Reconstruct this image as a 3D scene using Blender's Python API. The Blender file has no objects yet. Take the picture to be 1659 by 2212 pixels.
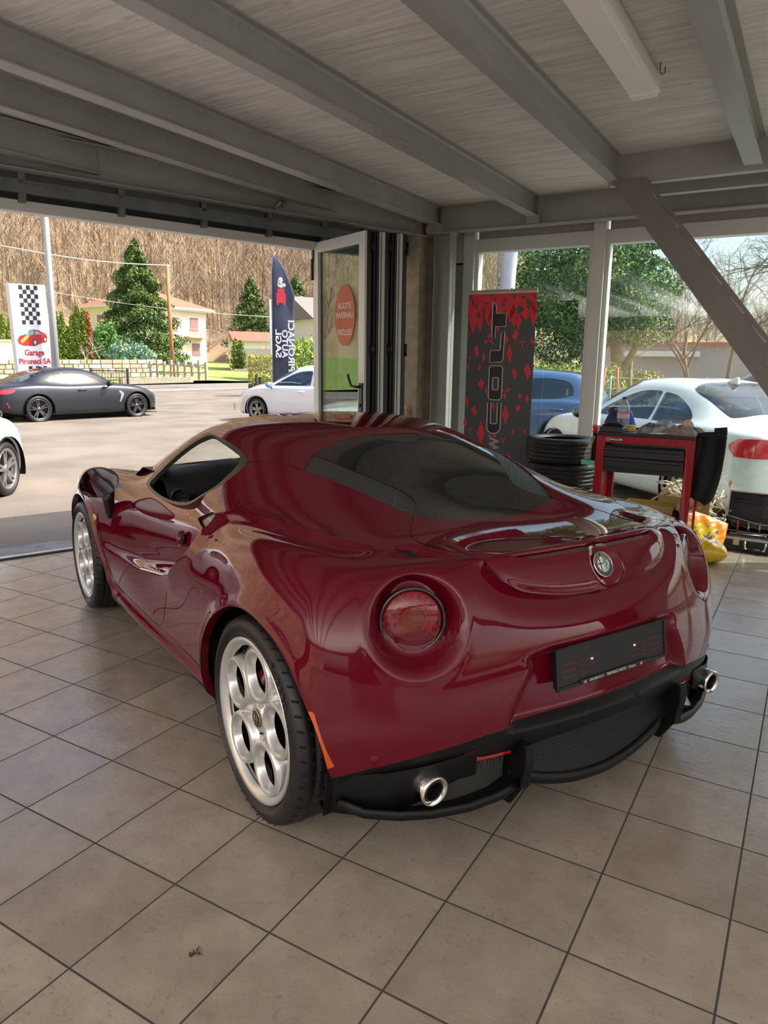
import bpy, bmesh, math, random
import numpy as np
from mathutils import Vector, Matrix
PI = math.pi
C = bpy.context.scene.collection
scene = bpy.context.scene

# ------------------------------------------------------------------ camera
CAM_R = ((0.8616, 0.5069, 0.0137), (-0.1137, 0.1666, 0.9795), (-0.4946, 0.8457, -0.2))
cam = bpy.data.cameras.new('camera')
cam_o = bpy.data.objects.new('camera', cam)
C.objects.link(cam_o)
def _cam():
    yaw, pit, rol = -0.531770417, -0.201316412, 0.0139859663
    f = Vector((math.sin(yaw)*math.cos(pit), math.cos(yaw)*math.cos(pit), math.sin(pit)))
    r = Vector((math.cos(yaw), -math.sin(yaw), 0)); u = r.cross(f)
    r2 = math.cos(rol)*r + math.sin(rol)*u; u2 = -math.sin(rol)*r + math.cos(rol)*u
    M = Matrix((r2, u2, -f)).transposed().to_4x4()
    M.translation = (0, 0, 1.4028)
    return M
cam_o.matrix_world = _cam()
cam.sensor_fit = 'HORIZONTAL'; cam.sensor_width = 36.0
cam.lens = 36.0*1562.97/1659.0
cam.clip_start = 0.05; cam.clip_end = 900
scene.camera = cam_o

# ------------------------------------------------------------------ light
world = bpy.data.worlds.new('sky'); scene.world = world; world.use_nodes = True
wn = world.node_tree.nodes; wl = world.node_tree.links
bg = wn['Background']
sky = wn.new('ShaderNodeTexSky'); sky.sky_type = 'NISHITA'
SUN = Vector((0.62, 0.44, 0.87)).normalized()
sky.sun_disc = False
sky.sun_elevation = math.asin(SUN.z); sky.sun_rotation = math.atan2(SUN.x, SUN.y)
sky.dust_density = 4.5; sky.air_density = 1.0; sky.ozone_density = 1.0
wl.new(sky.outputs[0], bg.inputs[0]); bg.inputs[1].default_value = 0.22
sun = bpy.data.lights.new('sun', 'SUN'); sun.energy = 4.2; sun.angle = 0.009; sun.color = (1.0, 0.93, 0.82)
sun_o = bpy.data.objects.new('sun', sun); C.objects.link(sun_o)
sun_o.rotation_euler = SUN.to_track_quat('Z', 'Y').to_euler(); sun_o.location = (10, 8, 20)
# added fill: two unseen up-facing panels near the floor stand in for room daylight
def area(name, loc, tgt, sx, sy, e, col):
    l = bpy.data.lights.new(name, 'AREA'); l.shape = 'RECTANGLE'; l.size = sx; l.size_y = sy; l.energy = e; l.color = col; l.spread = math.radians(150)
    o = bpy.data.objects.new(name, l); C.objects.link(o); o.location = loc
    o.rotation_euler = (Vector(tgt)-Vector(loc)).to_track_quat('-Z', 'Y').to_euler(); return o
area('back_up_fill', (-.5, -5.8, .15), (-.5, -5.8, 3.), 11., 6.0, 900, (.96, .96, .98))
area('side_up_fill', (5.8, -.5, .22), (5.8, -.5, 3.), 2.0, 8.0, 130, (.86, .93, 1.0))
scene.view_settings.view_transform = 'Standard'; scene.view_settings.look = 'None'
scene.view_settings.gamma = 1.0; scene.view_settings.use_curve_mapping = False
scene.view_settings.exposure = 0.9

# ------------------------------------------------------------------ helpers
_M = {}
def lin(c):
    if isinstance(c, str):
        c = [int(c[i:i+2], 16)/255 for i in (0, 2, 4)]
    return tuple((v/12.92 if v <= .04045 else ((v+.055)/1.055)**2.4) for v in c)+(1,)
def mat(name, col, rough=.5, metal=0., coat=0., trans=0., emit=None, es=0., alpha=1., spec=None, ior=None, coat_r=.03):
    if name in _M: return _M[name]
    m = bpy.data.materials.new(name); m.use_nodes = True
    b = m.node_tree.nodes['Principled BSDF']
    b.inputs['Base Color'].default_value = lin(col)
    b.inputs['Roughness'].default_value = rough; b.inputs['Metallic'].default_value = metal
    b.inputs['Coat Weight'].default_value = coat; b.inputs['Coat Roughness'].default_value = coat_r
    b.inputs['Transmission Weight'].default_value = trans
    b.inputs['Alpha'].default_value = alpha
    if spec is not None: b.inputs['Specular IOR Level'].default_value = spec
    if ior: b.inputs['IOR'].default_value = ior
    if emit: b.inputs['Emission Color'].default_value = lin(emit); b.inputs['Emission Strength'].default_value = es
    _M[name] = m; return m
def noisy(name, c1, c2, scale=8., rough=.6, bump=0., detail=4., metal=0., stretch=(1,1,1), coords='Object', lo=.35, hi=.65, bscale=None, coat=0., spec=None):
    if name in _M: return _M[name]
    m = mat(name, c1, rough, metal, coat=coat, spec=spec); nt = m.node_tree; n = nt.nodes; l = nt.links; b = n['Principled BSDF']
    tc = n.new('ShaderNodeTexCoord'); mp = n.new('ShaderNodeMapping'); mp.inputs['Scale'].default_value = stretch
    l.new(tc.outputs[coords], mp.inputs[0])
    nz = n.new('ShaderNodeTexNoise'); nz.inputs['Scale'].default_value = scale; nz.inputs['Detail'].default_value = detail
    l.new(mp.outputs[0], nz.inputs['Vector'])
    cr = n.new('ShaderNodeValToRGB'); cr.color_ramp.elements[0].position = lo; cr.color_ramp.elements[1].position = hi
    cr.color_ramp.elements[0].color = lin(c1); cr.color_ramp.elements[1].color = lin(c2)
    l.new(nz.outputs[0], cr.inputs[0]); l.new(cr.outputs[0], b.inputs['Base Color'])
    if bump:
        nb = nz
        if bscale:
            nb = n.new('ShaderNodeTexNoise'); nb.inputs['Scale'].default_value = bscale; nb.inputs['Detail'].default_value = 5
            l.new(mp.outputs[0], nb.inputs['Vector'])
        bp = n.new('ShaderNodeBump'); bp.inputs['Strength'].default_value = bump; bp.inputs['Distance'].default_value = .02
        l.new(nb.outputs[0], bp.inputs['Height']); l.new(bp.outputs[0], b.inputs['Normal'])
    return m

class MB:
    """collects boxes, prisms, tubes, lathes and loose faces into one mesh"""
    def __init__(s): s.v = []; s.f = []; s.m = []; s.cur = 0; s.sm = []
    def add(s, vs, fs, smooth=False):
        o = len(s.v); s.v += [tuple(v) for v in vs]
        s.f += [tuple(i+o for i in f) for f in fs]; s.m += [s.cur]*len(fs); s.sm += [smooth]*len(fs); return s
    def box(s, a, b, R=None, o=None):
        (x0, y0, z0), (x1, y1, z1) = a, b
        vs = [Vector(p) for p in ((x0,y0,z0),(x1,y0,z0),(x1,y1,z0),(x0,y1,z0),(x0,y0,z1),(x1,y0,z1),(x1,y1,z1),(x0,y1,z1))]
        if R is not None: vs = [R @ v for v in vs]
        if o is not None: vs = [v+Vector(o) for v in vs]
        return s.add(vs, [(0,3,2,1),(4,5,6,7),(0,1,5,4),(1,2,6,5),(2,3,7,6),(3,0,4,7)])
    def prism(s, poly, z0, z1, plane='xy', R=None, o=None):
        """polygon extruded along the third axis"""
        n = len(poly); vs = []
        for z in (z0, z1):
            for p in poly:
                if plane == 'xy': v = Vector((p[0], p[1], z))
                elif plane == 'xz': v = Vector((p[0], z, p[1]))
                else: v = Vector((z, p[0], p[1]))
                if R is not None: v = R @ v
                if o is not None: v = v+Vector(o)
                vs.append(v)
        fs = [tuple(range(n))[::-1], tuple(range(n, 2*n))]+[(i, (i+1) % n, (i+1) % n+n, i+n) for i in range(n)]
        return s.add(vs, fs)
    def tube(s, pts, r, n=8, caps=True, closed=False, smooth=True, flat=1.0):
        pts = [Vector(p) for p in pts]; m = len(pts)
        rs = r if isinstance(r, (list, tuple)) else [r]*m
        rings = []; up = None
        for i, p in enumerate(pts):
            if closed: t = pts[(i+1) % m]-pts[i-1]
            else: t = pts[min(i+1, m-1)]-pts[max(i-1, 0)]
            t.normalize()
            if up is None:
                up = Vector((0,0,1)) if abs(t.z) < .9 else Vector((1,0,0))
            up = (up-t*up.dot(t)).normalized(); sd = t.cross(up)
            rings.append([p+(up*math.cos(2*PI*k/n)*flat+sd*math.sin(2*PI*k/n))*rs[i] for k in range(n)])
        vs = [v for g in rings for v in g]; fs = []
        for i in range(m if closed else m-1):
            j = (i+1) % m
            fs += [(i*n+k, i*n+(k+1) % n, j*n+(k+1) % n, j*n+k) for k in range(n)]
        s.add(vs, fs, smooth)
        if caps and not closed: s.add(rings[0][::-1], [tuple(range(n))]); s.add(rings[-1], [tuple(range(n))])
        return s
    def lathe(s, prof, n=32, axis='z', o=(0,0,0), R=None, smooth=True, a0=0, a1=2*PI):
        """profile of (radius, height) pairs turned about an axis"""
        full = abs(a1-a0-2*PI) < 1e-6; cnt = n if full else n+1; vs = []
        for r, h in prof:
            for k in range(cnt):
                a = a0+(a1-a0)*k/n; c, d = r*math.cos(a), r*math.sin(a)
                v = Vector((c, d, h)) if axis == 'z' else (Vector((c, h, d)) if axis == 'y' else Vector((h, c, d)))
                if R is not None: v = R @ v
                vs.append(v+Vector(o))
        fs = []
        for i in range(len(prof)-1):
            for k in range(n):
                k2 = (k+1) % cnt
                fs.append((i*cnt+k, i*cnt+k2, (i+1)*cnt+k2, (i+1)*cnt+k))
        return s.add(vs, fs, smooth)
    def build(s, name, mats, parent=None, bevel=0., smooth=None, loc=None, rot=None, seg=2):
        me = bpy.data.meshes.new(name); me.from_pydata([tuple(v) for v in s.v], [], s.f)
        for m in (mats if isinstance(mats, (list, tuple)) else [mats]): me.materials.append(m)
        me.polygons.foreach_set('material_index', s.m)
        me.polygons.foreach_set('use_smooth', s.sm if smooth is None else [smooth]*len(s.f))
        bm = bmesh.new(); bm.from_mesh(me); bmesh.ops.remove_doubles(bm, verts=bm.verts, dist=1e-5)
        bmesh.ops.recalc_face_normals(bm, faces=bm.faces); bm.to_mesh(me); bm.free()
        o = bpy.data.objects.new(name, me); C.objects.link(o)
        if parent is not None: o.parent = parent
        if loc is not None: o.location = loc
        if rot is not None: o.rotation_euler = rot
        if bevel:
            b = o.modifiers.new('bevel', 'BEVEL'); b.width = bevel; b.segments = seg; b.limit_method = 'ANGLE'; b.angle_limit = .6; b.harden_normals = False
        return o
def tag(o, label=None, cat=None, group=None, kind=None):
    if label: o['label'] = label
    if cat: o['category'] = cat
    if group: o['group'] = group
    if kind: o['kind'] = kind
    return o
def empty(name, loc=(0,0,0), rz=0., label=None, cat=None, group=None):
    o = bpy.data.objects.new(name, None); C.objects.link(o); o.location = loc; o.rotation_euler = (0,0,rz); o.empty_display_size = .1
    return tag(o, label, cat, group)
def tree_copy(o, parent=None):
    c = o.copy(); C.objects.link(c)
    if parent is not None: c.parent = parent; c.matrix_parent_inverse = o.matrix_parent_inverse
    for ch in [x for x in C.objects if x.parent == o]: tree_copy(ch, c)
    return c
def text_part(name, body, size, m, parent, loc, rot, depth=.001, align='CENTER', width=None, bold=0., shear=0., font=None):
    """lettering turned into a mesh"""
    cu = bpy.data.curves.new(name, 'FONT'); cu.body = body; cu.size = size; cu.extrude = depth; cu.align_x = align; cu.align_y = 'CENTER'
    cu.offset = bold; cu.shear = shear; cu.resolution_u = 3
    to = bpy.data.objects.new(name, cu); C.objects.link(to)
    dg = bpy.context.evaluated_depsgraph_get(); me = bpy.data.meshes.new_from_object(to.evaluated_get(dg))
    bpy.data.objects.remove(to, do_unlink=True)
    me.materials.clear(); me.materials.append(m)
    if width:
        xs = [v.co.x for v in me.vertices]; w = max(xs)-min(xs)
        if w > 0:
            for v in me.vertices: v.co.x *= width/w
    o = bpy.data.objects.new(name, me); C.objects.link(o); o.parent = parent; o.location = loc; o.rotation_euler = rot
    return o
def sstep(a, b, x):
    t = np.clip((x-a)/(b-a), 0, 1); return t*t*(3-2*t)
def schlick(nt, f0, k=1.):
    """reflectance that works the same on both sides of a thin pane"""
    n, l = nt.nodes, nt.links; g = n.new('ShaderNodeNewGeometry'); d = n.new('ShaderNodeVectorMath'); d.operation = 'DOT_PRODUCT'; l.new(g.outputs['Incoming'], d.inputs[0]); l.new(g.outputs['Normal'], d.inputs[1])
    def mt(op, a, b):
        m = n.new('ShaderNodeMath'); m.operation = op
        for i, v in enumerate((a, b)):
            if v is None: continue
            if isinstance(v, (int, float)): m.inputs[i].default_value = v
            else: l.new(v, m.inputs[i])
        return m.outputs[0]
    p = mt('POWER', mt('SUBTRACT', 1., mt('ABSOLUTE', d.outputs['Value'], None)), 5.)
    return mt('MINIMUM', mt('MULTIPLY', mt('ADD', mt('MULTIPLY', p, 1-f0), f0), k), 1.)
# ------------------------------------------------------------------ room
TH0 = Vector((-4.857, 2.891, 0)); THD = Vector((0.336, 0.942, 0)).normalized(); THN = Vector((-THD.y, THD.x, 0))   # opening line, outward normal
steel = noisy('steel_paint', '9fa09c', '979893', 3., .42, .03, bscale=60.)
steel_dark = noisy('galvanised_steel', '84868a', '70736f', 5., .38, .03, metal=.5)
alu = mat('white_aluminium', 'd2d4d0', .35)
alu_grey = noisy('grey_frame_paint', 'a9aba5', 'a2a49e', 2., .4)
black_rub = mat('black_gasket', '111214', .45)

def floor_mat():
    m = bpy.data.materials.new('floor_tiles'); m.use_nodes = True; nt = m.node_tree; n = nt.nodes; l = nt.links; b = n['Principled BSDF']
    tc = n.new('ShaderNodeTexCoord'); sep = n.new('ShaderNodeSeparateXYZ'); l.new(tc.outputs['Object'], sep.inputs[0])
    S = 0.33032
    def gl(ch, off):
        a = n.new('ShaderNodeMath'); a.operation = 'SUBTRACT'; l.new(sep.outputs[ch], a.inputs[0]); a.inputs[1].default_value = off
        d = n.new('ShaderNodeMath'); d.operation = 'DIVIDE'; l.new(a.outputs[0], d.inputs[0]); d.inputs[1].default_value = S
        r = n.new('ShaderNodeMath'); r.operation = 'ROUND'; l.new(d.outputs[0], r.inputs[0])
        s = n.new('ShaderNodeMath'); s.operation = 'SUBTRACT'; l.new(d.outputs[0], s.inputs[0]); l.new(r.outputs[0], s.inputs[1])
        q = n.new('ShaderNodeMath'); q.operation = 'ABSOLUTE'; l.new(s.outputs[0], q.inputs[0])
        fl = n.new('ShaderNodeMath'); fl.operation = 'FLOOR'; l.new(d.outputs[0], fl.inputs[0])
        return q, fl
    qx, fx = gl(0, -2.0216); qy, fy = gl(1, 1.2139)
    mn = n.new('ShaderNodeMath'); mn.operation = 'MINIMUM'; l.new(qx.outputs[0], mn.inputs[0]); l.new(qy.outputs[0], mn.inputs[1])
    grout = n.new('ShaderNodeMapRange'); grout.inputs[1].default_value = .0065; grout.inputs[2].default_value = .0105
    grout.inputs[3].default_value = 1; grout.inputs[4].default_value = 0; l.new(mn.outputs[0], grout.inputs[0])
    cmb = n.new('ShaderNodeCombineXYZ'); l.new(fx.outputs[0], cmb.inputs[0]); l.new(fy.outputs[0], cmb.inputs[1])
    wh = n.new('ShaderNodeTexWhiteNoise'); wh.noise_dimensions = '3D'; l.new(cmb.outputs[0], wh.inputs[0])
    # offset the clouding per tile
    vm = n.new('ShaderNodeVectorMath'); vm.operation = 'SCALE'; l.new(wh.outputs['Color'], vm.inputs[0]); vm.inputs['Scale'].default_value = 9.
    va = n.new('ShaderNodeVectorMath'); va.operation = 'ADD'; l.new(tc.outputs['Object'], va.inputs[0]); l.new(vm.outputs[0], va.inputs[1])
    n1 = n.new('ShaderNodeTexNoise'); n1.inputs['Scale'].default_value = 7.; n1.inputs['Detail'].default_value = 6.; n1.inputs['Roughness'].default_value = .62; l.new(va.outputs[0], n1.inputs['Vector'])
    cr = n.new('ShaderNodeValToRGB'); e = cr.color_ramp.elements
    e[0].position = .25; e[0].color = lin('8b7f71'); e[1].position = .75; e[1].color = lin('a69b8c'); l.new(n1.outputs[0], cr.inputs[0])
    hs = n.new('ShaderNodeHueSaturation'); l.new(cr.outputs[0], hs.inputs['Color'])
    mv = n.new('ShaderNodeMapRange'); mv.inputs[3].default_value = .9; mv.inputs[4].default_value = 1.08; l.new(wh.outputs[0], mv.inputs[0]); l.new(mv.outputs[0], hs.inputs['Value'])
    # fine dark scratches and specks of wear
    n2 = n.new('ShaderNodeTexNoise'); n2.inputs['Scale'].default_value = 42.; n2.inputs['Detail'].default_value = 5.; n2.inputs['Distortion'].default_value = 2.2; l.new(va.outputs[0], n2.inputs['Vector'])
    sp = n.new('ShaderNodeMapRange'); sp.inputs[1].default_value = .30; sp.inputs[2].default_value = .40; sp.inputs[3].default_value = .32; sp.inputs[4].default_value = 0; l.new(n2.outputs[0], sp.inputs[0])
    mx = n.new('ShaderNodeMix'); mx.data_type = 'RGBA'; l.new(sp.outputs[0], mx.inputs[0]); l.new(hs.outputs[0], mx.inputs[6]); mx.inputs[7].default_value = lin('5b4a3c')
    mg = n.new('ShaderNodeMix'); mg.data_type = 'RGBA'; l.new(grout.outputs[0], mg.inputs[0]); l.new(mx.outputs[2], mg.inputs[6]); mg.inputs[7].default_value = lin('3a3432')
    l.new(mg.outputs[2], b.inputs['Base Color'])
    rr = n.new('ShaderNodeMapRange'); rr.inputs[3].default_value = .11; rr.inputs[4].default_value = .24; l.new(n1.outputs[0], rr.inputs[0])
    rg = n.new('ShaderNodeMath'); rg.operation = 'MAXIMUM'; l.new(rr.outputs[0], rg.inputs[0]); l.new(grout.outputs[0], rg.inputs[1]); l.new(rg.outputs[0], b.inputs['Roughness'])
    # slate-like relief
    n3 = n.new('ShaderNodeTexNoise'); n3.inputs['Scale'].default_value = 26.; n3.inputs['Detail'].default_value = 7.; n3.inputs['Roughness'].default_value = .6; n3.inputs['Distortion'].default_value = .6
    mp = n.new('ShaderNodeMapping'); mp.inputs['Scale'].default_value = (1., 1.6, 1); l.new(va.outputs[0], mp.inputs[0]); l.new(mp.outputs[0], n3.inputs['Vector'])
    hg = n.new('ShaderNodeMath'); hg.operation = 'MULTIPLY_ADD'; l.new(grout.outputs[0], hg.inputs[0]); hg.inputs[1].default_value = -1.2; l.new(n3.outputs[0], hg.inputs[2])
    bp = n.new('ShaderNodeBump'); bp.inputs['Strength'].default_value = .30; bp.inputs['Distance'].default_value = .004; l.new(hg.outputs[0], bp.inputs['Height']); l.new(bp.outputs[0], b.inputs['Normal'])
    b.inputs['Specular IOR Level'].default_value = .75
    return m
# tiled slab, cut along the threshold line
m = MB()
def thp(s, off=0.): p = TH0+THD*s+THN*off; return (p.x, p.y)
fl = [thp(-12), thp(4.15), (-3.3, 7.0), (7, 7.0), (7, -9), (-9.2, -9)]
m.prism(fl, -.2, 0)
tag(m.build('floor', floor_mat()), kind='structure')
# concrete strip and aluminium rail at the threshold
m = MB(); m.box((-12, 0, -.03), (4.1, .02, .006)); 
M_th = Matrix(((THD.x, THN.x, 0), (THD.y, THN.y, 0), (0, 0, 1)))
def thbox(mb, s0, s1, o0, o1, z0, z1): return mb.box((s0, o0, z0), (s1, o1, z1), R=M_th, o=TH0)
m = MB(); thbox(m, -12, 4.0, -.01, .012, -.03, .008)
m.cur = 1; thbox(m, -12, 4.0, .012, .06, -.03, .012)
tag(m.build('trim_1', [black_rub, mat('alu_rail', 'c8c8c6', .35, .6)]), kind='structure')
m = MB(); thbox(m, -12, 4.0, .06, .42, -.2, -.012)
tag(m.build('trim_2', noisy('concrete_kerb', '7d7a76', '989590', 6., .85, .3, bscale=60.)), kind='structure')

# ceiling: whitewashed boards
def ceil_mat():
    m = bpy.data.materials.new('whitewashed_wood'); m.use_nodes = True; nt = m.node_tree; n = nt.nodes; l = nt.links; b = n['Principled BSDF']
    tc = n.new('ShaderNodeTexCoord'); mp = n.new('ShaderNodeMapping'); mp.inputs['Scale'].default_value = (1.1, 14., 1); l.new(tc.outputs['Object'], mp.inputs[0])
    n1 = n.new('ShaderNodeTexNoise'); n1.inputs['Scale'].default_value = 2.2; n1.inputs['Detail'].default_value = 7.; n1.inputs['Distortion'].default_value = .7; l.new(mp.outputs[0], n1.inputs['Vector'])
    cr = n.new('ShaderNodeValToRGB'); e = cr.color_ramp.elements
    e[0].position = .3; e[0].color = lin('c6c1bc'); e[1].position = .62; e[1].color = lin('e6e1dc'); l.new(n1.outputs[0], cr.inputs[0])
    # knots
    m2 = n.new('ShaderNodeMapping'); m2.inputs['Scale'].default_value = (2.4, 7., 1); l.new(tc.outputs['Object'], m2.inputs[0])
    vo = n.new('ShaderNodeTexVoronoi'); vo.inputs['Scale'].default_value = 1.5; l.new(m2.outputs[0], vo.inputs['Vector'])
    k = n.new('ShaderNodeMapRange'); k.inputs[1].default_value = .05; k.inputs[2].default_value = .16; k.inputs[3].default_value = .55; k.inputs[4].default_value = 0; l.new(vo.outputs['Distance'], k.inputs[0])
    mx = n.new('ShaderNodeMix'); mx.data_type = 'RGBA'; l.new(k.outputs[0], mx.inputs[0]); l.new(cr.outputs[0], mx.inputs[6]); mx.inputs[7].default_value = lin('a59c90')
    l.new(mx.outputs[2], b.inputs['Base Color']); b.inputs['Roughness'].default_value = .55
    bp = n.new('ShaderNodeBump'); bp.inputs['Strength'].default_value = .12; bp.inputs['Distance'].default_value = .01; l.new(n1.outputs[0], bp.inputs['Height']); l.new(bp.outputs[0], b.inputs['Normal'])
    return m
m = MB()
ys = [6.62, 6.02, 4.78, 3.55, 2.3, 1.05, -.2, -1.45, -2.7, -3.95, -5.2, -9]
STX0, STX1, STY = -1.38, 1.6, 5.6       # stair opening: no boards here
def xl(y): return min(-3.55, TH0.x+(y-TH0.y)*THD.x/THD.y-.03) if y < 6.4 else -3.6
def boards(x0, x1, y0, y1):
    a, b = (xl(y0), xl(y1)) if x0 < -5 else (x0, x0)
    m.prism([(a, y0+.003), (x1, y0+.003), (x1, y1-.003), (b, y1-.003)], 2.875, 2.94)
for a, b_ in zip(ys[1:], ys[:-1]):
    if a >= STY: boards(-6.2, STX0, a, b_)
    elif b_ > STY: boards(-6.2, STX0, a, b_); boards(STX0, 7, a, STY)
    else: boards(-6.2 if a > 0 else -9.2, 7, a, b_)
boards(1.6, 7, STY, 6.62)
tag(m.build('ceiling', ceil_mat()), kind='structure')
m = MB(); m.prism([thp(-12.5, .15), thp(4.0, .15), (-3.4, 6.96), (7.2, 6.96), (7.2, -9.2)], 3.25, 3.4); m.box((-3.6, 6.9, 2.8), (7.2, 6.96, 3.4)); 
# upper facade above the folding doors
thbox(m, -12, 4.4, .02, .2, 2.95, 3.4)
tag(m.build('wall_upper', noisy('render_grey', 'b8b6b0', 'aaa8a2', 4., .8)), kind='structure')
# rear and side walls behind the photographer, with big openings
wallm = noisy('plaster_darkened', '5c5955', '524f4b', 3., .75, .05)  # plaster darkened in colour so the car paint reflects a dim room
m = MB(); m.box((-9.2, -9.2, 0), (-6, -9, 3.3)); m.box((-6, -9.2, 2.5), (5, -9, 3.3)); m.box((5, -9.2, 0), (7.2, -9, 3.3))
tag(m.build('wall_back', wallm), kind='structure')
m = MB(); m.box((7, -9, 0), (7.2, -6, 3.3)); m.box((7, -6, 2.5), (7.2, 5, 3.3)); m.box((7, -6, 0), (7.2, 5, .3)); m.box((7, 5, 0), (7.2, 7.2, 3.3))
tag(m.build('wall_right', wallm), kind='structure')

# ------------------------------------------------------------------ steel structure
def ibeam(name, a, b, h, w, tf=.009, tw=.006, label=None, channel=0, m_=None, r=.012, extra=None):
    """I-section from a to b; a, b are points of the underside centre line"""
    a = Vector(a); b = Vector(b); t = (b-a).normalized(); s = t.cross(Vector((0,0,1))).normalized(); u = s.cross(t)
    mb = MB()
    if channel == 0:
        pr = [(-w/2,0),(w/2,0),(w/2,tf),(tw/2+r,tf),(tw/2,tf+r),(tw/2,h-tf-r),(tw/2+r,h-tf),(w/2,h-tf),(w/2,h),(-w/2,h),(-w/2,h-tf),(-tw/2-r,h-tf),(-tw/2,h-tf-r),(-tw/2,tf+r),(-tw/2-r,tf),(-w/2,tf)]
    else:
        c = channel
        pr = [(-w/2*c,0),(w/2*c,0),(w/2*c,tf),(-w/2*c+tw*c+r*c,tf),(-w/2*c+tw*c,tf+r),(-w/2*c+tw*c,h-tf-r),(-w/2*c+tw*c+r*c,h-tf),(w/2*c,h-tf),(w/2*c,h),(-w/2*c,h)]
    n = len(pr); vs = [a+s*p+u*q for p, q in pr]+[b+s*p+u*q for p, q in pr]
    mb.add(vs, [tuple(range(n)), tuple(range(n, 2*n))]+[(i, (i+1) % n, (i+1) % n+n, i+n) for i in range(n)])
    if extra: extra(mb)
    o = mb.build(name, m_ or steel, bevel=.0015)
    if label: tag(o, label, 'beam')
    return o
ZB = 2.70
ibeam('ceiling_beam', (-1.448, -9, ZB), (-1.42, 5.66, ZB), .175, .085, label='steel ceiling beam ending at the top of the stair stringer')
ibeam('ceiling_beam', (-2.386, -9, ZB), (-2.34, 6.52, ZB), .175, .095, label='steel ceiling beam in the middle, ending above the left window edge')
ibeam('ceiling_beam', (-3.42, -9, ZB), (-3.29, 6.52, ZB), .175, .10, label='steel ceiling beam ending at the corner column')
ibeam('ceiling_beam', (-4.10, -6, ZB), (-3.80, 6.36, ZB), .175, .09, label='steel ceiling beam ending beside the stacked folding doors')
ibeam('ceiling_beam', (-.51, -9, ZB), (-.525, 5.55, ZB), .175, .11, label='steel ceiling beam right of the strip light')
def xe(mb):
    pass
ibeam('cross_beam', (-1.46, 5.62, 2.675), (1.6, 5.62, 2.675), .205, .075, channel=-1, label='steel cross beam at the head of the stair opening')
ibeam('cross_beam', (-1.33, 6.06, 2.68), (1.6, 6.06, 2.68), .20, .075, channel=-1, label='dark steel cross beam inside the stair opening')
# wall beam along the windows, lipped lower flange, web stiffeners
def we(mb):
    for x in (-3.24, -2.385, -2.295):
        mb.box((x-.004, 6.5, 2.64), (x+.004, 6.6, 2.88))
    mb.box((-2.40, 6.49, 2.645), (-2.28, 6.55, 2.70))
    mb.box((-3.37, 6.44, 2.62), (-3.22, 6.56, 2.70))
    for z in (2.70, 2.75, 2.80, 2.845): mb.tube([(-3.235, 6.5, z), (-3.215, 6.5, z)], .008, 6)
ibeam('wall_beam', (-3.28, 6.56, 2.63), (7, 6.56, 2.63), .245, .12, tf=.012, label='deep steel wall beam running above the windows', extra=we)
# beam along the opening head, deeper, with a splice plate
def oe(mb):
    pass
def onth(s, off, z): p = TH0+THD*s+THN*off; return (p.x, p.y, z)
ibeam('edge_beam', onth(-9, -.16, 2.60), onth(3.95, -.16, 2.60), .24, .10, channel=1, label='steel edge beam over the folding door opening')
a_ = onth(-1.6, -.22, 2.66); 
ibeam('trimmer_beam', (-4.92, -2, 2.66), (-4.47, 3.62, 2.66), .2, .09, label='short spliced steel trimmer beam at the upper left')
# door head: track box, posts and rails
m = MB(); thbox(m, -12, 3.62, -.10, .10, 2.52, 2.56)
for s in (-2.4, -1.7, -1.0, -.35, .32, .98, 1.62, 2.2, 2.75, 3.2):
    thbox(m, s-.022, s+.022, -.10, -.05, 2.42, 2.62)
thbox(m, -12, 3.62, -.11, -.045, 2.475, 2.535)
m.cur = 1; thbox(m, -12, 3.62, -.06, .05, 2.44, 2.475)
tag(m.build('door_track', [steel_dark, black_rub]), 'grey metal door track with short posts over the opening', 'door track')
m = MB(); thbox(m, -12, 3.62, -.055, .09, 2.385, 2.438); thbox(m, -12, 3.62, -.03, .06, 2.372, 2.385)
tag(m.build('trim_7', alu), kind='structure')
m = MB(); thbox(m, -12, 4.2, .1, .14, 2.4, 3.0)
tag(m.build('trim_3', alu_grey), kind='structure')
# sensor lamp on the edge beam
t = empty('ceiling_spotlight', onth(2.25, -.23, 2.66), 0, 'small grey swivel spotlight clamped on the edge beam', 'spotlight')
MB().lathe([(.0,-.02),(.028,-.02),(.03,0),(.03,.012),(0,.012)], 16, 'y').build('mount', steel_dark, t)
m = MB(); m.tube([(0,-.02,0),(.01,-.06,-.01)], .012, 10); m.lathe([(0,-.045),(.022,-.045),(.024,-.02),(.024,.03),(.018,.036),(.016,.03),(0,.028)], 16, 'z', o=(.01,-.07,-.015), R=Matrix.Rotation(.7,3,'Y')); m.build('lamp_head', steel_dark, t)

# corner column (H section) and concrete pillar
m = MB(); x0, x1, y0, y1 = -3.31, -3.13, 6.50, 6.62
m.box((x0, y0, 0), (x0+.008, y1, 2.64)); m.box((x1-.012, y0-.01, 0), (x1, y1, 2.64)); m.box((x0, (y0+y1)/2-.004, 0), (x1, (y0+y1)/2+.004, 2.64))
m.box((x0-.05, y0-.03, 2.615), (x1+.02, y1, 2.63))
tag(m.build('steel_column', steel, bevel=.001), 'light grey H-section steel column between pillar and window', 'column')
m = MB(); m.box((-3.80, 6.42, 0), (-3.42, 6.95, 2.9)); m.box((-3.44, 6.60, 0), (-3.28, 6.9, 2.9))
tag(m.build('wall_pillar', noisy('raw_concrete', '9a8f7c', 'aea48f', 9., .85, .35, bscale=34., detail=7.), bevel=.006), kind='structure')
m = MB(); m.box((-3.40, 6.575, 2.14), (-3.31, 6.6, 2.26)); m.box((-3.36, 6.55, 2.13), (-3.35, 6.6, 2.27))
for z in (2.165, 2.235): m.lathe([(0,0),(.01,0),(.01,.01),(0,.01)], 6, 'y', o=(-3.33, 6.565, z))
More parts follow.
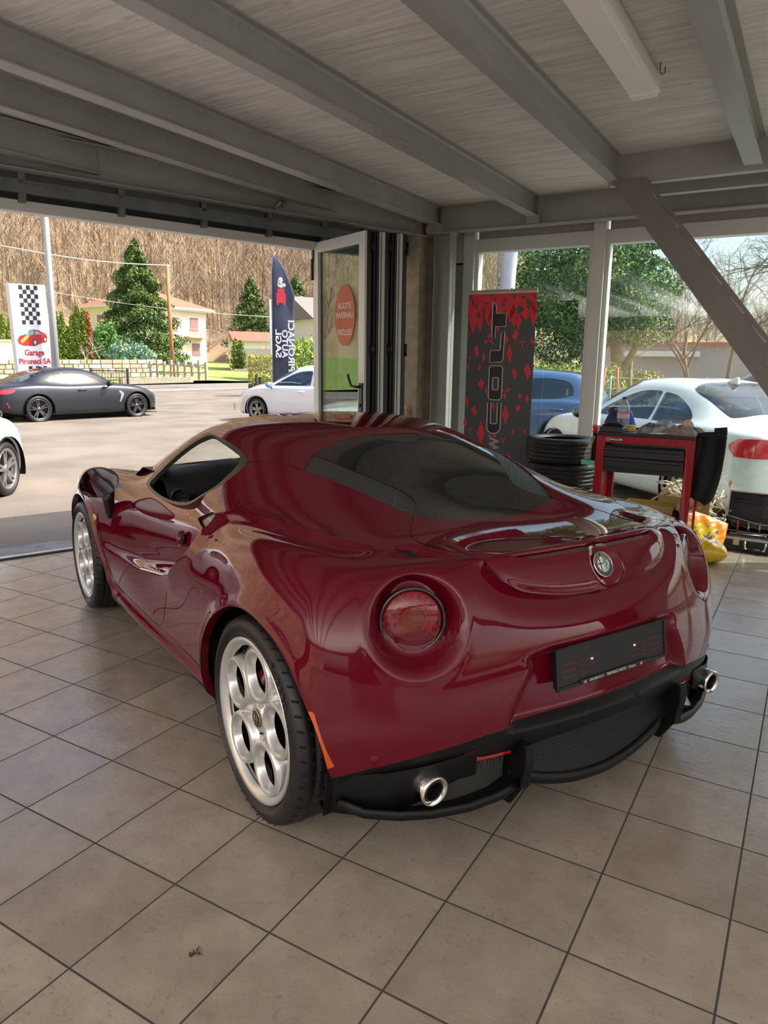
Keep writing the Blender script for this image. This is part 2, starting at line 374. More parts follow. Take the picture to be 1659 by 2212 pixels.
tag(m.build('steel_bracket', steel), 'small bolted steel bracket on the concrete pillar', 'bracket')
m = MB(); m.box((-3.60, 6.405, .88), (-3.49, 6.425, 1.0)); m.lathe([(0,0),(.03,0),(.03,.02),(.02,.03),(0,.03)], 14, 'y', o=(-3.56, 6.40, .94), R=Matrix.Identity(3)); m.box((-3.52,6.37,.89),(-3.505,6.41,.98)); m.box((-3.545,6.38,.90),(-3.53,6.41,.97))
tag(m.build('door_catch', noisy('old_cream_metal', 'c9bb98', '9a7f5c', 40., .6)), 'weathered cream door catch low on the concrete pillar', 'door catch')

# ------------------------------------------------------------------ window wall
WY = 6.80
glassm = bpy.data.materials.new('window_glass'); glassm.use_nodes = True
nt = glassm.node_tree; nt.nodes.clear(); out = nt.nodes.new('ShaderNodeOutputMaterial')
tr = nt.nodes.new('ShaderNodeBsdfTransparent'); tr.inputs[0].default_value = (.86, .93, .91, 1)
gl = nt.nodes.new('ShaderNodeBsdfGlossy'); gl.inputs['Roughness'].default_value = .005
mxs = nt.nodes.new('ShaderNodeMixShader'); nt.links.new(schlick(nt, .05, 1.1), mxs.inputs[0]); nt.links.new(tr.outputs[0], mxs.inputs[1]); nt.links.new(gl.outputs[0], mxs.inputs[2]); nt.links.new(mxs.outputs[0], out.inputs[0])
HD = 2.47
def window(n, x0, x1, post=.11):
    t = empty('window_%d' % n, ((x0+x1)/2, WY, 0)); t['kind'] = 'structure'
    c = (x0+x1)/2; a, b_ = x0-c, x1-c
    f = MB(); f.box((a, -.04, HD), (b_, .08, HD+.12)); f.box((a, -.03, .0), (b_, .08, .12))
    f.box((a, -.02, .12), (a+.035, .08, HD)); f.box((b_-.035, -.02, .12), (b_, .08, HD))
    f.build('frame', alu, t, bevel=.003)
    g = MB(); g.box((a+.03, .025, .11), (b_-.03, .037, HD+.01)); g.build('pane', glassm, t)
    p = MB(); p.box((a+.02, .0, HD+.12), (b_, .06, 2.75)); p.build('top_panel', alu_grey, t)
    return t
window(1, -3.0, -1.86); window(2, -1.75, 1.2); window(3, 1.31, 2.8); window(4, 2.91, 4.4)
m = MB()
for x in (-3.11, -1.86, 1.2, 2.8, 4.4): m.box((x, WY-.06, 0), (x+.11, WY+.1, 2.8))
m.box((4.4, WY, 0), (7, WY+.1, 2.8))
tag(m.build('trim_4', alu, bevel=.003), kind='structure')
m = MB(); m.box((-3.30, WY-.02, 0), (-3.11, WY+.06, 2.37)); m.cur = 1; m.box((-3.30, WY-.03, 2.385), (-3.11, WY+.06, 2.50)); m.box((-3.30, WY-.02, 2.50), (-3.11, WY+.06, 2.8)); m.cur = 2; m.box((-3.30, WY, 2.36), (-3.11, WY+.03, 2.39))
tag(m.build('trim_5', [alu_grey, alu, black_rub]), kind='structure')
m = MB(); m.box((-3.42, WY+.06, 0), (-3.2, 7.1, 3.0)); tag(m.build('trim_6', alu_grey), kind='structure')

# ------------------------------------------------------------------ strip light
t = empty('strip_light', (-.945, 0, 2.80), 0, 'long white fluorescent strip light on the boards between two beams', 'ceiling light')
m = MB(); m.prism([(-.075, .06), (-.075, -.005), (-.06, -.03), (.06, -.03), (.075, -.005), (.075, .06)], 1.85, 4.14, 'xz'); m.build('diffuser', mat('opal_plastic', 'ebe7de', .4), t, bevel=.004)
m = MB(); m.prism([(-.078, .075), (-.078, -.008), (-.062, -.034), (.062, -.034), (.078, -.008), (.078, .075)], 4.14, 4.21, 'xz'); m.build('end_cap', mat('white_cap', 'eeeae2', .45), t, bevel=.006)
m = MB(); m.tube([(.10, 4.05, .075), (.10, 4.05, .03), (.11, 4.06, .02), (.12, 4.07, .03), (.12, 4.07, .055)], .003, 6); m.build('hook', steel_dark, t)

# ------------------------------------------------------------------ stair stringer with tread brackets
t = empty('staircase', (-1.3, 5.42, 0), 0, 'grey steel stair stringer with angled tread brackets descending to the right', 'staircase')
A = Vector((-.14, .10, 2.68)); B = Vector((2.75, .10, .0)); d = (B-A).normalized(); u = Vector((0, 1, 0)).cross(d)
if u.z < 0: u = -u
t.location = (0, 0, 0)
def sx(z): return -1.414+(2.677-z)/1.286        # lower edge line of the stringer
m = MB()
m.prism([(-1.43, 2.70), (-1.414, 2.677), (sx(0), 0), (sx(0)+.24, 0), (-1.222+(2.687)/1.2455*.985, .0), (-1.222, 2.687), (-1.222, 2.70)], 5.545, 5.555, 'xz')
m.build('stringer', noisy('stair_steel_shaded', '7c7873', '75716c', 3., .5), t, bevel=.001)  # steel in a darker tone, the stringer's back-lit shade put into its colour
m = MB(); m.prism([(-1.25, 2.70), (-1.19, 2.70), (.97, 0), (.90, 0)], 5.555, 5.60, 'xz'); m.build('stringer_flange', _M['stair_steel_shaded'], t)
for k in range(13):
    x = -1.205+.1535*k; z = 2.645-.192*k
    m = MB(); m.prism([(x, z), (x+.012, z+.004), (x+.105, z-.095), (x+.105, z-.108), (x-.06, z-.108), (x-.06, z-.098), (x+.06, z-.098)], 5.552, 5.62, 'xz')
    m.build('tread_bracket', steel, t)
    m = MB(); m.box((x-.08, 5.60, z-.112), (x+.108, 5.66, z-.106)); m.build('tread_angle', steel, t)

# ------------------------------------------------------------------ folding glass doors, stacked at the right end of the opening
E_ = Vector((.908, -.418, 0)).normalized(); G_ = Vector((-E_.y, E_.x, 0))
leaf_w, leaf_h = .835, 2.43
dark_alu = mat('anthracite_aluminium', '232427', .35, .3)
def leaf(k):
    ang = math.atan2(E_.y, E_.x); p = Vector((-3.95, 5.42, 0))+G_*(.078*k)+E_*(.012*k)
    t = empty('folding_door_leaf', p, ang)
    inner = 0 if k % 2 == 0 else 1      # white room side faces the camera on every other leaf
    yw = (0, .03) if inner == 0 else (.036, .066); yd = (.036, .066) if inner == 0 else (0, .03)
    def ring(mb, y0, y1, w0, w1, z0=.02, z1=leaf_h):
        mb.box((w0, y0, z0), (w0+w1, y1, z1)); mb.box((leaf_w-w0-w1, y0, z0), (leaf_w-w0, y1, z1))
        mb.box((w0+w1, y0, z1-w1), (leaf_w-w0-w1, y1, z1)); mb.box((w0+w1, y0, z0), (leaf_w-w0-w1, y1, z0+w1*1.3))
    f = MB(); ring(f, *yw, .0, .085); f.build('frame', alu, t, bevel=.004)
    f = MB(); ring(f, *yd, .0, .085); f.build('outer_frame', dark_alu, t, bevel=.003)
    f = MB(); ring(f, .028, .038, .004, .078); f.box((-.012, .022, .02), (.0, .044, leaf_h)); f.box((leaf_w, .022, .02), (leaf_w+.012, .044, leaf_h))
    f.build('gasket', black_rub, t)
    g = MB(); g.box((.08, .024, .12), (leaf_w-.08, .030, leaf_h-.08)); g.box((.08, .040, .12), (leaf_w-.08, .046, leaf_h-.08)); g.build('pane', glassm, t)
    for z in (.35, 1.52, 2.32):
        h = MB(); h.lathe([(0,-.05),(.011,-.05),(.011,.05),(0,.05)], 10, 'z', o=(leaf_w+.006, .0 if k % 2 else .066, z)); h.build('hinge', black_rub, t)
    return t
L0 = leaf(0); tag(L0, 'white framed glass door leaf with oval red sticker and black handle', 'folding door')
m = MB(); m.box((.0, -.012, 2.28), (.022, .0, 2.47)); m.box((-.01, -.02, 2.12), (.012, .0, 2.30)); m.build('track_hanger', black_rub, L0)
m = MB(); m.box((leaf_w-.055, -.018, .95), (leaf_w-.005, 0, 1.25)); m.tube([(leaf_w-.03, -.018, 1.22), (leaf_w-.03, -.06, 1.22), (leaf_w-.09, -.065, 1.225), (leaf_w-.135, -.065, 1.29), (leaf_w-.14, -.065, 1.32)], .011, 8); m.lathe([(0,0),(.014,0),(.014,.01),(0,.01)], 12, 'y', o=(leaf_w-.03, -.028, 1.07)); m.build('handle', black_rub, L0, bevel=.003)
stk = empty('window_sticker', (0,0,0)); stk.parent = L0
C.objects.unlink(stk); bpy.data.objects.remove(stk)
def oval(cx, cz, a, b, y0, y1, n=40): 
    mb = MB(); mb.prism([(cx+a*math.cos(2*PI*i/n), cz+b*math.sin(2*PI*i/n)) for i in range(n)], y0, y1, 'xz'); return mb
red_stk = noisy('sticker_red', 'b8583c', 'a8472f', 3., .5)
so = oval(.50, 1.80, .16, .25, .0215, .0235).build('sticker', red_stk, L0)
wht = mat('print_white', 'e6e4de', .5)
for txt, z, w in (('RUOTE', 1.875, .20), ('INVERNALI', 1.80, .27), ('INCLUSE', 1.66, .22)):
    text_part('sticker_lettering', txt, .07, wht, so, (.50, .0205, z), (PI/2, 0, 0), .0005, width=w)
labs = ['dark framed folded glass leaf directly behind the nearest white leaf', 'folded glass leaf in the middle of the stack of door leaves', 'dark folded glass leaf second from the concrete pillar', 'folded glass leaf closest to the concrete pillar']
for k in range(1, 5):
    tag(leaf(k), labs[k-1], 'folding door')
# white jamb post at the free end of the opening, seen left of the nearest leaf
m = MB(); thbox(m, 2.66, 2.70, .04, .10, 0, 2.39); m.box((0,0,0),(0,0,0))
# ------------------------------------------------------------------ outside
rng = np.random.default_rng(7); random.seed(7)
_Mc = cam_o.matrix_world.to_3x3()
def at(px, py, d):
    """world point seen in the photograph's column/row, standing d metres away on the ground"""
    v = _Mc @ Vector(((px-829.5)/1562.97, -(py-1106)/1562.97, -1)); k = d/math.hypot(v.x, v.y); return Vector((v.x*k, v.y*k, 1.4028+v.z*k))
def gd(px, d, z=0.): p = at(px, 780, d); return Vector((p.x, p.y, z))
def facing(p): return math.atan2(p.y, p.x)-PI/2      # rotation that turns local -y towards the photographer
asphalt = noisy('asphalt', '6b6359', '82786c', .8, .9, .5, bscale=55., detail=8.)
# forecourt and road
m = MB()
def apr(off): return [(TH0+THD*k+THN*off) for k in (-30, 4.6)]
a0, a1_ = apr(.42); b0, b1 = apr(3.0)
m.add([(a0.x,a0.y,-.022),(a1_.x,a1_.y,-.022),(b1.x,b1.y,-.12),(b0.x,b0.y,-.12)], [(0,1,2,3)])
m.add([(-80,-30,-.121),(60,-30,-.121),(60,80,-.121),(-80,80,-.121)], [(0,1,2,3)]); o = m.build('ground', asphalt); tag(o, kind='structure')
roadm = noisy('road_asphalt', '75706a', '837d76', 1.5, .85, .2, bscale=30.)
def strip(name, pts, z, mtl, kind='structure'):
    mb = MB(); mb.add([(p[0], p[1], z) for p in pts], [tuple(range(len(pts)))]); return tag(mb.build(name, mtl), kind=kind)
strip('road', [(-37.4, -30), (-37.0, 80), (-28.0, 80), (-29.5, -30)], -.112, roadm)
strip('road_line', [(-30.6, -30), (-29.2, 80), (-29.0, 80), (-30.4, -30)], -.105, mat('road_white', 'e8e4da', .7))
grassm = noisy('grass', '74883f', '95a65a', 3., .9, .4, bscale=40.)
m = MB(); vs = []; 
for i in range(40):
    y = -30+i*3
    for x, z in ((-37.5, .0), (-45, .35), (-52, .7), (-60, 1.3), (-90, 2.2), (-110, 3.)): vs.append((x, y, z+.12*math.sin(i*.9+x)))
m.add(vs, [(i*6+k, i*6+k+1, (i+1)*6+k+1, (i+1)*6+k) for i in range(39) for k in range(5)], True); tag(m.build('lawn', grassm), kind='structure')
# yard behind the windows: a touch lower than the floor

# wooded hillside
def hill_h(az, d):
    """az in degrees from +Y, negative to the left"""
    w = float(sstep(-17, -27, az)); far = max(0, d-92)
    base = 3+min(far, 260)*(.03+.59*w)*(1-.25*math.exp(-((az+45)/9)**2))
    return base+6*w*math.sin(az*.35)*min(1, far/80)
m = MB(); azs = np.arange(-184, 30, 2.0); ds = [88, 96, 105, 115, 128, 142, 158, 176, 196, 220, 250, 285, 330]
vs = []
for a in azs:
    for d in ds:
        h = hill_h(a, d)+2.*math.sin(a*1.7+d*.05)+1.5*math.cos(d*.11+a*.8)*(d > 100); r = math.radians(a); vs.append((d*math.sin(r), d*math.cos(r), h if d > 90 else -2))
n = len(ds); m.add(vs, [(i*n+k, i*n+k+1, (i+1)*n+k+1, (i+1)*n+k) for i in range(len(azs)-1) for k in range(n-1)], True)
tag(m.build('hillside', noisy('hill_floor', '8c775e', 'a38d72', .22, 1., .3, detail=9., bscale=.9)), kind='structure')
# bare winter wood: thousands of leafless trees nobody could count
def bare_wood():
    V = []; F = []; Mi = []
    def stick(p, q, r0, r1, mi):
        o = len(V); a = rng.random()*6.28
        for (c, r) in ((p, r0), (q, r1)):
            for k in range(3): V.append((c[0]+r*math.cos(a+2.094*k), c[1]+r*math.sin(a+2.094*k), c[2]))
        for k in range(3): F.append((o+k, o+(k+1) % 3, o+3+(k+1) % 3, o+3+k)); Mi.append(mi)
    for i in range(7000):
        az = (rng.uniform(-64, -21) if i % 8 else rng.uniform(-24, 10)) if i < 5200 else rng.uniform(-180, -64); d = 95+205*rng.random()**1.3; r = math.radians(az)
        p = np.array([d*math.sin(r), d*math.cos(r), hill_h(az, d)+2.*math.sin(az*1.7+d*.05)-.5]); h = rng.uniform(6, 12); mi = rng.choice(3)
        lean = rng.normal(0, .06, 2); top = p+np.array([lean[0]*h, lean[1]*h, h]); stick(p, top, .09, .02, mi)
        for b in range(9):
            t = rng.uniform(.3, .95); s = p+(top-p)*t; an = rng.random()*6.28; L = h*rng.uniform(.15, .38)*(1.15-t*.5)
            e = s+np.array([math.cos(an)*L*.62, math.sin(an)*L*.62, L*.8]); stick(s, e, .045, .015, mi)
            for c in range(2):
                s2 = s+(e-s)*rng.uniform(.4, .9); an2 = an+rng.uniform(-1, 1); stick(s2, s2+np.array([math.cos(an2)*L*.35, math.sin(an2)*L*.35, L*.4]), .035, .015, mi)
    me = bpy.data.meshes.new('bare_trees'); me.from_pydata(V, [], F)
    for mm in (mat('twig_tan', 'a8927a', .9), mat('twig_brown', '8f785f', .9), mat('twig_grey', 'a0937f', .9)): me.materials.append(mm)
    me.polygons.foreach_set('material_index', Mi)
    o = bpy.data.objects.new('bare_woodland', me); C.objects.link(o); tag(o, 'dense leafless brown woodland covering the hillside', 'woodland', kind='stuff')
bare_wood()

def leaves(pts, size, name, mats, parent=None, flat=0.):
    """small leaf cards around the given points, n x 3, each tilted at random"""
    n = len(pts); a = rng.random(n)*6.283; u = rng.normal(size=(n, 3)); u /= np.linalg.norm(u, axis=1, keepdims=True)
    v = rng.normal(size=(n, 3)); v -= (v*u).sum(1, keepdims=True)*u; v /= np.linalg.norm(v, axis=1, keepdims=True)
    s = size*rng.uniform(.6, 1.4, (n, 1)); A = pts-u*s-v*s*.45; B = pts+u*s-v*s*.45; D = pts+u*s+v*s*.45; E = pts-u*s+v*s*.45
    V = np.stack([A, B, D, E], 1).reshape(-1, 3)
    me = bpy.data.meshes.new(name); me.from_pydata(V.tolist(), [], [(4*i, 4*i+1, 4*i+2, 4*i+3) for i in range(n)])
    for mm in mats: me.materials.append(mm)
    me.polygons.foreach_set('material_index', rng.integers(0, len(mats), n))
    o = bpy.data.objects.new(name, me); C.objects.link(o)
    if parent: o.parent = parent
    return o
def gm(name, c): return mat(name, c, .6, spec=.3)
def branch_tree(name, base, h, r, levels, label, cat='tree', mtl=None, spread=.8, seed=1, droop=0., nb=4):
    rr = random.Random(seed); mb = MB(); twigs = MB()
    def grow(p, d, L, r, lv):
        steps = 4; pts = [p]; q = p.copy(); dd = d.copy()
        for k in range(steps):
            dd = (dd+Vector((rr.gauss(0,.16), rr.gauss(0,.16), rr.gauss(0,.10)-droop*.1))).normalized(); q = q+dd*L/steps; pts.append(q.copy())
        rs = [r*(1-.5*k/steps) for k in range(steps+1)]; (mb if lv > levels-3 else twigs).tube(pts, rs, 6 if lv > 2 else 3, caps=False)
        if lv == 0: return
        for k in range(nb):
            t = rr.uniform(.35, 1.); i = min(steps-1, int(t*steps)); s = pts[i].lerp(pts[i+1], t*steps-i)
            side = Vector((rr.gauss(0,1), rr.gauss(0,1), rr.gauss(0,.5))); nd = (dd+side.normalized()*spread).normalized(); grow(s, nd, L*rr.uniform(.5,.78), r*.5, lv-1)
    grow(Vector((0,0,0)), Vector((.03,0,1)), h*.42, r, levels)
    t = empty(name, base, 0, label, cat); mt = mtl or mat('bark_grey', '6d6459', .9)
    mb.build('trunk', mt, t); twigs.build('twigs', mt, t); return t

# --- evergreen beside the house
def conifer(name, base, h, R, n, size, mats, label, clump=1., trunk=.25, group=None, pw=1., cat='tree', z0=.06):
    t = empty(name, base, 0, label, cat, group)
    z = rng.random(n)**1.25; zz = z0*h+z*h*(1-z0); a = rng.random(n)*6.283
    tier = .75+.25*np.sin(z*38+np.sin(a*3)*2.); rad = R*(1-z)**pw*tier*rng.uniform(.55, 1.05, n)**.5; lob = 1+.16*np.sin(a*5+z*9)*clump
    p = np.c_[rad*lob*np.cos(a), rad*lob*np.sin(a), zz-rad*.10]+rng.normal(0, size*.7, (n, 3))
    leaves(p, size, 'foliage', mats, t)
    m = MB(); m.tube([(0,0,0),(0,0,h*.9)], [trunk, .03], 8); m.build('trunk', mat('bark_brown', '5d4a3a', .9), t); return t
ev = [gm('fir_dark', '38502c'), gm('fir_mid', '566e38'), gm('fir_light', '7a8c48')]
conifer('evergreen_tree', gd(303, 62, .9), 9.6, 4.2, 44000, .08, ev, 'tall dark green conifer standing in front of the cream house', pw=.85)
bl_ = [gm('cedar_blue', '5d7f6a'), gm('cedar_light', '86a184')]
def round_bush(name, base, h, R, n, size, mats, label, cat='bush', group=None):
    t = empty(name, base, 0, label, cat, group); u = rng.normal(size=(n, 3)); u /= np.linalg.norm(u, axis=1, keepdims=True)
    a = np.arctan2(u[:,1], u[:,0]); r = rng.uniform(.65, 1.02, n)*(1+.12*np.sin(a*4)+.10*np.sin(u[:,2]*7+a*2)); p = u*r[:,None]*np.array([R, R, h/2])+np.array([0, 0, h*.52]); leaves(p, size, 'foliage', mats, t)
    m = MB(); m.tube([(0,0,0),(0,0,h*.5)], [.06,.03], 6); m.build('stem', mat('bark_brown', '5d4a3a', .9), t); return t
round_bush('cedar_bush', gd(281, 56, .7), 2.0, 1.7, 2500, .09, bl_, 'pale bluish spreading bush in front of the tall conifer')
round_bush('green_bush', gd(233, 58, .8), 3.2, 1.0, 2200, .10, [gm('bush_green', '4f7a3c'), gm('bush_green2', '6f9a4e')], 'mid green bush left of the tall conifer by the house corner')
thu = [gm('thuja_yellow', '8f9a30'), gm('thuja_green', '6b8430'), gm('thuja_dark', '4c6a2a')]
for k, (px, h, w, lb) in enumerate(((12, 3.6, .55, 'narrow yellow-green cypress left of the checkered garage sign'), (27, 3.4, .45, 'narrow darker cypress directly left of the garage sign'), (127, 4.0, .6, 'narrow cypress directly right of the grey lamp post'), (140, 3.9, .55, 'second narrow cypress right of the lamp post'), (150, 2.9, .5, 'short cypress in the row before the cream house'), (162, 3.8, .55, 'narrow yellow-green cypress in the middle of the row'), (173, 4.4, .6, 'tallest narrow cypress in the row before the cream house'), (186, 4.2, .55, 'narrow cypress next to the orange-red one'))):
    conifer('cypress', gd(px, 60, .9), h, w, 3000, .05, thu, lb, clump=.4, trunk=.06, group='row of narrow cypresses', pw=.55, cat='tree')
conifer('cypress', gd(196, 60, .9), 4.0, .33, 900, .07, [gm('red_leaf', 'c2603a'), gm('red_leaf2', 'a8502e')], 'orange-red narrow cypress at the end of the row', clump=.4, trunk=.05, pw=.4)
conifer('cypress', gd(509, 60, .9), 2.3, .5, 700, .07, thu, 'small dark cypress pair behind the lawn, left one', pw=.5)
conifer('cypress', gd(520, 60, .9), 2.2, .5, 700, .07, thu, 'small dark cypress pair behind the lawn, right one', pw=.5)
conifer('evergreen_tree', gd(545, 90, 3), 8., 3.4, 6000, .15, ev, 'dark conifer at the foot of the hill left of the flag', pw=.8)
conifer('evergreen_tree', gd(640, 88, 3), 8., 3.6, 6000, .15, ev, 'dark conifer at the foot of the hill right of the flag', pw=.8)
for px, d, h, lb in ((60, 50, 4., 'small leafless tree in front of the garage sign'), (225, 57, 3.2, 'pale pruned leafless tree by the house corner'), (180, 54, 3., 'thin leafless tree behind the dark coupe'), (500, 75, 7., 'spreading leafless tree behind the small cypresses'), (575, 70, 6., 'leafless tree left of the feather flag')):
    branch_tree('bare_tree', gd(px, d, .5), h, .08, 4, lb, seed=int(px), nb=3, mtl=mat('bark_pale', 'b3a18c', .9))

# --- cream house
def rot2(v, a): return Vector((v[0]*math.cos(a)-v[1]*math.sin(a), v[0]*math.sin(a)+v[1]*math.cos(a)))
hc = gd(322, 84, 1.2); ha = facing(hc)+math.radians(38)
h_ = empty('house', hc, ha, 'cream two-storey house with red tiled hipped roof behind the conifer', 'house'); h_.scale = (.88, .88, .92)
wallc = noisy('house_render', 'd6c8ba', 'e0d5c9', 1.2, .9, .1); wallw = mat('house_white', 'd9d3c8', .9)
m = MB(); m.box((-5.2,-4.6,0),(5.2,4.6,6.2)); m.build('walls', wallc, h_)
m = MB(); m.add([(-6,-5.4,6.2),(6,-5.4,6.2),(6,5.4,6.2),(-6,5.4,6.2),(-1.6,0,8.2),(1.6,0,8.2)], [(0,1,5,4),(1,2,5),(2,3,4,5),(3,0,4),(3,2,1,0)]); m.build('roof', noisy('roof_tiles', '9c5a42', 'b3735a', 8., .8, .5, bscale=30.), h_)
m = MB(); m.box((-6,-5.4,6.02),(6,5.4,6.2)); m.build('eaves', wallw, h_)
m = MB(); m.box((-1.2,-.4,7.4),(-.4,.4,9.0)); m.box((-1.3,-.5,8.9),(-.3,.5,9.05)); m.build('chimney', mat('brick_chimney', '8f6a58', .9), h_)
m = MB(); m.tube([(2.6,-1.,7.0),(2.6,-1.,11.)], .22, 12); m.lathe([(.34,0),(.34,.2),(0,.35)], 12, 'z', o=(2.6,-1,11)); m.build('flue_pipe', mat('flue_metal', 'c7ccd0', .4, .5), h_)
shut = mat('shutter_mauve', '8d6a6e', .7)
for (x, y, z, wx, wy, hh) in ((-3.4,-4.62,3.6,.55,.05,1.6),(3.3,-4.62,3.7,.6,.05,1.5),(.2,-4.62,3.6,.55,.05,1.5),(-3.4,-4.62,.5,.55,.05,1.7),(3.5,-4.62,.9,.6,.05,1.4),(-5.22,1.8,3.6,.05,.55,1.6),(-5.22,-1.5,3.6,.05,.55,1.6),(-5.22,1.8,.6,.05,.55,1.6)):
    m = MB(); m.box((x-wx,y-wy,z),(x+wx,y+wy,z+hh)); w_ = m.build('window_shutters', shut, h_)
m = MB(); m.box((1.6,-5.7,2.9),(4.6,-4.6,3.05));
for k in range(13): m.box((1.6+k*.245,-5.7,3.05),(1.66+k*.245,-5.66,3.9))
m.box((1.6,-5.72,3.88),(4.66,-5.64,3.95)); m.build('balcony', mat('balcony_rose', 'b98d80', .8), h_)
# low outbuilding with a red roof, white shed, right-hand house
t = empty('outbuilding', gd(565, 78, 1.5), facing(gd(565, 78))+.2, 'low building with a rust-red roof behind the lawn, left of the flag', 'building')
m = MB(); m.box((-3,-2,0),(3,2,2.0)); m.build('walls', wallw, t); m = MB(); m.prism([(-2.4,2.0),(0,3.0),(2.4,2.0)],-3.3,3.3,'yz'); m.build('roof', mat('rust_roof', 'a0604e', .8), t)
t = empty('garden_wall', gd(535, 66, .6), facing(gd(535, 66)), 'plain pale garden wall left of the hedge planter', 'wall')
m = MB(); m.box((-1.2,-.15,0),(3.,.15,2.0)); m.build('wall_panel', mat('pale_wall', 'c3b8a6', .9), t)
t = empty('white_shed', gd(14, 58, .9), facing(gd(14, 58)), 'plain white shed at the far left behind the stone wall', 'shed')
m = MB(); m.box((-2.6,-1.5,0),(1.,1.5,1.7)); m.build('walls', mat('shed_white', 'e4e2dc', .8), t); m = MB(); m.box((-2.7,-1.6,1.7),(1.1,1.6,1.8)); m.build('roof', wallw, t)
t = empty('house', gd(690, 60, .5), facing(gd(690, 60))+.5, 'grey gable-roofed house mostly hidden behind the door leaf', 'house')
m = MB(); m.box((-2,-3,0),(4,3,4.4)); m.build('walls', wallw, t); m = MB(); m.prism([(-3.6,4.2),(0,6.0),(3.6,4.2)],-2.5,4.5,'yz'); m.build('roof', mat('grey_roof', '77736d', .8), t)
# dry-stone wall: stones in courses
t = empty('stone_wall', gd(240, 53, .35), 0, 'long dry-stone garden wall in front of the house', 'wall')
pa = gd(-40, 50, .2); pb = gd(330, 53, .35)
m = MB(); d_ = (pb-pa); L_ = d_.length; d_.normalize(); nn = Vector((-d_.y, d_.x, 0)); R_ = Matrix((d_, nn, Vector((0,0,1)))).transposed()
m.box((0,-.2,0),(L_,.2,1.15), R=R_, o=pa-Vector(t.location)); m.build('wall_core', noisy('stone_fill', '8f8674', 'aca28d', 5., .95, .6), t)
m = MB(); st = [noisy('stone_a', 'b5aa93', 'c4b9a2', 6., .9), noisy('stone_b', '9c917c', 'aaa08a', 6., .9), noisy('stone_c', 'c9beaa', 'd4cbb8', 6., .9)]
for r_ in range(4):
    x = 0
    while x < L_:
        w = random.uniform(.3, .8); m.cur = random.randrange(3); g_ = .03; z_ = r_*.29
        m.box((x+g_, -.26-random.random()*.05, z_+g_), (x+w-g_, -.15, z_+.29-g_*.5), R=R_, o=pa-Vector(t.location)); x += w
tag(m.build('stones', st, t), kind='stuff')
# garden fence of pale posts and rails along the lawn
t = empty('garden_fence', gd(400, 48, .4), 0, 'weathered grey post fence along the lawn', 'fence')
pa = gd(325, 48, .3); pb = gd(445, 46, .3)
for k in range(9):
    p = pa.lerp(pb, k/8)-Vector(t.location); m = MB(); m.box((-.07,-.07,0),(.07,.07,1.1+.1*(k % 2)), o=p); m.build('post', mat('old_wood', 'a29c90', .9), t)
for z in (.45, .9): m = MB(); m.tube([pa-Vector(t.location)+Vector((0,0,z)), pb-Vector(t.location)+Vector((0,0,z))], .04, 6); m.build('rail', _M['old_wood'], t)
t = empty('lawn_wall', gd(340, 44, .2), 0, 'low rubble kerb wall at the top edge of the lawn', 'wall')
pa = gd(262, 43, .12)-Vector(t.location); pb = gd(410, 45, .2)-Vector(t.location); m = MB()
for k in range(60):
    p = pa.lerp(pb, k/59.); m.box((-.12-random.random()*.05,-.15,0),(.12,.1,.28+random.random()*.08), o=p)
m.build('rubble', _M['stone_b'], t)
# black railing by the road
def railing(pa, pb, h, n, label):
    t = empty('railing', pa, 0, label, 'railing'); blk = mat('railing_black', '1f2226', .5)
    q = pb-pa
    for s in (0, 1): m = MB(); m.box((-.035,-.035,0),(.035,.035,h+.06), o=q*s); m.build('post', blk, t)
    for z in (.12, h-.03): m = MB(); m.tube([Vector((0,0,z)), q+Vector((0,0,z))], .018, 6); m.build('rail', blk, t)
    for k in range(1, n): m = MB(); m.tube([q*(k/n)+Vector((0,0,.1)), q*(k/n)+Vector((0,0,h+.02))], .010, 5); m.build('baluster', blk, t)
    return t
railing(gd(195, 30.5, 0), gd(274, 29.5, 0), 1.05, 13, 'black iron railing beyond the dark coupe')
railing(gd(561, 24.5, -.12), gd(553, 28.5, -.12), 1.0, 6, 'black iron railing in front of the hedge planter')
# utility pole, lamp post, wires
t = empty('utility_pole', gd(373, 50, .3), 0, 'brown wooden utility pole in front of the house', 'pole')
q = at(360, 570, 50)-Vector(t.location); m = MB(); m.tube([(0,0,0), q], [.14,.10], 10); m.build('pole', mat('pole_wood', '9c7248', .85), t)
m = MB(); m.tube([q+Vector((-.35,.2,-.2)), q+Vector((.35,-.2,-.2))], .03, 6); m.build('cross_arm', mat('insulator', 'd8d6d0', .4), t)
t = empty('lamp_post', gd(119, 24.3, -.12), 0, 'tall slim grey metal lamp post beside the garage sign', 'lamp post')
q = at(97, 455, 24.3)-Vector(t.location); m = MB(); m.tube([(0,0,0), q*.62, q*1.6], [.13,.095,.075], 16); m.build('pole', mat('lamp_grey', 'aeb4b8', .45, .5), t)
wirem = mat('wire', 'c9c4ba', .6)
pk = at(362, 573, 50); m = MB(); a = at(0, 530, 44); m.tube([a.lerp(pk, k/12)-Vector((0,0,.9*math.sin(PI*k/12)*.25)) for k in range(13)], .028, 4); tag(m.build('overhead_cable', wirem), 'pale overhead cable running left from the utility pole', 'cable')
m = MB(); a = at(0, 610, 60); b_ = at(590, 685, 62); m.tube([a.lerp(b_, k/14)-Vector((0,0,.4*math.sin(PI*k/14))) for k in range(15)], .02, 4); tag(m.build('overhead_cable', wirem), 'thin overhead cable passing in front of the hill', 'cable')
t = empty('flag_pole', gd(586, 40, .1), 0, 'thin white pole left of the feather flag', 'pole'); m = MB(); m.tube([(0,0,0),(0,0,at(586,652,40).z)], .06, 8); m.build('pole', mat('white_pole', 'dedcd6', .5), t)

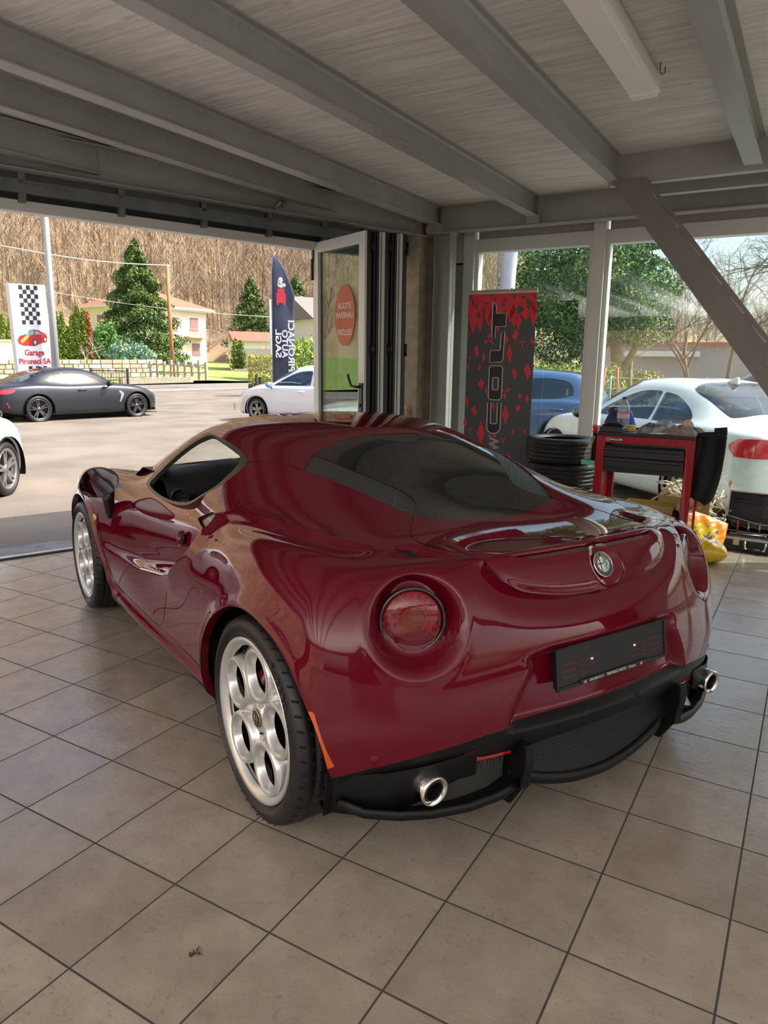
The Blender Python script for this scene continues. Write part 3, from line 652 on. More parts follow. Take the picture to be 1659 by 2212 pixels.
# --- garage sign totem
sp = gd(79, 24.5, -.44); sg = empty('garage_sign', sp, facing(sp)+math.radians(14), 'white lit totem sign with checkered flags and a red car', 'sign')
sg.rotation_euler[1] = math.radians(-1.5)
white_s = mat('sign_white', 'dedfe4', .5); blk_s = mat('sign_black', '26272a', .5); redp = mat('sign_red', 'b3262c', .5)
m = MB(); m.box((-.52,0,.15),(.52,.34,3.30)); sg.scale = (.97, .97, 1.213); m.build('cabinet', white_s, sg, bevel=.01)
m = MB(); m.box((-.50,-.012,.2),(.50,.0,3.27)); fcx = m.build('sign_face', white_s, sg)
m = MB()
def chk(x0, z0, cols, rows, s):
    for r in range(rows):
        for c in range(cols):
            if (r+c) % 2 == 0: m.box((x0+c*s, -.016, z0-r*s*.95-s*.95), (x0+c*s+s, -.011, z0-r*s*.95))
chk(-.245, 3.27, 5, 9, .107); m.build('checkered_flag', blk_s, fcx)
m = MB(); chk(-.20, 1.36, 5, 7, .107); m.build('checkered_flag', blk_s, fcx)
# red sports car picture: plain generic car silhouette, flat on the sign
def flatp(name, pts, y, mtl): mb = MB(); mb.prism(pts, y-.002, y, 'xz'); return mb.build(name, mtl, fcx)
flatp('car_picture', [(-.43,1.98),(-.40,1.90),(-.28,1.85),(.02,1.84),(.10,1.86),(.36,1.94),(.42,2.0),(.43,2.08),(.38,2.14),(.20,2.22),(.08,2.24),(-.06,2.22),(-.20,2.12),(-.36,2.08)], -.014, redp)
flatp('car_windscreen', [(-.20,2.12),(-.06,2.21),(.06,2.22),(.04,2.12),(-.10,2.08)], -.017, mat('sign_glass', '7da9ad', .4)); flatp('car_window', [(.08,2.12),(.09,2.20),(.18,2.19),(.28,2.12)], -.017, _M['sign_glass'])
flatp('car_stripe', [(-.36,1.96),(-.30,1.90),(-.08,2.07),(-.16,2.10)], -.017, mat('sign_yellow', 'e0a83c', .5))
for cx, cz, r in ((.06,1.93,.085),(.36,2.0,.07)):
    flatp('car_tyre', [(cx+r*.8*math.cos(a*PI/10), cz+r*math.sin(a*PI/10)) for a in range(20)], -.019, blk_s); flatp('car_rim', [(cx+r*.5*math.cos(a*PI/8), cz+r*.66*math.sin(a*PI/8)) for a in range(16)], -.022, mat('sign_grey', 'b9b4aa', .5))
text_part('sign_lettering', 'Garage', .20, redp, fcx, (.01,-.016,1.68), (PI/2,0,0), .002, width=.56, bold=.006)
text_part('sign_lettering', 'Pironaci SA', .19, redp, fcx, (.0,-.016,1.47), (PI/2,0,0), .002, width=.92, bold=.006)

# --- feather flag, its print seen from the back
fp = gd(589, 26, 0); fl_ = empty('feather_flag', fp, facing(fp), 'tall dark blue feather flag with mirrored white lettering', 'flag')
top = at(589, 548, 26).z; navy = noisy('flag_navy', '343a4e', '3d4459', 3., .7)
navy.node_tree.nodes['Principled BSDF'].inputs['Transmission Weight'].default_value = 0
m = MB(); vs = []; nz = 30; nx = 8
for i in range(nz+1):
    u = i/nz; z = .55+(top-.55)*u; w = (.62+.14*math.sin(u*2.2))*min(1., ((1-u)/.30)**.55 if u > .7 else 1.)
    for j in range(nx+1):
        x = w*j/nx; vs.append((x+.02, .05*math.sin(x*6+z*1.3)*(j/nx), z-(.0 if u < 1 else 0)))
m.add(vs, [(i*(nx+1)+j, i*(nx+1)+j+1, (i+1)*(nx+1)+j+1, (i+1)*(nx+1)+j) for i in range(nz) for j in range(nx)], True); fc = m.build('cloth', navy, fl_)
md = fc.modifiers.new('t', 'SOLIDIFY'); md.thickness = .004
m = MB(); m.tube([(0,0,0),(0,0,top-.6),(.05,0,top-.1),(.16,0,top+.06)], .02, 8); m.build('pole', mat('flag_pole_grey', '8c8f95', .4, .5), fl_)
fw = mat('flag_white', 'e6e7ee', .6)
def mir(o): o.scale = (-1, 1, 1); return o
R90 = (PI/2, PI/2, 0)
def flag_text(txt, x, z0, z1, size):
    o = text_part('flag_lettering', txt, size, fw, fc, (x, -.075, (z0+z1)/2), (0,0,0), .003, width=abs(z1-z0), bold=.008)
    # letters run up the flag and are mirrored: seen from behind
    o.rotation_euler = (0,0,0); me = o.data
    for v in me.vertices:
        a, b, c = v.co; v.co = (b, c, a)
    return o
zf = lambda py: at(610, py, 26).z
flag_text('PIRONACI', .64, zf(802), zf(692), .30); flag_text('AUTO', .42, zf(773), zf(712), .27); flag_text('SAGL', .20, zf(773), zf(712), .27)
m = MB(); m.box((.16,-.085,zf(655)),(.48,-.075,zf(634))); m.box((.20,-.085,zf(634)),(.44,-.075,zf(624))); m.box((.17,-.085,zf(659)),(.23,-.075,zf(655))); m.box((.40,-.085,zf(659)),(.46,-.075,zf(655))); m.build('red_car_print', mat('flag_red', 'd23a48', .6), fc)
m = MB()
for k in range(9): a = k*.7; m.lathe([(0,0),(.05+.02*math.sin(k),0),(0,-.01)], 10, 'y', o=(.30+.10*math.cos(a)*(k/6), -.078, zf(612)+.12*math.sin(a)))
m.build('smoke_print', fw, fc)
m = MB(); m.box((.10,-.085,zf(838)),(.40,-.075,zf(832))); m.box((.10,-.085,zf(829)),(.52,-.075,zf(827))); m.build('red_lines', _M['flag_red'], fc)
# a second flag leans behind the left window pane
fp2 = gd(1068, 11., 0); t = empty('feather_flag', fp2, facing(fp2), 'white and red feather flag rising behind the left window pane', 'flag')
m = MB(); vs = []
for i in range(13):
    z = 1.9+i*.2; w = .22
    for j in range(4): vs.append((w*j/3+.05*i/12*2, .03*math.sin(j*2+i*.5), z))
m.add(vs, [(i*4+j, i*4+j+1, (i+1)*4+j+1, (i+1)*4+j) for i in range(12) for j in range(3)], True); c_ = m.build('cloth', mat('flag_lilac', 'cfc6d6', .7), t); md = c_.modifiers.new('t', 'SOLIDIFY'); md.thickness = .004
m = MB(); m.box((.06,-.045,1.95),(.20,-.035,2.25)); m.build('red_print', _M['flag_red'], c_)
m = MB(); m.tube([(0,0,0),(.0,0,3.),(.08,0,4.3)], .015, 8); m.build('pole', _M['flag_pole_grey'], t)

# --- hedge planter
hp = gd(565, 34.5, 0); t = empty('hedge_planter', hp, facing(hp), 'clipped yellow-green hedge in a dark planter beside the flag', 'hedge')
m = MB(); m.box((-.62,-.5,0),(.66,.5,.42)); m.build('planter', noisy('planter_dark', '55504c', '403c39', 8., .8), t, bevel=.02)
n = 9000; p = np.c_[rng.uniform(-.60,.62,n), rng.uniform(-.5,.5,n), rng.uniform(.4,1.72,n)]; k = np.max(np.abs(np.c_[p[:,0]/.62, p[:,1]/.5, (p[:,2]-1.05)/.68]), axis=1) > .8
leaves(p[k], .036, 'foliage', [gm('hedge_y', 'b3ac4a'), gm('hedge_g', '7f8c3c'), gm('hedge_l', 'cfc878')], t)
round_bush('green_bush', gd(655, 45, .2), 2.6, 1.3, 1600, .10, [gm('bush_y', '9aa63c'), gm('bush_green2', '6f9a4e')], 'bright green bush right of the feather flag')

# --- trees behind the windows
tb = gd(1342, 21, -.1); t = empty('yew_tree', tb, 0, 'big dense green tree behind the windows', 'tree')
n = 56000; u = rng.normal(size=(n, 3)); u /= np.linalg.norm(u, axis=1, keepdims=True)
cl = rng.normal(size=(60, 3)); cl /= np.linalg.norm(cl, axis=1, keepdims=True); cl = cl*np.array([2.25, 2.1, 2.1])*rng.uniform(.45, 1, (60, 1))+np.array([-1.0, 0, 3.75]); ci = rng.integers(0, 60, n)
p = cl[ci]+u*rng.uniform(.5, .85, (n, 1))**.5*np.array([.80, .80, .55]); p = p[p[:,2] > 1.35]; leaves(p, .036, 'foliage', [gm('yew_dark', '3a5a3f'), gm('yew_mid', '5a7f4a'), gm('yew_light', '93ad62')], t)
m = MB(); m.tube([(0,0,0),(-.02,0,1.0),(-.2,0,2.2),(-.6,.1,4.)], [.20,.17,.14,.06], 10); m.tube([(.0,0,1.3),(.5,.1,2.4),(.8,.2,3.4)], [.12,.07,.03], 8); m.tube([(.28,.1,0),(.26,.1,.9),(.22,.1,1.9)], [.07,.06,.05], 8); m.build('trunk', noisy('bark_olive', '8a7c5e', 'a39a70', 6., .9, .4), t)  # trunk bark in two olive-tan tones
branch_tree('bare_tree', gd(1690, 18, -.1), 8.2, .12, 6, 'large crooked leafless tree at the right behind the windows', seed=31, spread=.9, nb=4)
branch_tree('bare_tree', gd(1500, 24, -.1), 6.4, .09, 6, 'leafless tree between the big green tree and the stair stringer', seed=44, spread=.8, nb=4, mtl=mat('bark_warm', '8b7762', .9))
branch_tree('bare_tree', gd(1565, 30, -.1), 8.5, .10, 6, 'farther leafless tree seen under the stair stringer', seed=21, spread=.95, nb=4, mtl=_M['bark_grey'])
hg = gd(1260, 17, -.1)
for px, d, h, R, lb, mm in ((1310, 19, 1.5, .55, 'clipped green hedge bush beside the yew trunk', [gm('hb1', '8aa040'), gm('hb2', 'a8ba55')]), (1180, 18, 1.6, 1.3, 'yellow-green bush behind the left window pane', [gm('hb3', '9aa05a'), gm('hb1', '8aa040')]), (1210, 24, 2.3, 1.0, 'pale blossoming bush under the big green tree', [gm('bl1', 'd8cdb8'), gm('bl2', 'c9b89c')]), (1395, 22, 1.4, .7, 'scrubby bush right of the yew trunk', [gm('hb1', '8aa040'), gm('bl2', 'c9b89c')]), (1085, 19, 1.6, 1.0, 'green bush directly right of the roll-up banner', [gm('hb4', '6f8c4c'), gm('hb1', '8aa040')])):
    round_bush('garden_bush', gd(px, d, -.1), h, R, 4200, .038, mm, lb)
t = empty('play_frame', gd(1322, 16.5, -.1), facing(gd(1322, 16.5)), 'small red swing frame in front of the yew trunk', 'swing'); m = MB(); m.tube([(-.25,0,0),(-.12,0,1.5)], .03, 6); m.tube([(.25,0,0),(.12,0,1.5)], .03, 6); m.tube([(-.2,0,.55),(0,0,.45),(.2,0,.55)], .03, 6); m.build('frame', mat('swing_red', 'c8545a', .6), t)
bd = gd(1490, 48, 0); t = empty('workshop_building', bd, facing(bd), 'long grey building with a red roof edge behind the leafless trees', 'building')
m = MB(); m.box((-6,-3,0),(9,3,2.7)); m.build('walls', mat('bld_grey', 'a9a6a6', .9), t); m = MB(); m.box((-6.2,-3.3,2.7),(9.2,3.3,2.85)); m.build('roof_edge', mat('roof_edge_red', 'c25a4e', .7), t); m = MB(); m.box((-3.5,-3.6,2.05),(.5,-3.,2.35)); m.build('awning', mat('awning_white', 'dcdad4', .8), t)
def mesh_fence(pa, pb, h, label):
    t = empty('wire_fence', pa, 0, label, 'fence'); q = pb-pa; g = mat('fence_grey', '9da09c', .6); n = 5
    for k in range(n+1): m = MB(); m.tube([q*(k/n), q*(k/n)+Vector((0,0,h))], .025, 6); m.build('post', g, t)
    m = MB()
    for z in np.linspace(.1, h-.05, 7): m.tube([Vector((0,0,z)), q+Vector((0,0,z))], .007, 4)
    for k in range(70): m.tube([q*(k/70)+Vector((0,0,.05)), q*(k/70)+Vector((0,0,h-.03))], .004, 3)
    m.build('wire_mesh', g, t); return t
mesh_fence(gd(1130, 15, -.1), gd(1640, 15, -.1), 1.35, 'grey wire mesh fence behind the parked white car')
# ------------------------------------------------------------------ the dark red coupe: body surface
# local frame: x forward from the rear axle, y to the left, z up, metres
def pchip(xs, ys, x):
    xs = np.asarray(xs, float); ys = np.asarray(ys, float); x = np.asarray(x, float)
    h = np.diff(xs); d = np.diff(ys)/h; m = np.zeros(len(xs))
    for i in range(1, len(xs)-1):
        m[i] = 0 if d[i-1]*d[i] < 0 else (h[i-1]+h[i])/(h[i-1]/d[i]+h[i]/d[i-1]) if d[i-1]*d[i] > 0 else 0
        m[i] = .5*m[i]+.5*(h[i]*d[i-1]+h[i-1]*d[i])/(h[i-1]+h[i]) if abs(m[i]) > 0 else .35*(h[i]*d[i-1]+h[i-1]*d[i])/(h[i-1]+h[i])
    m[0] = d[0]; m[-1] = d[-1]
    i = np.clip(np.searchsorted(xs, x)-1, 0, len(xs)-2); t = (x-xs[i])/h[i]
    return (2*t**3-3*t**2+1)*ys[i]+(t**3-2*t**2+t)*h[i]*m[i]+(-2*t**3+3*t**2)*ys[i+1]+(t**3-t**2)*h[i]*m[i+1]
# stations: nominal x and eleven (y, z) points from the sill up to the centre line
SEC = [
 (-.36, [(.800,.250),(.870,.275),(.890,.360),(.898,.500),(.890,.640),(.850,.762),(.765,.835),(.600,.850),(.420,.868),(.220,.868),(0,.868)]),
 (-.20, [(.800,.230),(.885,.260),(.910,.350),(.925,.490),(.925,.645),(.880,.790),(.775,.862),(.600,.862),(.415,.872),(.220,.862),(0,.858)]),
 ( .00, [(.800,.200),(.900,.235),(.918,.340),(.936,.490),(.940,.650),(.900,.800),(.785,.880),(.600,.885),(.400,.930),(.220,.915),(0,.888)]),
 ( .20, [(.790,.180),(.890,.215),(.912,.330),(.932,.480),(.932,.640),(.895,.790),(.795,.880),(.640,.900),(.445,.985),(.250,.990),(0,.985)]),
 ( .40, [(.790,.165),(.875,.200),(.898,.330),(.915,.480),(.915,.620),(.885,.750),(.805,.858),(.680,.905),(.500,1.025),(.290,1.062),(0,1.070)]),
 ( .60, [(.800,.155),(.870,.190),(.888,.320),(.902,.470),(.905,.600),(.885,.725),(.820,.838),(.715,.900),(.545,1.058),(.320,1.122),(0,1.138)]),
 ( .80, [(.815,.150),(.872,.190),(.885,.320),(.893,.460),(.895,.590),(.878,.705),(.825,.805),(.735,.885),(.575,1.090),(.348,1.152),(0,1.168)]),
 (1.00, [(.830,.150),(.878,.190),(.888,.320),(.888,.455),(.885,.580),(.868,.690),(.825,.775),(.742,.855),(.592,1.112),(.365,1.166),(0,1.180)]),
 (1.25, [(.840,.150),(.885,.190),(.892,.320),(.885,.450),(.875,.570),(.858,.675),(.822,.750),(.745,.822),(.603,1.108),(.378,1.163),(0,1.177)]),
 (1.50, [(.845,.150),(.888,.190),(.892,.320),(.885,.450),(.872,.570),(.858,.670),(.822,.745),(.742,.806),(.618,1.035),(.390,1.115),(0,1.140)]),
 (1.75, [(.840,.160),(.885,.200),(.890,.320),(.888,.450),(.880,.580),(.865,.680),(.820,.755),(.730,.800),(.635,.918),(.405,1.010),(0,1.045)]),
 (1.95, [(.830,.180),(.882,.215),(.895,.320),(.900,.460),(.895,.590),(.878,.700),(.820,.780),(.710,.812),(.610,.835),(.410,.900),(0,.935)]),
 (2.15, [(.820,.210),(.885,.240),(.905,.340),(.918,.480),(.912,.610),(.885,.725),(.815,.802),(.700,.815),(.580,.795),(.390,.808),(0,.830)]),
 (2.40, [(.820,.210),(.885,.240),(.905,.340),(.922,.480),(.915,.615),(.880,.725),(.800,.795),(.680,.795),(.550,.762),(.360,.760),(0,.775)]),
 (2.65, [(.810,.210),(.865,.240),(.880,.340),(.895,.470),(.885,.590),(.845,.690),(.765,.755),(.645,.755),(.520,.722),(.340,.715),(0,.725)]),
 (2.90, [(.740,.210),(.790,.240),(.805,.330),(.810,.440),(.795,.540),(.755,.625),(.680,.680),(.580,.680),(.470,.660),(.300,.655),(0,.665)]),
 (3.08, [(.620,.220),(.650,.240),(.665,.320),(.670,.410),(.650,.490),(.610,.560),(.550,.600),(.470,.605),(.380,.600),(.240,.600),(0,.605)]),
]
SX = [s[0] for s in SEC]
DX0 = [-.02,-.025,-.03,-.03,-.015,.02,.045,-.05,-.105,-.13,-.135]      # rows run on past the last station at the tail
XS = [-.36,-.27,-.18,-.09,0,.1,.2,.3,.4,.5,.6,.7,.8,.9,1.0,1.12,1.25,1.37,1.5,1.62,1.75,1.85,1.95,2.05,2.15,2.27,2.4,2.52,2.65,2.78,2.9,3.0,3.08]
def cage_point(i, r):
    x = XS[i]; y = float(pchip(SX, [s[1][r][0] for s in SEC], x)); z = float(pchip(SX, [s[1][r][1] for s in SEC], x))
    w = max(0., 1-(x-XS[0])/.20)
    return [x+DX0[r]*w*w*(3-2*w) if w > 0 else x, y, z]
# rear fascia: rows 0..6 by columns 1..4 towards the centre line
RF = {0: [(-.505,.660,.300),(-.575,.450,.335),(-.612,.220,.352),(-.622,0,.356)],
      1: [(-.520,.665,.325),(-.590,.450,.362),(-.628,.220,.380),(-.640,0,.385)],
      2: [(-.522,.668,.395),(-.592,.450,.420),(-.628,.220,.435),(-.640,0,.440)],
      3: [(-.520,.680,.510),(-.585,.450,.530),(-.618,.220,.540),(-.630,0,.545)],
      4: [(-.492,.670,.630),(-.560,.445,.640),(-.596,.220,.648),(-.608,0,.650)],
      5: [(-.460,.655,.760),(-.520,.435,.770),(-.555,.220,.772),(-.566,0,.772)],
      6: None}
def body_surface(levels=3):
    N = len(XS); vs = []; idx = {}
    def add(p, key): idx[key] = len(vs); vs.append(p); return idx[key]
    for sgn in (1, -1):
        for i in range(N):
            for r in range(11):
                if sgn < 0 and r == 10: idx[(i, r, -1)] = idx[(i, r, 1)]; continue
                x, y, z = cage_point(i, r)
                if i == 0 and r == 8: z += .012
                if i == 0 and r > 8: z += .018
                add((x, y*sgn, z), (i, r, sgn))
        for k in range(6):
            for t in range(1, 5):
                if sgn < 0 and t == 4: idx[('R', k, 4, -1)] = idx[('R', k, 4, 1)]; continue
                x, y, z = RF[k][t-1]; add((x, y*sgn, z), ('R', k, t, sgn))
        # nose closes with the same layout
        for k in range(6):
            for t in range(1, 5):
                if sgn < 0 and t == 4: idx[('F', k, 4, -1)] = idx[('F', k, 4, 1)]; continue
                s0 = cage_point(N-1, k); tz = s0[2]+.0; yy = s0[1]*(1-t/4.); xx = 3.10+.14*math.sin(PI/2*t/4.)*(1 if k < 5 else .8)
                add((xx, yy*sgn, tz), ('F', k, t, sgn))
    def g(key, k, t, s):
        if t == 0: return idx[((0 if key == 'R' else N-1), k, s)]
        if k == 6: return idx[((0 if key == 'R' else N-1), 6+t, s)]
        return idx[(key, k, t, s)]
    fs = []
    for s in (1, -1):
        for i in range(N-1):
            for r in range(10):
                q = (idx[(i,r,s)], idx[(i+1,r,s)], idx[(i+1,r+1,s)], idx[(i,r+1,s)])
                fs.append(q[::-1] if s > 0 else q)
        for k in range(6):
            for t in range(4):
                q = (g('R',k,t,s), g('R',k+1,t,s), g('R',k+1,t+1,s), g('R',k,t+1,s)); fs.append(q[::-1] if s > 0 else q)
                q = (g('F',k,t,s), g('F',k+1,t,s), g('F',k+1,t+1,s), g('F',k,t+1,s)); fs.append(q if s > 0 else q[::-1])
    me = bpy.data.meshes.new('tmp'); me.from_pydata(vs, [], fs)
    # crisp spoiler edge: crease along the top of the rear fascia
    cr = me.attributes.new('crease_edge', 'FLOAT', 'EDGE')
    ring = set()
    for s in (1, -1):
        for r in range(8, 10): ring.add(frozenset((idx[(0,r,s)], idx[(0,r+1,s)])))
    for e in me.edges:
        if frozenset(e.vertices) in ring: cr.data[e.index].value = .8
    o = bpy.data.objects.new('tmp', me); C.objects.link(o)
    md = o.modifiers.new('s', 'SUBSURF'); md.levels = levels; md.render_levels = levels
    dg = bpy.context.evaluated_depsgraph_get(); ev = o.evaluated_get(dg); m2 = ev.to_mesh()
    V = np.empty(len(m2.vertices)*3); m2.vertices.foreach_get('co', V); V = V.reshape(-1, 3)
    F = [tuple(p.vertices) for p in m2.polygons]
    ev.to_mesh_clear(); bpy.data.objects.remove(o, do_unlink=True); bpy.data.meshes.remove(me)
    return V, F
def vnormals(V, F):
    F4 = np.array([f if len(f) == 4 else f+(f[-1],) for f in F]); n = np.cross(V[F4[:,2]]-V[F4[:,0]], V[F4[:,3]]-V[F4[:,1]])
    N = np.zeros_like(V)
    for k in range(4): np.add.at(N, F4[:,k], n)
    return N/np.maximum(np.linalg.norm(N, axis=1, keepdims=True), 1e-12)
# ------------------------------------------------------------------ panels cut out of the body surface
def curve2(pts, n=8, closed=True):
    """Catmull-Rom through 2-D points; a point given as a triple keeps its corner sharp"""
    P = [tuple(p[:2]) for p in pts]; S = [len(p) > 2 for p in pts]; m = len(P); out = []
    rng = range(m) if closed else range(m-1)
    for i in rng:
        p1, p2 = np.array(P[i]), np.array(P[(i+1) % m])
        p0 = np.array(P[i-1]) if (closed or i > 0) and not S[i] else p1-(p2-p1)*.5
        p3 = np.array(P[(i+2) % m]) if (closed or i+2 < m) and not S[(i+1) % m] else p2+(p2-p1)*.5
        for k in range(n):
            t = k/n; out.append(.5*((2*p1)+(-p0+p2)*t+(2*p0-5*p1+4*p2-p3)*t*t+(-p0+3*p1-3*p2+p3)*t**3))
    if not closed: out.append(np.array(P[-1]))
    return np.array(out)
def seg_dist(X, poly, closed=True):
    A = poly; B = np.roll(poly, -1, 0)
    if not closed: A, B = poly[:-1], poly[1:]
    best = np.full(len(X), 1e9); sgn = np.ones(len(X)); par = np.zeros(len(X))
    for k, (a, b) in enumerate(zip(A, B)):
        e = b-a; L = e@e
        if L < 1e-14: continue
        w = X-a; t = np.clip((w@e)/L, 0, 1); d = np.hypot(*(w-t[:,None]*e).T); u = d < best
        best = np.where(u, d, best); sgn = np.where(u, np.sign(e[0]*w[:,1]-e[1]*w[:,0]), sgn); par = np.where(u, (k+t)/len(A), par)
    return best, sgn, par
def poly_sd(X, poly):
    """signed distance to a closed polygon, negative inside"""
    lo = poly.min(0)-.12; hi = poly.max(0)+.12; out = np.full(len(X), .12)
    near = ((X > lo) & (X < hi)).all(1); Y = X[near]
    if len(Y) == 0: return out
    d, _, _ = seg_dist(Y, poly); ins = np.zeros(len(Y), bool)
    for a, b in zip(poly, np.roll(poly, -1, 0)):
        c = ((a[1] > Y[:,1]) != (b[1] > Y[:,1])); xx = (b[0]-a[0])*(Y[:,1]-a[1])/(b[1]-a[1]+1e-15)+a[0]
        ins ^= c & (Y[:,0] < xx)
    out[near] = np.where(ins, -d, d); return out
class Shell:
    """a piece of surface: original coordinates O, with polygons F"""
    def __init__(s, O, F): s.O = O; s.F = F
    def clip(s, f):
        """returns (outside f>0, inside f<=0)"""
        f = np.where(np.abs(f) < 1e-7, 1e-7, f); pos = f > 0
        Fa = []; Fb = []; O = list(map(tuple, [])); extra = []; cache = {}; n = len(s.O)
        for fc in s.F:
            q = [pos[i] for i in fc]
            if all(q): Fa.append(fc)
            elif not any(q): Fb.append(fc)
            else:
                pa = []; pb = []; m = len(fc)
                for k in range(m):
                    i, j = fc[k], fc[(k+1) % m]
                    (pa if pos[i] else pb).append(i)
                    if pos[i] != pos[j]:
                        key = (i, j) if i < j else (j, i)
                        if key not in cache:
                            a, b = key; t = f[a]/(f[a]-f[b]); cache[key] = n+len(extra); extra.append(s.O[a]*(1-t)+s.O[b]*t)
                        pa.append(cache[key]); pb.append(cache[key])
                if len(pa) > 2: Fa.append(tuple(pa))
                if len(pb) > 2: Fb.append(tuple(pb))
        O2 = np.vstack([s.O, np.array(extra)]) if extra else s.O
        return Shell(O2, Fa).compact(), Shell(O2, Fb).compact()
    def compact(s):
        if not s.F: return Shell(np.zeros((0, s.O.shape[1])), [])
        u = np.unique(np.fromiter((i for f in s.F for i in f), int)); mp = np.full(len(s.O), -1); mp[u] = np.arange(len(u))
        return Shell(s.O[u], [tuple(int(mp[i]) for i in f) for f in s.F])
    def join(s, o):
        n = len(s.O); return Shell(np.vstack([s.O, o.O]), s.F+[tuple(i+n for i in f) for f in o.F])
# --- traced outlines, car frame
ARCH_R = curve2([(.50,-.1),(.482,.241),(.459,.326),(.413,.415),(.341,.501),(.235,.593),(.115,.660),(.015,.688),(-.069,.690),(-.152,.673),(-.228,.643),(-.298,.590),(-.350,.512),(-.378,.430),(-.392,.306),(-.40,-.1)])
ARCH_F = curve2([(1.74,-.1),(1.846,.300),(1.95,.405),(2.035,.510),(2.105,.594),(2.20,.644),(2.32,.664),(2.45,.650),(2.57,.595),(2.66,.505),(2.72,.38),(2.75,.2),(2.75,-.1)])
HATCH = curve2([(.562,.0),(.555,.19),(.532,.31),(.492,.42),(.432,.498,1),(.33,.466),(.167,.415),(.054,.372),(.0,.347),(-.038,.315),(-.064,.26),(-.078,.13),(-.083,0),
                (-.078,-.13),(-.064,-.26),(-.038,-.315),(.0,-.347),(.054,-.372),(.167,-.415),(.33,-.466),(.432,-.498,1),(.492,-.42),(.532,-.31),(.555,-.19)])
VENT = curve2([(.50,.425,1),(.41,.389),(.31,.352),(.185,.288),(.125,.258),(.08,.252),(.035,.268),(-.02,.32,1),(.0,.40,1),(.10,.45,1),(.45,.54,1)])
TOPMESH = curve2([(.60,.135,1),(.522,.10),(.484,.02),(.486,-.05),(.515,-.095),(.545,-.115),(.60,-.12,1)])
DLO = curve2([(1.62,.818),(1.408,.800),(1.192,.802),(1.02,.815),(.893,.838),(.814,.884),(.742,.928),(.70,.985),(.70,1.016,1),(.745,1.036),(.855,1.062),(1.024,1.083),(1.20,1.092,1),(1.33,1.04),(1.47,.955),(1.60,.865)])
DLO_IN = curve2([(1.56,.823),(1.38,.810),(1.19,.812),(1.03,.825),(.91,.846),(.83,.889),(.765,.936),(.745,1.005),(.785,1.036),(.885,1.056),(1.03,1.075),(1.175,1.082),(1.29,1.035),(1.43,.950),(1.54,.862)])
WSH = curve2([(1.27,0),(1.262,.30),(1.235,.44),(1.215,.505),(1.30,.553),(1.45,.60),(1.60,.625),(1.76,.62),(1.95,.575),(2.06,.40),(2.10,0),(2.06,-.40),(1.95,-.575),(1.76,-.62),(1.60,-.625),(1.45,-.60),(1.30,-.553),(1.215,-.505),(1.235,-.44),(1.262,-.30)])
DOOR = curve2([(.742,.928,1),(.67,.889),(.598,.852),(.565,.785),(.635,.705),(.80,.590),(.875,.480),(.93,.360),(1.0,.308),(1.08,.294),(1.376,.290),(1.60,.296),(1.78,.330),(1.90,.430),(1.955,.547),(1.985,.640),(1.99,.72),(1.95,.80,1),(1.62,.822),(1.30,.86,1),(1.0,.87,1)])
LIDZ = curve2([(.395,.95,1),(.392,.87),(.385,.845),(.362,.812),(.31,.782),(.20,.760),(.10,.752),(0,.750),(-.10,.752),(-.20,.760),(-.31,.782),(-.362,.812),(-.385,.845),(-.392,.87),(-.395,.95,1)])
DECK = curve2([(0,.30,1),(-.016,.335,1),(-.085,.378),(-.145,.425),(-.185,.442),(-.255,.430),(-.38,.409),(-.43,.395),(-.475,.39,1),(-.475,-.39,1),(-.43,-.395),(-.38,-.409),(-.255,-.430),(-.185,-.442),(-.145,-.425),(-.085,-.378),(-.016,-.335,1),(0,-.30,1)])
BSEAM = curve2([(-.10,.93),(-.145,.913),(-.23,.869),(-.27,.805),(-.290,.723),(-.310,.645),(-.359,.558),(-.416,.439),(-.45,.392)], closed=False)
CREASE = curve2([(.60,.785),(.50,.765),(.36,.742),(.19,.718),(.08,.695),(-.025,.665),(-.12,.618),(-.20,.562)], closed=False)
BUMPY = ([0,.246,.357,.473,.625,.768,.855,.90], [.427,.427,.424,.412,.383,.344,.306,.29])
PLATE_R = curve2([(-.40,.405,1),(.40,.405,1),(.385,.47),(.33,.56),(.275,.622),(-.275,.622),(-.33,.56),(-.385,.47)])
TAILC = np.array([-.455,.630,.722]); TAILN = np.array([-.90,.43,.06]); TAILN /= np.linalg.norm(TAILN)
def door_edge(z): return np.interp(z, [.30,.36,.48,.59,.705,.785,.852,.889,.93], [1.0,.93,.875,.80,.635,.565,.598,.67,.742])
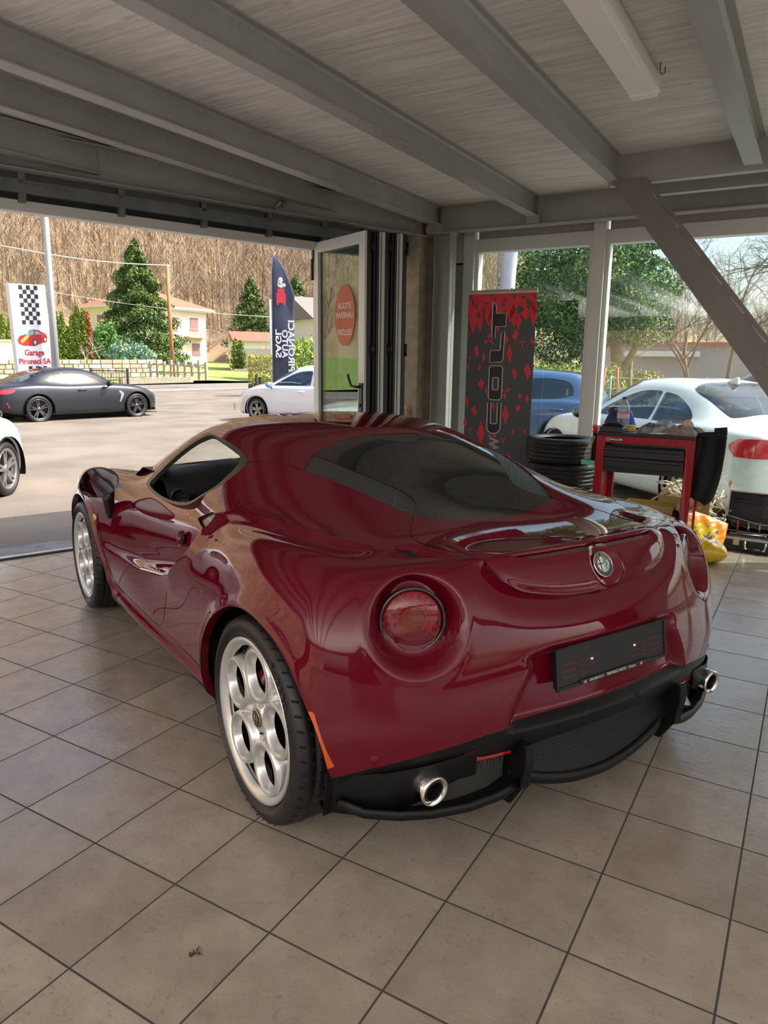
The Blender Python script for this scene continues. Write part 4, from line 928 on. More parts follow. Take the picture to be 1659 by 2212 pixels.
def displace(P, N, door=False):
    """detail relief, as a function of the original position"""
    X, Y, Z = P.T; A = np.abs(Y); S = np.sign(Y); Q = P.copy()
    PM = np.c_[X, A]
    # haunch crease: hollow on its inner side
    m = (Z > .80) & (X > -.45) & (X < .75)
    d, sg, par = seg_dist(PM[m], CREASE, False); dd = -d*sg
    w = sstep(0, .18, par)*sstep(1., .8, par)
    h = np.where(dd > 0, (1-np.exp(-dd/.010))*np.exp(-(dd/.085)**2), 0)*.020*w
    Q[m, 2] -= h
    # louvre pocket behind the crease
    lv = curve2([(-.20,.525,1),(-.215,.475,1),(-.43,.395,1),(-.30,.535,1)]); sd = poly_sd(PM, lv); k = (Z > .82) & (sd < 0)
    Q[k, 2] -= (.020*sstep(-.42,-.24,X)*sstep(0,-.012,sd))[k]
    # tail lamp bowl
    C0 = np.array([TAILC[0], 0, TAILC[2]]); rel = np.c_[X-TAILC[0], A-TAILC[1], Z-TAILC[2]]
    ax_ = rel@TAILN; rad = np.linalg.norm(rel-ax_[:,None]*TAILN, axis=1); k = (X < -.1) & (rad < .2)
    # slightly drawn out towards the car's middle and down
    rr = rad-.012*sstep(-.2, .2, -(rel[:,1]))
    dep = .050*sstep(.118, .088, rr)+.014*sstep(.150, .10, rr)
    lip = .006*np.exp(-((rr-.132)/.014)**2)
    for c, s_ in ((0, 1), (1, S), (2, 1)): Q[k, c] += ((-dep+lip)*TAILN[c]*s_)[k]
    # bumper sinks below the boot lid's lower edge
    sdl = poly_sd(np.c_[Y, Z], LIDZ); k = (X < -.38) & (Z < .9)
    if not door:
        g = .026*np.exp(-(np.maximum(sdl, 0)/.055)**2)*sstep(.885,.84,Z); Q[k, 0] += g[k]
    else:
        g2 = .009*sstep(.004,-.03,sdl)*sstep(.875,.84,Z); Q[k, 0] -= g2[k]
    # badge dish
    bd = np.hypot(Y+.02, Z-.818); g = .009*sstep(.060,.046,bd)-.004*np.exp(-((bd-.066)/.008)**2); k = (X < -.4) & (bd < .1); Q[k, 0] += g[k]
    # plate recess, deep at its foot
    sdp = poly_sd(np.c_[Y, Z], PLATE_R); k = (X < -.4) & (Z < .68)
    g = .036*sstep(.006,-.032,sdp)*(.35+.65*sstep(.66,.52,Z)); Q[k, 0] += g[k]
    # bumper: a soft roll out towards the lower corners
    k = (X < -.1) & (Z < .62)
    g = .006*np.exp(-((Z-.44)/.07)**2)*sstep(.35,.70,A); Q[k, 0] -= g[k]
    # wheel arch lips
    for AR in (ARCH_R, ARCH_F):
        k = (A > .6) & (Z < .8); sd = poly_sd(np.c_[X[k], Z[k]], AR)
        g = .012*np.exp(-(sd/.030)**2)*(Z[k] > .1); Q[k, 1] += g*S[k]
    # sill: a hollow line under the doors
    k = (A > .6) & (X > .45) & (X < 1.9) & (Z < .45)
    g = .020*np.exp(-((Z-.262)/.030)**2)*sstep(.45,.62,X)*sstep(1.9,1.7,X); Q[k, 1] -= (g*S)[k]
    if door:
        zc = np.interp(X, [.79,.93,1.29,1.69,1.96], [.600,.556,.488,.456,.452]); xe = door_edge(Z)
        t = np.clip((X-xe)/.95, 0, 1)
        amp = sstep(-.012, .040, Z-zc)*sstep(.90, .79, Z)*(1-t)**1.4*.062+sstep(-.01,.04,Z-zc)*sstep(.82,.6,Z)*.010*sstep(1.99,1.8,X)
        k = (A > .6); Q[k, 1] -= (amp*S)[k]
        # handle bowl pressed into the trailing edge
    else:
        # the flank behind the door stands proud at its leading edge (intake lip)
        k = (A > .6) & (X > .3) & (X < 1.) & (Z > .45) & (Z < .87)
        g = .012*np.exp(-((X-door_edge(Z))/.07)**2)*sstep(.48,.62,Z)*sstep(.87,.80,Z); Q[k, 1] += (g*S)[k]
    return Q
V0, F0 = body_surface(4)
N0 = vnormals(V0, F0)
D0 = displace(V0, N0); DN0 = vnormals(D0, F0); DD = displace(V0, N0, True); DDN = vnormals(DD, F0)
# columns: original xyz, displaced xyz + normal, door-displaced xyz + normal
body = Shell(np.hstack([V0, D0, DN0, DD, DDN]), F0)
def XZ(s): return np.c_[s.O[:,0], s.O[:,2]]
def XA(s): return np.c_[s.O[:,0], np.abs(s.O[:,1])]
def XY(s): return s.O[:,:2]
def YZ(s): return s.O[:,1:3]
def side_sd(s, poly, amin=.5, grow=0.):
    f = poly_sd(XZ(s), poly)-grow; return np.where(np.abs(s.O[:,1]) < amin, .1+amin-np.abs(s.O[:,1]), f)
for AR in (ARCH_R, ARCH_F): body, _ = body.clip(side_sd(body, AR, .60))
# black valance below the bumper line
zl = np.interp(np.abs(body.O[:,1]), *BUMPY); f = np.where(body.O[:,0] < -.05, body.O[:,2]-zl, .2); body, valance = body.clip(f)
body, hatch = body.clip(np.where(body.O[:,2] > .84, poly_sd(XY(body), HATCH), .1))
glass, vent = hatch.clip(np.minimum(poly_sd(XA(hatch), VENT), poly_sd(XY(hatch), TOPMESH)))
ventL, rest = vent.clip(-vent.O[:,1]+.14); ventL, rest = rest, ventL
ventR, ventT = rest.clip(rest.O[:,1]+.14); ventR, ventT = ventT, ventR
body, wind = body.clip(np.where(body.O[:,2] > .78, poly_sd(XY(body), WSH), .1))
body, dlo = body.clip(side_sd(body, DLO, .45))
trimr, dlo_open = dlo.clip(side_sd(dlo, DLO_IN, .45))
body, door = body.clip(np.where(body.O[:,2] < .95, side_sd(body, DOOR, .62), .1))
fl_ = np.where(body.O[:,0] < -.25, np.where(body.O[:,2] < .868, poly_sd(YZ(body), LIDZ), .1), .1)
fd_ = np.where(body.O[:,2] > .80, poly_sd(XY(body), DECK), .1)
fd_ = np.where(body.O[:,0] < -.505, .1, fd_)
body, lid = body.clip(np.minimum(fl_, fd_))
d_, _, _ = seg_dist(XA(body), BSEAM, False); body_, seam_ = body.clip(np.full(len(body.O), .1)); body = body_
MARK = curve2([(-.352,.505,1),(-.368,.505,1),(-.404,.350,1),(-.385,.338,1)], 2)
STRIP = curve2([(.262,.881,1),(.268,.868),(.25,.861,1),(-.25,.861,1),(-.268,.868),(-.262,.881,1)], 4)
body, mark = body.clip(np.where(np.abs(body.O[:,1]) > .6, poly_sd(XZ(body), MARK), .1))
lid, lstrip = lid.clip(np.where(lid.O[:,0] < -.47, poly_sd(YZ(lid), STRIP), .1))
INTAKE = curve2([(.79,.800,1),(.68,.842),(.575,.858,1),(.556,.825),(.590,.785,1),(.68,.778)], 5)
body, int1 = body.clip(side_sd(body, INTAKE, .62)); door, int2 = door.clip(side_sd(door, INTAKE, .62))
def panel(name, sh, m, parent, rim=.014, door=False, label=None, inset=0., side=None):
    c = 9 if door else 3
    if side: sh = Shell(sh.O, [f for f in sh.F if sh.O[f[0], c+1]*side > 0]).compact()
    if not sh.F: return None
    P = sh.O[:, c:c+3]; Nn = sh.O[:, c+3:c+6].copy(); Nn /= np.linalg.norm(Nn, axis=1, keepdims=True)+1e-12; P = P-Nn*inset
    F = [f for f in sh.F]
    from collections import Counter
    E = {}
    for f in F:
        for k in range(len(f)):
            a, b = f[k], f[(k+1) % len(f)]; key = (a, b) if a < b else (b, a); E.setdefault(key, []).append((a, b))
    vs = P.tolist(); nl = Nn.tolist(); fs = list(F)
    if rim:
        bd = [v[0] for v in E.values() if len(v) == 1]; mp = {}; mp0 = {}
        for a, b in bd:
            for i in (a, b):
                if i not in mp:
                    mp0[i] = len(vs); vs.append(P[i].tolist()); mp[i] = len(vs); vs.append((P[i]-Nn[i]*rim).tolist()); nl += [None, None]
        ac = {}
        rims = []
        for a, b in bd:
            q = (mp0[b], mp0[a], mp[a], mp[b]); rims.append(q)
            n = np.cross(P[a]-P[b], -(Nn[a]+Nn[b])); L = np.linalg.norm(n); n = n/L if L > 0 else Nn[a]
            for i in q: ac.setdefault(i, np.zeros(3)); ac[i] += n
        for i, n in ac.items(): nl[i] = (n/(np.linalg.norm(n)+1e-9)).tolist()
        fs += rims
    me = bpy.data.meshes.new(name); me.from_pydata(vs, [], fs); me.materials.append(m)
    me.polygons.foreach_set('use_smooth', [True]*len(me.polygons))
    me.normals_split_custom_set_from_vertices([n if n is not None else (0,0,1) for n in nl])
    o = bpy.data.objects.new(name, me); C.objects.link(o); o.parent = parent
    if label: o['label'] = label
    return o
CAR_RZ = math.radians(154.57394605587817)
car = empty('sports_car', (-.995, 2.390, 0), CAR_RZ, 'glossy dark red low coupe with round tail lamps and five-hole wheels', 'car')
paint = bpy.data.materials.new('dark_red_paint'); paint.use_nodes = True
def _paint():
    nt = paint.node_tree; b = nt.nodes['Principled BSDF']
    b.inputs['Base Color'].default_value = lin('5c0519'); b.inputs['Roughness'].default_value = .5; b.inputs['Specular IOR Level'].default_value = .0; b.inputs['Metallic'].default_value = .0
    b.inputs['Coat Weight'].default_value = 1.; b.inputs['Coat Roughness'].default_value = .008; b.inputs['Coat IOR'].default_value = 1.42
_paint()
liner = mat('black_liner', '060607', .8, spec=.2)
plastic = mat('textured_black_plastic', '070708', .5, spec=.3)
tint = mat('tinted_rear_glass', '060707', .04, coat=.5, spec=.5)
trim_m = noisy('window_trim', '3b3933', '34322d', 20., .45)
mesh_m = bpy.data.materials.new('honeycomb_mesh'); mesh_m.use_nodes = True
def _mesh():
    nt = mesh_m.node_tree; n = nt.nodes; l = nt.links; b = n['Principled BSDF']
    tc = n.new('ShaderNodeTexCoord'); vo = n.new('ShaderNodeTexVoronoi'); vo.inputs['Scale'].default_value = 115.; vo.inputs['Randomness'].default_value = .0
    mp = n.new('ShaderNodeMapping'); mp.inputs['Rotation'].default_value = (0, 0, .78); mp.inputs['Scale'].default_value = (1, 1, .02); l.new(tc.outputs['Object'], mp.inputs[0]); l.new(mp.outputs[0], vo.inputs['Vector'])
    mr = n.new('ShaderNodeMapRange'); mr.inputs[1].default_value = .28; mr.inputs[2].default_value = .5; l.new(vo.outputs['Distance'], mr.inputs[0])
    mx = n.new('ShaderNodeMix'); mx.data_type = 'RGBA'; mx.inputs[6].default_value = lin('020202'); mx.inputs[7].default_value = lin('3c3b38'); l.new(mr.outputs[0], mx.inputs[0]); l.new(mx.outputs[2], b.inputs['Base Color'])
    bp = n.new('ShaderNodeBump'); bp.inputs['Strength'].default_value = 1.; bp.inputs['Distance'].default_value = .004; l.new(mr.outputs[0], bp.inputs['Height']); l.new(bp.outputs[0], b.inputs['Normal']); b.inputs['Roughness'].default_value = .35
_mesh()
panel('body', body, paint, car, rim=.03)
dr = panel('door', door, paint, car, rim=.02, door=True, side=1)
dr2 = panel('door', door, paint, car, rim=.02, door=True, side=-1)
panel('boot_lid', lid, paint, car, rim=.036, door=True)
rg = panel('rear_window', glass, tint, car, rim=.004, inset=.001)
for nm, v in (('side', ventL), ('side', ventR), ('top', ventT)): panel('mesh_vent', v, mesh_m, car, rim=.004, inset=.004, label='black honeycomb mesh vent')
wsm = bpy.data.materials.new('windscreen_glass'); wsm.use_nodes = True
def _ws():
    nt = wsm.node_tree; nt.nodes.clear(); o_ = nt.nodes.new('ShaderNodeOutputMaterial'); t_ = nt.nodes.new('ShaderNodeBsdfTransparent'); t_.inputs[0].default_value = (.80,.88,.84,1); g_ = nt.nodes.new('ShaderNodeBsdfGlossy'); g_.inputs['Roughness'].default_value = .01
    x_ = nt.nodes.new('ShaderNodeMixShader'); nt.links.new(schlick(nt, .03, .8), x_.inputs[0]); nt.links.new(t_.outputs[0], x_.inputs[1]); nt.links.new(g_.outputs[0], x_.inputs[2]); nt.links.new(x_.outputs[0], o_.inputs[0])
_ws()
panel('windshield', wind, wsm, car, rim=0, inset=.004)
panel('window_trim', trimr, trim_m, car, rim=.02, side=1); panel('window_trim', trimr, trim_m, car, rim=.02, side=-1)
panel('rear_valance', valance, plastic, car, rim=.02)
def relax(pts, it=6):
    P = np.array(pts)
    for _ in range(it): P[1:-1] = .5*P[1:-1]+.25*(P[:-2]+P[2:])
    return [tuple(p) for p in P]
def seam_line(name, curve, zmin, r=.0014, both=True):
    """a shut line: a fine dark cord lying in the surface along a plan curve"""
    for s in ((1, -1) if both else (1,)):
        pts = []
        for x, a in curve:
            k = np.argsort((V0[:,0]-x)**2+(V0[:,1]*s-a)**2+np.where(V0[:,2] < zmin, 9, 0))[:4]; w = 1/(1e-5+(V0[k,0]-x)**2+(V0[k,1]*s-a)**2); w /= w.sum()
            p = (D0[k]*w[:,None]).sum(0); n = (DN0[k]*w[:,None]).sum(0); pts.append(tuple(p-n*.0004))
        m = MB(); m.tube(relax(pts), r, 6); m.build(name, liner, car)
seam_line('shut_line', BSEAM[::2], .66)
seam_line('roof_seam', curve2([(.715,.606),(.648,.575),(.56,.538),(.430,.499)], 6, False), .95, .0016)
seam_line('tail_seam', curve2([(-.02,.320),(-.085,.378),(-.145,.425),(-.19,.442),(-.255,.430),(-.38,.409),(-.44,.392)], 4, False), .80, .0014)
def side_seam(name, curve, r=.0016, door_=True):
    for s in (1, -1):
        pts = []
        for x, z in curve:
            k = np.argsort((V0[:,0]-x)**2+(V0[:,2]-z)**2+np.where(V0[:,1]*s < .6, 9, 0))[:4]; w = 1/(1e-5+(V0[k,0]-x)**2+(V0[k,2]-z)**2); w /= w.sum()
            p = ((DD if door_ else D0)[k]*w[:,None]).sum(0); n = ((DDN if door_ else DN0)[k]*w[:,None]).sum(0); pts.append(tuple(p-n*.0003))
        m = MB(); m.tube(relax(pts), r, 6); m.build(name, liner, car)
side_seam('door_seam', curve2([(.80,.590),(.875,.480),(.93,.360),(1.0,.308),(1.08,.294),(1.376,.290),(1.60,.296),(1.78,.330),(1.90,.430),(1.955,.547),(1.985,.640),(1.99,.72)], 5, False))
side_seam('sill_seam', curve2([(.47,.300),(.60,.285),(.80,.27)], 4, False), .0012, False)
for sd_ in (1, -1):
    if int1.F: panel('intake_rim', int1, paint, car, rim=0, inset=.022, side=sd_)
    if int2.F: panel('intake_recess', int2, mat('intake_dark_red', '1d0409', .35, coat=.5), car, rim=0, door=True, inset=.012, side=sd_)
# dark inner skin so that gaps and wells read black
inner = body.join(seam_)
panel('inner_skin', inner, liner, car, rim=0, inset=.030)
panel('inner_skin', door, liner, car, rim=0, door=True, inset=.045)
panel('inner_skin', lid.join(glass).join(vent), liner, car, rim=0, inset=.040)
# ------------------------------------------------------------------ wheels, lamps, trim of the red coupe
chrome = mat('chrome', 'e6e6e6', .06, 1.)
rubber = noisy('tyre_rubber', '131314', '1a1a1b', 40., .5, .05)
gloss_black = mat('gloss_black', '0a0a0b', .1, coat=1)
matte_black = mat('matte_black', '0d0d0e', .6)
rimm = mat('silver_rim', 'cdcdcb', .30, .6, coat=.4)
rimd = mat('rim_shadow_metal', '6f6e6b', .45, .8)
disc_m = mat('brake_disc', '4a4845', .35, .9)
red_cal = mat('red_caliper', '8c1420', .3, coat=.6)
panel('side_marker', mark, mat('amber_marker', 'c2490a', .15, coat=1), car, rim=.004, side=1, label='orange side marker')
panel('side_marker', mark, _M['amber_marker'], car, rim=.004, side=-1, label='orange side marker')
panel('brake_light', lstrip, mat('dark_red_lens', '3c0610', .12, coat=1), car, rim=.003, inset=.001, door=True, label='slim dark red brake light strip')

def tyre_mesh(R, w, Rr, tread=True):
    m = MB(); h = w/2
    pr = [(Rr-.004, -h+.018), (Rr+.006, -h+.006), (Rr+.02, -h-.002), (R-.045, -h-.004), (R-.022, -h+.003), (R-.008, -h+.012), (R-.002, -h+.03)]
    gr = [-.06, -.022, .022, .06]
    top = []
    y = -h+.03
    for g in gr:
        g = g*w/.235; top += [(R, g-.006), (R-.007, g-.004), (R-.007, g+.004), (R, g+.006)]
    pr = pr+top+[(R-.002, h-.03), (R-.008, h-.012), (R-.022, h-.003), (R-.045, h+.004), (Rr+.02, h+.002), (Rr+.006, h-.006), (Rr-.004, h-.018)]
    m.lathe(pr, 96, 'y')
    return m
def build_wheel(name, R, w, Rr, loc, side, rot0):
    """wheel centre at loc, outer face towards +y"""
    t = empty(name, loc); t.parent = car
    if side < 0: t.rotation_euler = (0, 0, PI)
    yo = w/2-.004        # rim lip plane
    ty = tyre_mesh(R, w, Rr).build('tyre', rubber, t)
    # tread sipes
    m = MB()
    for k in range(48):
        a = 2*PI*k/48; ca, sa = math.cos(a), math.sin(a)
        for y0, y1, sk in ((-w*.47, -w*.28, .02), (-w*.22, -w*.11, .012), (w*.11, w*.22, -.012), (w*.28, w*.47, -.02)):
            q = []
            for yy, da in ((y0, 0), (y1, sk), (y1, sk+.007), (y0, .007)):
                b = a+da/R; rr = R+.0004-(.006 if abs(yy) > w*.44 else 0); q.append((rr*math.cos(b), yy, rr*math.sin(b)))
            m.add(q, [(0,1,2,3)])
    tag(m.build('tread_grooves', mat('groove_black', '050505', .8), ty), kind='stuff')
    # raised lettering on the outer side wall
    def arc_text(txt, rad, a0, size, mtl):
        for i, chh in enumerate(txt):
            if chh == ' ': continue
            a = a0+i*size*.82/rad
            M = Matrix.Translation((rad*math.cos(a), yo+.0075, rad*math.sin(a))) @ Matrix.Rotation(-a+PI/2, 4, 'Y') @ Matrix.Rotation(PI/2, 4, 'X') @ Matrix.Rotation(PI, 4, 'Y')
            o = text_part('side_wall_lettering', chh, size, mtl, ty, (0,0,0), (0,0,0), .0008, bold=.0003)
            o.matrix_local = M
    lett = mat('rubber_lettering', '3a3a3b', .35)
    if name == 'rear_wheel' and side > 0:
        arc_text('P ZERO', (Rr+R)/2-.003, math.radians(124), .030, lett); arc_text('235/35', (Rr+R)/2-.006, math.radians(252), .020, lett)
    elif side > 0: arc_text('P ZERO', (Rr+R)/2-.003, math.radians(122), .028, lett)
    # rim: lip and barrel
    m = MB(); m.lathe([(Rr-.030, yo-.020), (Rr-.022, yo-.006), (Rr-.012, yo-.001), (Rr-.004, yo+.002), (Rr, yo-.002), (Rr-.001, yo-.012), (Rr-.016, yo-.022), (Rr-.024, yo-.034)], 96, 'y')
    rim = m.build('rim', rimm, t)
    m = MB(); m.lathe([(Rr-.026, yo-.036), (Rr-.024, yo-.08), (Rr-.03, -w/2+.02), (Rr-.004, -w/2+.0), (Rr-.001, -w/2-.002)], 64, 'y'); m.build('rim_barrel', mat('barrel_shade', '141414', .5, .6), rim)  # barrel coloured dark: shade inside the rim is painted in
    # face: dished disc with five round openings
    k_ = Rr/.2585; RC, RH = .152*k_, .071*k_
    cen = [(RC*math.cos(rot0+2*PI*i/5), RC*math.sin(rot0+2*PI*i/5)) for i in range(5)]
    nr, na = 56, 200; pts = []; Rm = Rr-.027
    for i in range(nr+1):
        for j in range(na):
            r = .012+(Rm-.012)*i/nr; a = 2*PI*j/na; pts.append((r*math.cos(a), r*math.sin(a)))
    pts = np.array(pts); d = np.min([np.hypot(pts[:,0]-c[0], pts[:,1]-c[1]) for c in cen], axis=0); r = np.hypot(*pts.T); th = np.arctan2(pts[:,1], pts[:,0])
    base = -.046+.012*sstep(.10, .03, r)*1-.012*sstep(.13, .20, r)
    # spokes: ridges between the openings run out to the rim and stay slightly raised
    ph = (th-rot0-PI/5) % (2*PI/5); ph = np.minimum(ph, 2*PI/5-ph)
    base += .010*np.exp(-((ph*r)/.020)**2)*sstep(.05,.09,r)*sstep(.17,.13,r)
    base -= .014*np.exp(-((ph*r)/.045)**2)*sstep(.165,.20,r)
    ring = sstep(RH+.026, RH+.010, d); hgt = base*(1-ring)+(-.008-.010*sstep(.06,.0,r))*ring
    hub = sstep(.052,.040,r); hgt = hgt*(1-hub)-.020*hub
    lug = np.min([np.hypot(pts[:,0]-.0535*math.cos(rot0+PI/5+2*PI*i/5), pts[:,1]-.0535*math.sin(rot0+PI/5+2*PI*i/5)) for i in range(5)], axis=0)
    hgt -= .012*sstep(.015,.011,lug)
    P3 = np.c_[pts[:,0], yo+hgt, pts[:,1], d-RH]
    F = [(i*na+j, i*na+(j+1) % na, (i+1)*na+(j+1) % na, (i+1)*na+j) for i in range(nr) for j in range(na)]
    sh = Shell(P3, F); sh, _ = sh.clip(sh.O[:,3])
    m = MB(); m.add([tuple(v[:3]) for v in sh.O], sh.F, True)
    face = m.build('rim_face', rimm, rim)
    for c in cen:       # wells of the five openings
        m = MB(); m.lathe([(RH+.012, -.0085), (RH+.007, -.0062), (RH+.001, -.008), (RH-.003, -.014), (RH-.007, -.028), (RH-.010, -.036)], 48, 'y', o=(c[0], yo, c[1])); m.build('opening_ring', rimm, rim)
    for i in range(5):
        m = MB(); a = rot0+PI/5+2*PI*i/5; m.lathe([(0,-.028),(.008,-.028),(.0085,-.034),(.0085,-.04)], 6, 'y', o=(.0535*math.cos(a), yo-.003, .0535*math.sin(a))); m.build('wheel_bolt', matte_black, rim)
    m = MB(); m.lathe([(0,-.016),(.026,-.016),(.029,-.018),(.030,-.024)], 32, 'y', o=(0, yo, 0)); cap = m.build('centre_cap', mat('dark_emblem', '3d3a34', .3, .4), rim)
    m = MB(); m.lathe([(.0255,-.0158),(.0275,-.0148),(.0295,-.0165)], 32, 'y', o=(0, yo, 0)); m.box((-.002, -.0155, -.018), (.002, -.0148, .016), o=(-.006, yo, 0)); m.box((-.014, -.0155, -.002), (.003, -.0148, .002), o=(0, yo, 0))
    m.tube([(.010+.004*math.sin(q*2.4), yo-.0150, .016-.0032*q) for q in range(11)], .0014, 5); m.build('cap_emblem', mat('emblem_gold', 'c9bd97', .25, .8), cap)
    m = MB(); m.lathe([(.07, .005),(.150, .005),(.150, -.02),(.07, -.02)], 64, 'y', o=(0, -.005, 0)); m.build('brake_disc', mat('dark_disc', '1c1b1a', .4, .8), t)
    m = MB(); m.lathe([(.10,.03),(.155,.03),(.158,.02),(.158,-.03),(.155,-.04),(.10,-.04),(.10,.03)], 14, 'y', a0=.55, a1=1.35); m.build('brake_caliper', red_cal, t)
    m = MB(); m.lathe([(0,.035),(.07,.03),(.075,-.03),(0,-.04)], 24, 'y'); m.lathe([(0,-.045),(Rr-.034,-.045),(Rr-.034,-.05),(0,-.05)], 48, 'y'); m.build('hub', liner, t)  # hub, plus an added black backing disc painting the openings' depth dark
    m = MB(); a = rot0+math.radians(-38); m.tube([((Rr-.035)*math.cos(a), yo-.04, (Rr-.035)*math.sin(a)), ((Rr-.055)*math.cos(a), yo-.02, (Rr-.055)*math.sin(a))], .004, 8); m.build('valve', matte_black, rim)
    return t
RH0 = math.radians(90+8)
build_wheel('rear_wheel', .3236, .235, .2585, (0, .797, .3236), 1, RH0)
build_wheel('rear_wheel', .3236, .235, .2585, (0, -.797, .3236), -1, RH0)
build_wheel('front_wheel', .3106, .205, .2458, (2.35, .808, .3106), 1, RH0+.2)
build_wheel('front_wheel', .3106, .205, .2458, (2.35, -.808, .3106), -1, RH0)
# wheel wells
def well(nm, cx, cz, R, y0, y1):
    for s in (1, -1):
        m = MB()
        a0, a1 = -.35, PI+.35; n = 24; vs = []
        for k in range(n+1):
            a = a0+(a1-a0)*k/n
            for y in (y0, y1): vs.append((cx+R*math.cos(a), y*s, cz+R*math.sin(a)))
        m.add(vs, [(2*k, 2*k+1, 2*k+3, 2*k+2) for k in range(n)], True)
        m.add([(cx+R*math.cos(a0+(a1-a0)*k/n), y0*s, cz+R*math.sin(a0+(a1-a0)*k/n)) for k in range(n+1)], [tuple(range(n+1))])
        m.build(nm, liner, car)
well('rear_wheel_well', .03, .33, .42, .60, .865); well('front_wheel_well', 2.30, .32, .415, .60, .85)
m = MB(); m.prism([(-.40,.20),(-.35,.16),(.40,.14),(1.9,.13),(2.95,.17),(3.05,.25),(3.0,.27),(1.9,.17),(.4,.18),(-.36,.22)], -.60, .60, 'xz'); m.prism([(.50,.14),(1.78,.14),(1.78,.20),(.5,.20)], -.82, .82, 'xz'); m.build('underbody', liner, car)
m = MB(); m.box((-.34,-.60,.20),(-.32,.60,.80)); m.box((.44,-.74,.16),(.46,.74,.88)); m.build('bulkhead', liner, car)

# surface look-up on the finished tail
def at_rear(y, z, door=False):
    k = np.argmin((V0[:,1]-y)**2+(V0[:,2]-z)**2+np.where(V0[:,0] > -.3, 9, 0)); return (DD if door else D0)[k], (DDN if door else DN0)[k]
def at_side(x, z, s=1, door=True):
    k = np.argmin((V0[:,0]-x)**2+(V0[:,2]-z)**2+np.where(V0[:,1]*s < .55, 9, 0)); return (DD if door else D0)[k], (DDN if door else DN0)[k]
# --- tail lamps
lens_red = bpy.data.materials.new('red_lens'); lens_red.use_nodes = True
nt = lens_red.node_tree; b = nt.nodes['Principled BSDF']; b.inputs['Base Color'].default_value = lin('7a0f1c'); b.inputs['Roughness'].default_value = .03; b.inputs['Alpha'].default_value = .50; b.inputs['Coat Weight'].default_value = 1
led_m = mat('led_red', 'a31428', .25, emit='a01020', es=.04); led_d = mat('led_base', '5a0a16', .4); led_l = mat('led_frames', 'e8364f', .3)
amb = noisy('amber_honeycomb', '9a5a16', '6b3a0e', 260., .3, .4)
for s in (1, -1):
    n = Vector((TAILN[0], TAILN[1]*s, TAILN[2])); c = Vector((TAILC[0], TAILC[1]*s, TAILC[2]))
    t = empty('tail_lamp', c-n*.052); t.parent = car; t.rotation_mode = 'QUATERNION'; t.rotation_quaternion = n.to_track_quat('Z', 'Y')
    m = MB(); m.lathe([(.092,-.004),(.094,.012),(.089,.018),(.085,.014),(.084,0),(0,0)], 64, 'z'); m.build('housing', gloss_black, t)
    m = MB(); m.lathe([(.083,.001),(.083,.003),(.040,.006),(.034,.004)], 64, 'z'); hb = m.build('reflector', led_d, t)
    m = MB(); m2 = MB()
    for (r0, r1, cnt) in ((.040, .056, 14), (.058, .079, 22)):
        for k in range(cnt):
            a0 = 2*PI*(k+.07)/cnt; a1 = 2*PI*(k+.93)/cnt
            def ring4(mb, ra, rb, b0, b1, z0, z1):
                st = 3; vs = []
                for q in range(st+1):
                    a = b0+(b1-b0)*q/st
                    for rr in (ra, rb):
                        for z in (z0, z1): vs.append((rr*math.cos(a), rr*math.sin(a), z))
                for q in range(st):
                    o = q*4; mb.add([vs[o+i] for i in range(8)], [(0,1,5,4),(2,6,7,3),(1,3,7,5),(0,4,6,2),(0,2,3,1),(4,5,7,6)])
            ring4(m2, r0, r1, a0, a1, .004, .007); e = .0022
            ring4(m, r0+e, r1-e, a0+e/r0, a1-e/r1, .006, .0082)
    m2.build('led_frames', led_l, t); m.build('led_blocks', led_d, t)
    m = MB(); m.lathe([(0,.012),(.020,.0115),(.030,.008),(.034,.004)], 40, 'z'); m.build('amber_centre', amb, t, )
    m = MB(); m.lathe([(0,.030),(.03,.0285),(.055,.024),(.075,.016),(.084,.008),(.086,0)], 64, 'z'); m.build('lens', lens_red, t)
# --- badge
p, n = at_rear(-.02, .818, True); p = Vector(p); n = Vector(n)
bt = empty('badge', p+n*.001); bt.parent = car; bt.rotation_mode = 'QUATERNION'
ux = Vector((0,-1,0)); uz = (ux.cross(n)*-1).normalized(); ux = (uz.cross(n)*-1).normalized()
if uz.z < 0: uz = -uz
ux = uz.cross(n).normalized()
if ux.y > 0: ux = -ux
M = Matrix((ux, uz, ux.cross(uz))).transposed(); bt.rotation_quaternion = M.to_quaternion(); bt.scale = (1.08, 1.08, 1.08)
bz = 1 if M.col[2].dot(n) > 0 else -1
def bl(mb, nm, mtl, par): return mb.build(nm, mtl, par)
m = MB(); m.lathe([(.0,0),(.0370,0),(.0375,.004),(.0355,.006),(.0350,.0045)], 56, 'z'); bl(m, 'bezel', chrome, bt)
m = MB(); m.lathe([(0,.0042),(.0350,.0042)], 56, 'z'); fld = bl(m, 'field', mat('badge_green_black', '20302e', .15, coat=1), bt)
m = MB(); m.lathe([(.0222,.0044),(.0222,.0054),(.0232,.0054),(.0232,.0044)], 48, 'z'); bl(m, 'inner_ring', _M['emblem_gold'], bt)
m = MB(); m.lathe([(0,.0047),(.0222,.0047)], 32, 'z', a0=PI/2, a1=3*PI/2); bl(m, 'white_half', mat('badge_white', 'cfd0cf', .15, coat=1), bt)
m = MB(); m.lathe([(0,.0047),(.0222,.0047)], 32, 'z', a0=-PI/2, a1=PI/2); bl(m, 'blue_half', mat('badge_blue', '8fb3bd', .15, coat=1), bt)
m = MB(); m.box((-.0132,-.0200,.0048),(-.0092,.0190,.0053)); m.box((-.0215,.0005,.0048),(-.0006,.0045,.0053)); bl(m, 'red_cross', mat('badge_red', '7e1418', .2, coat=1), bt)
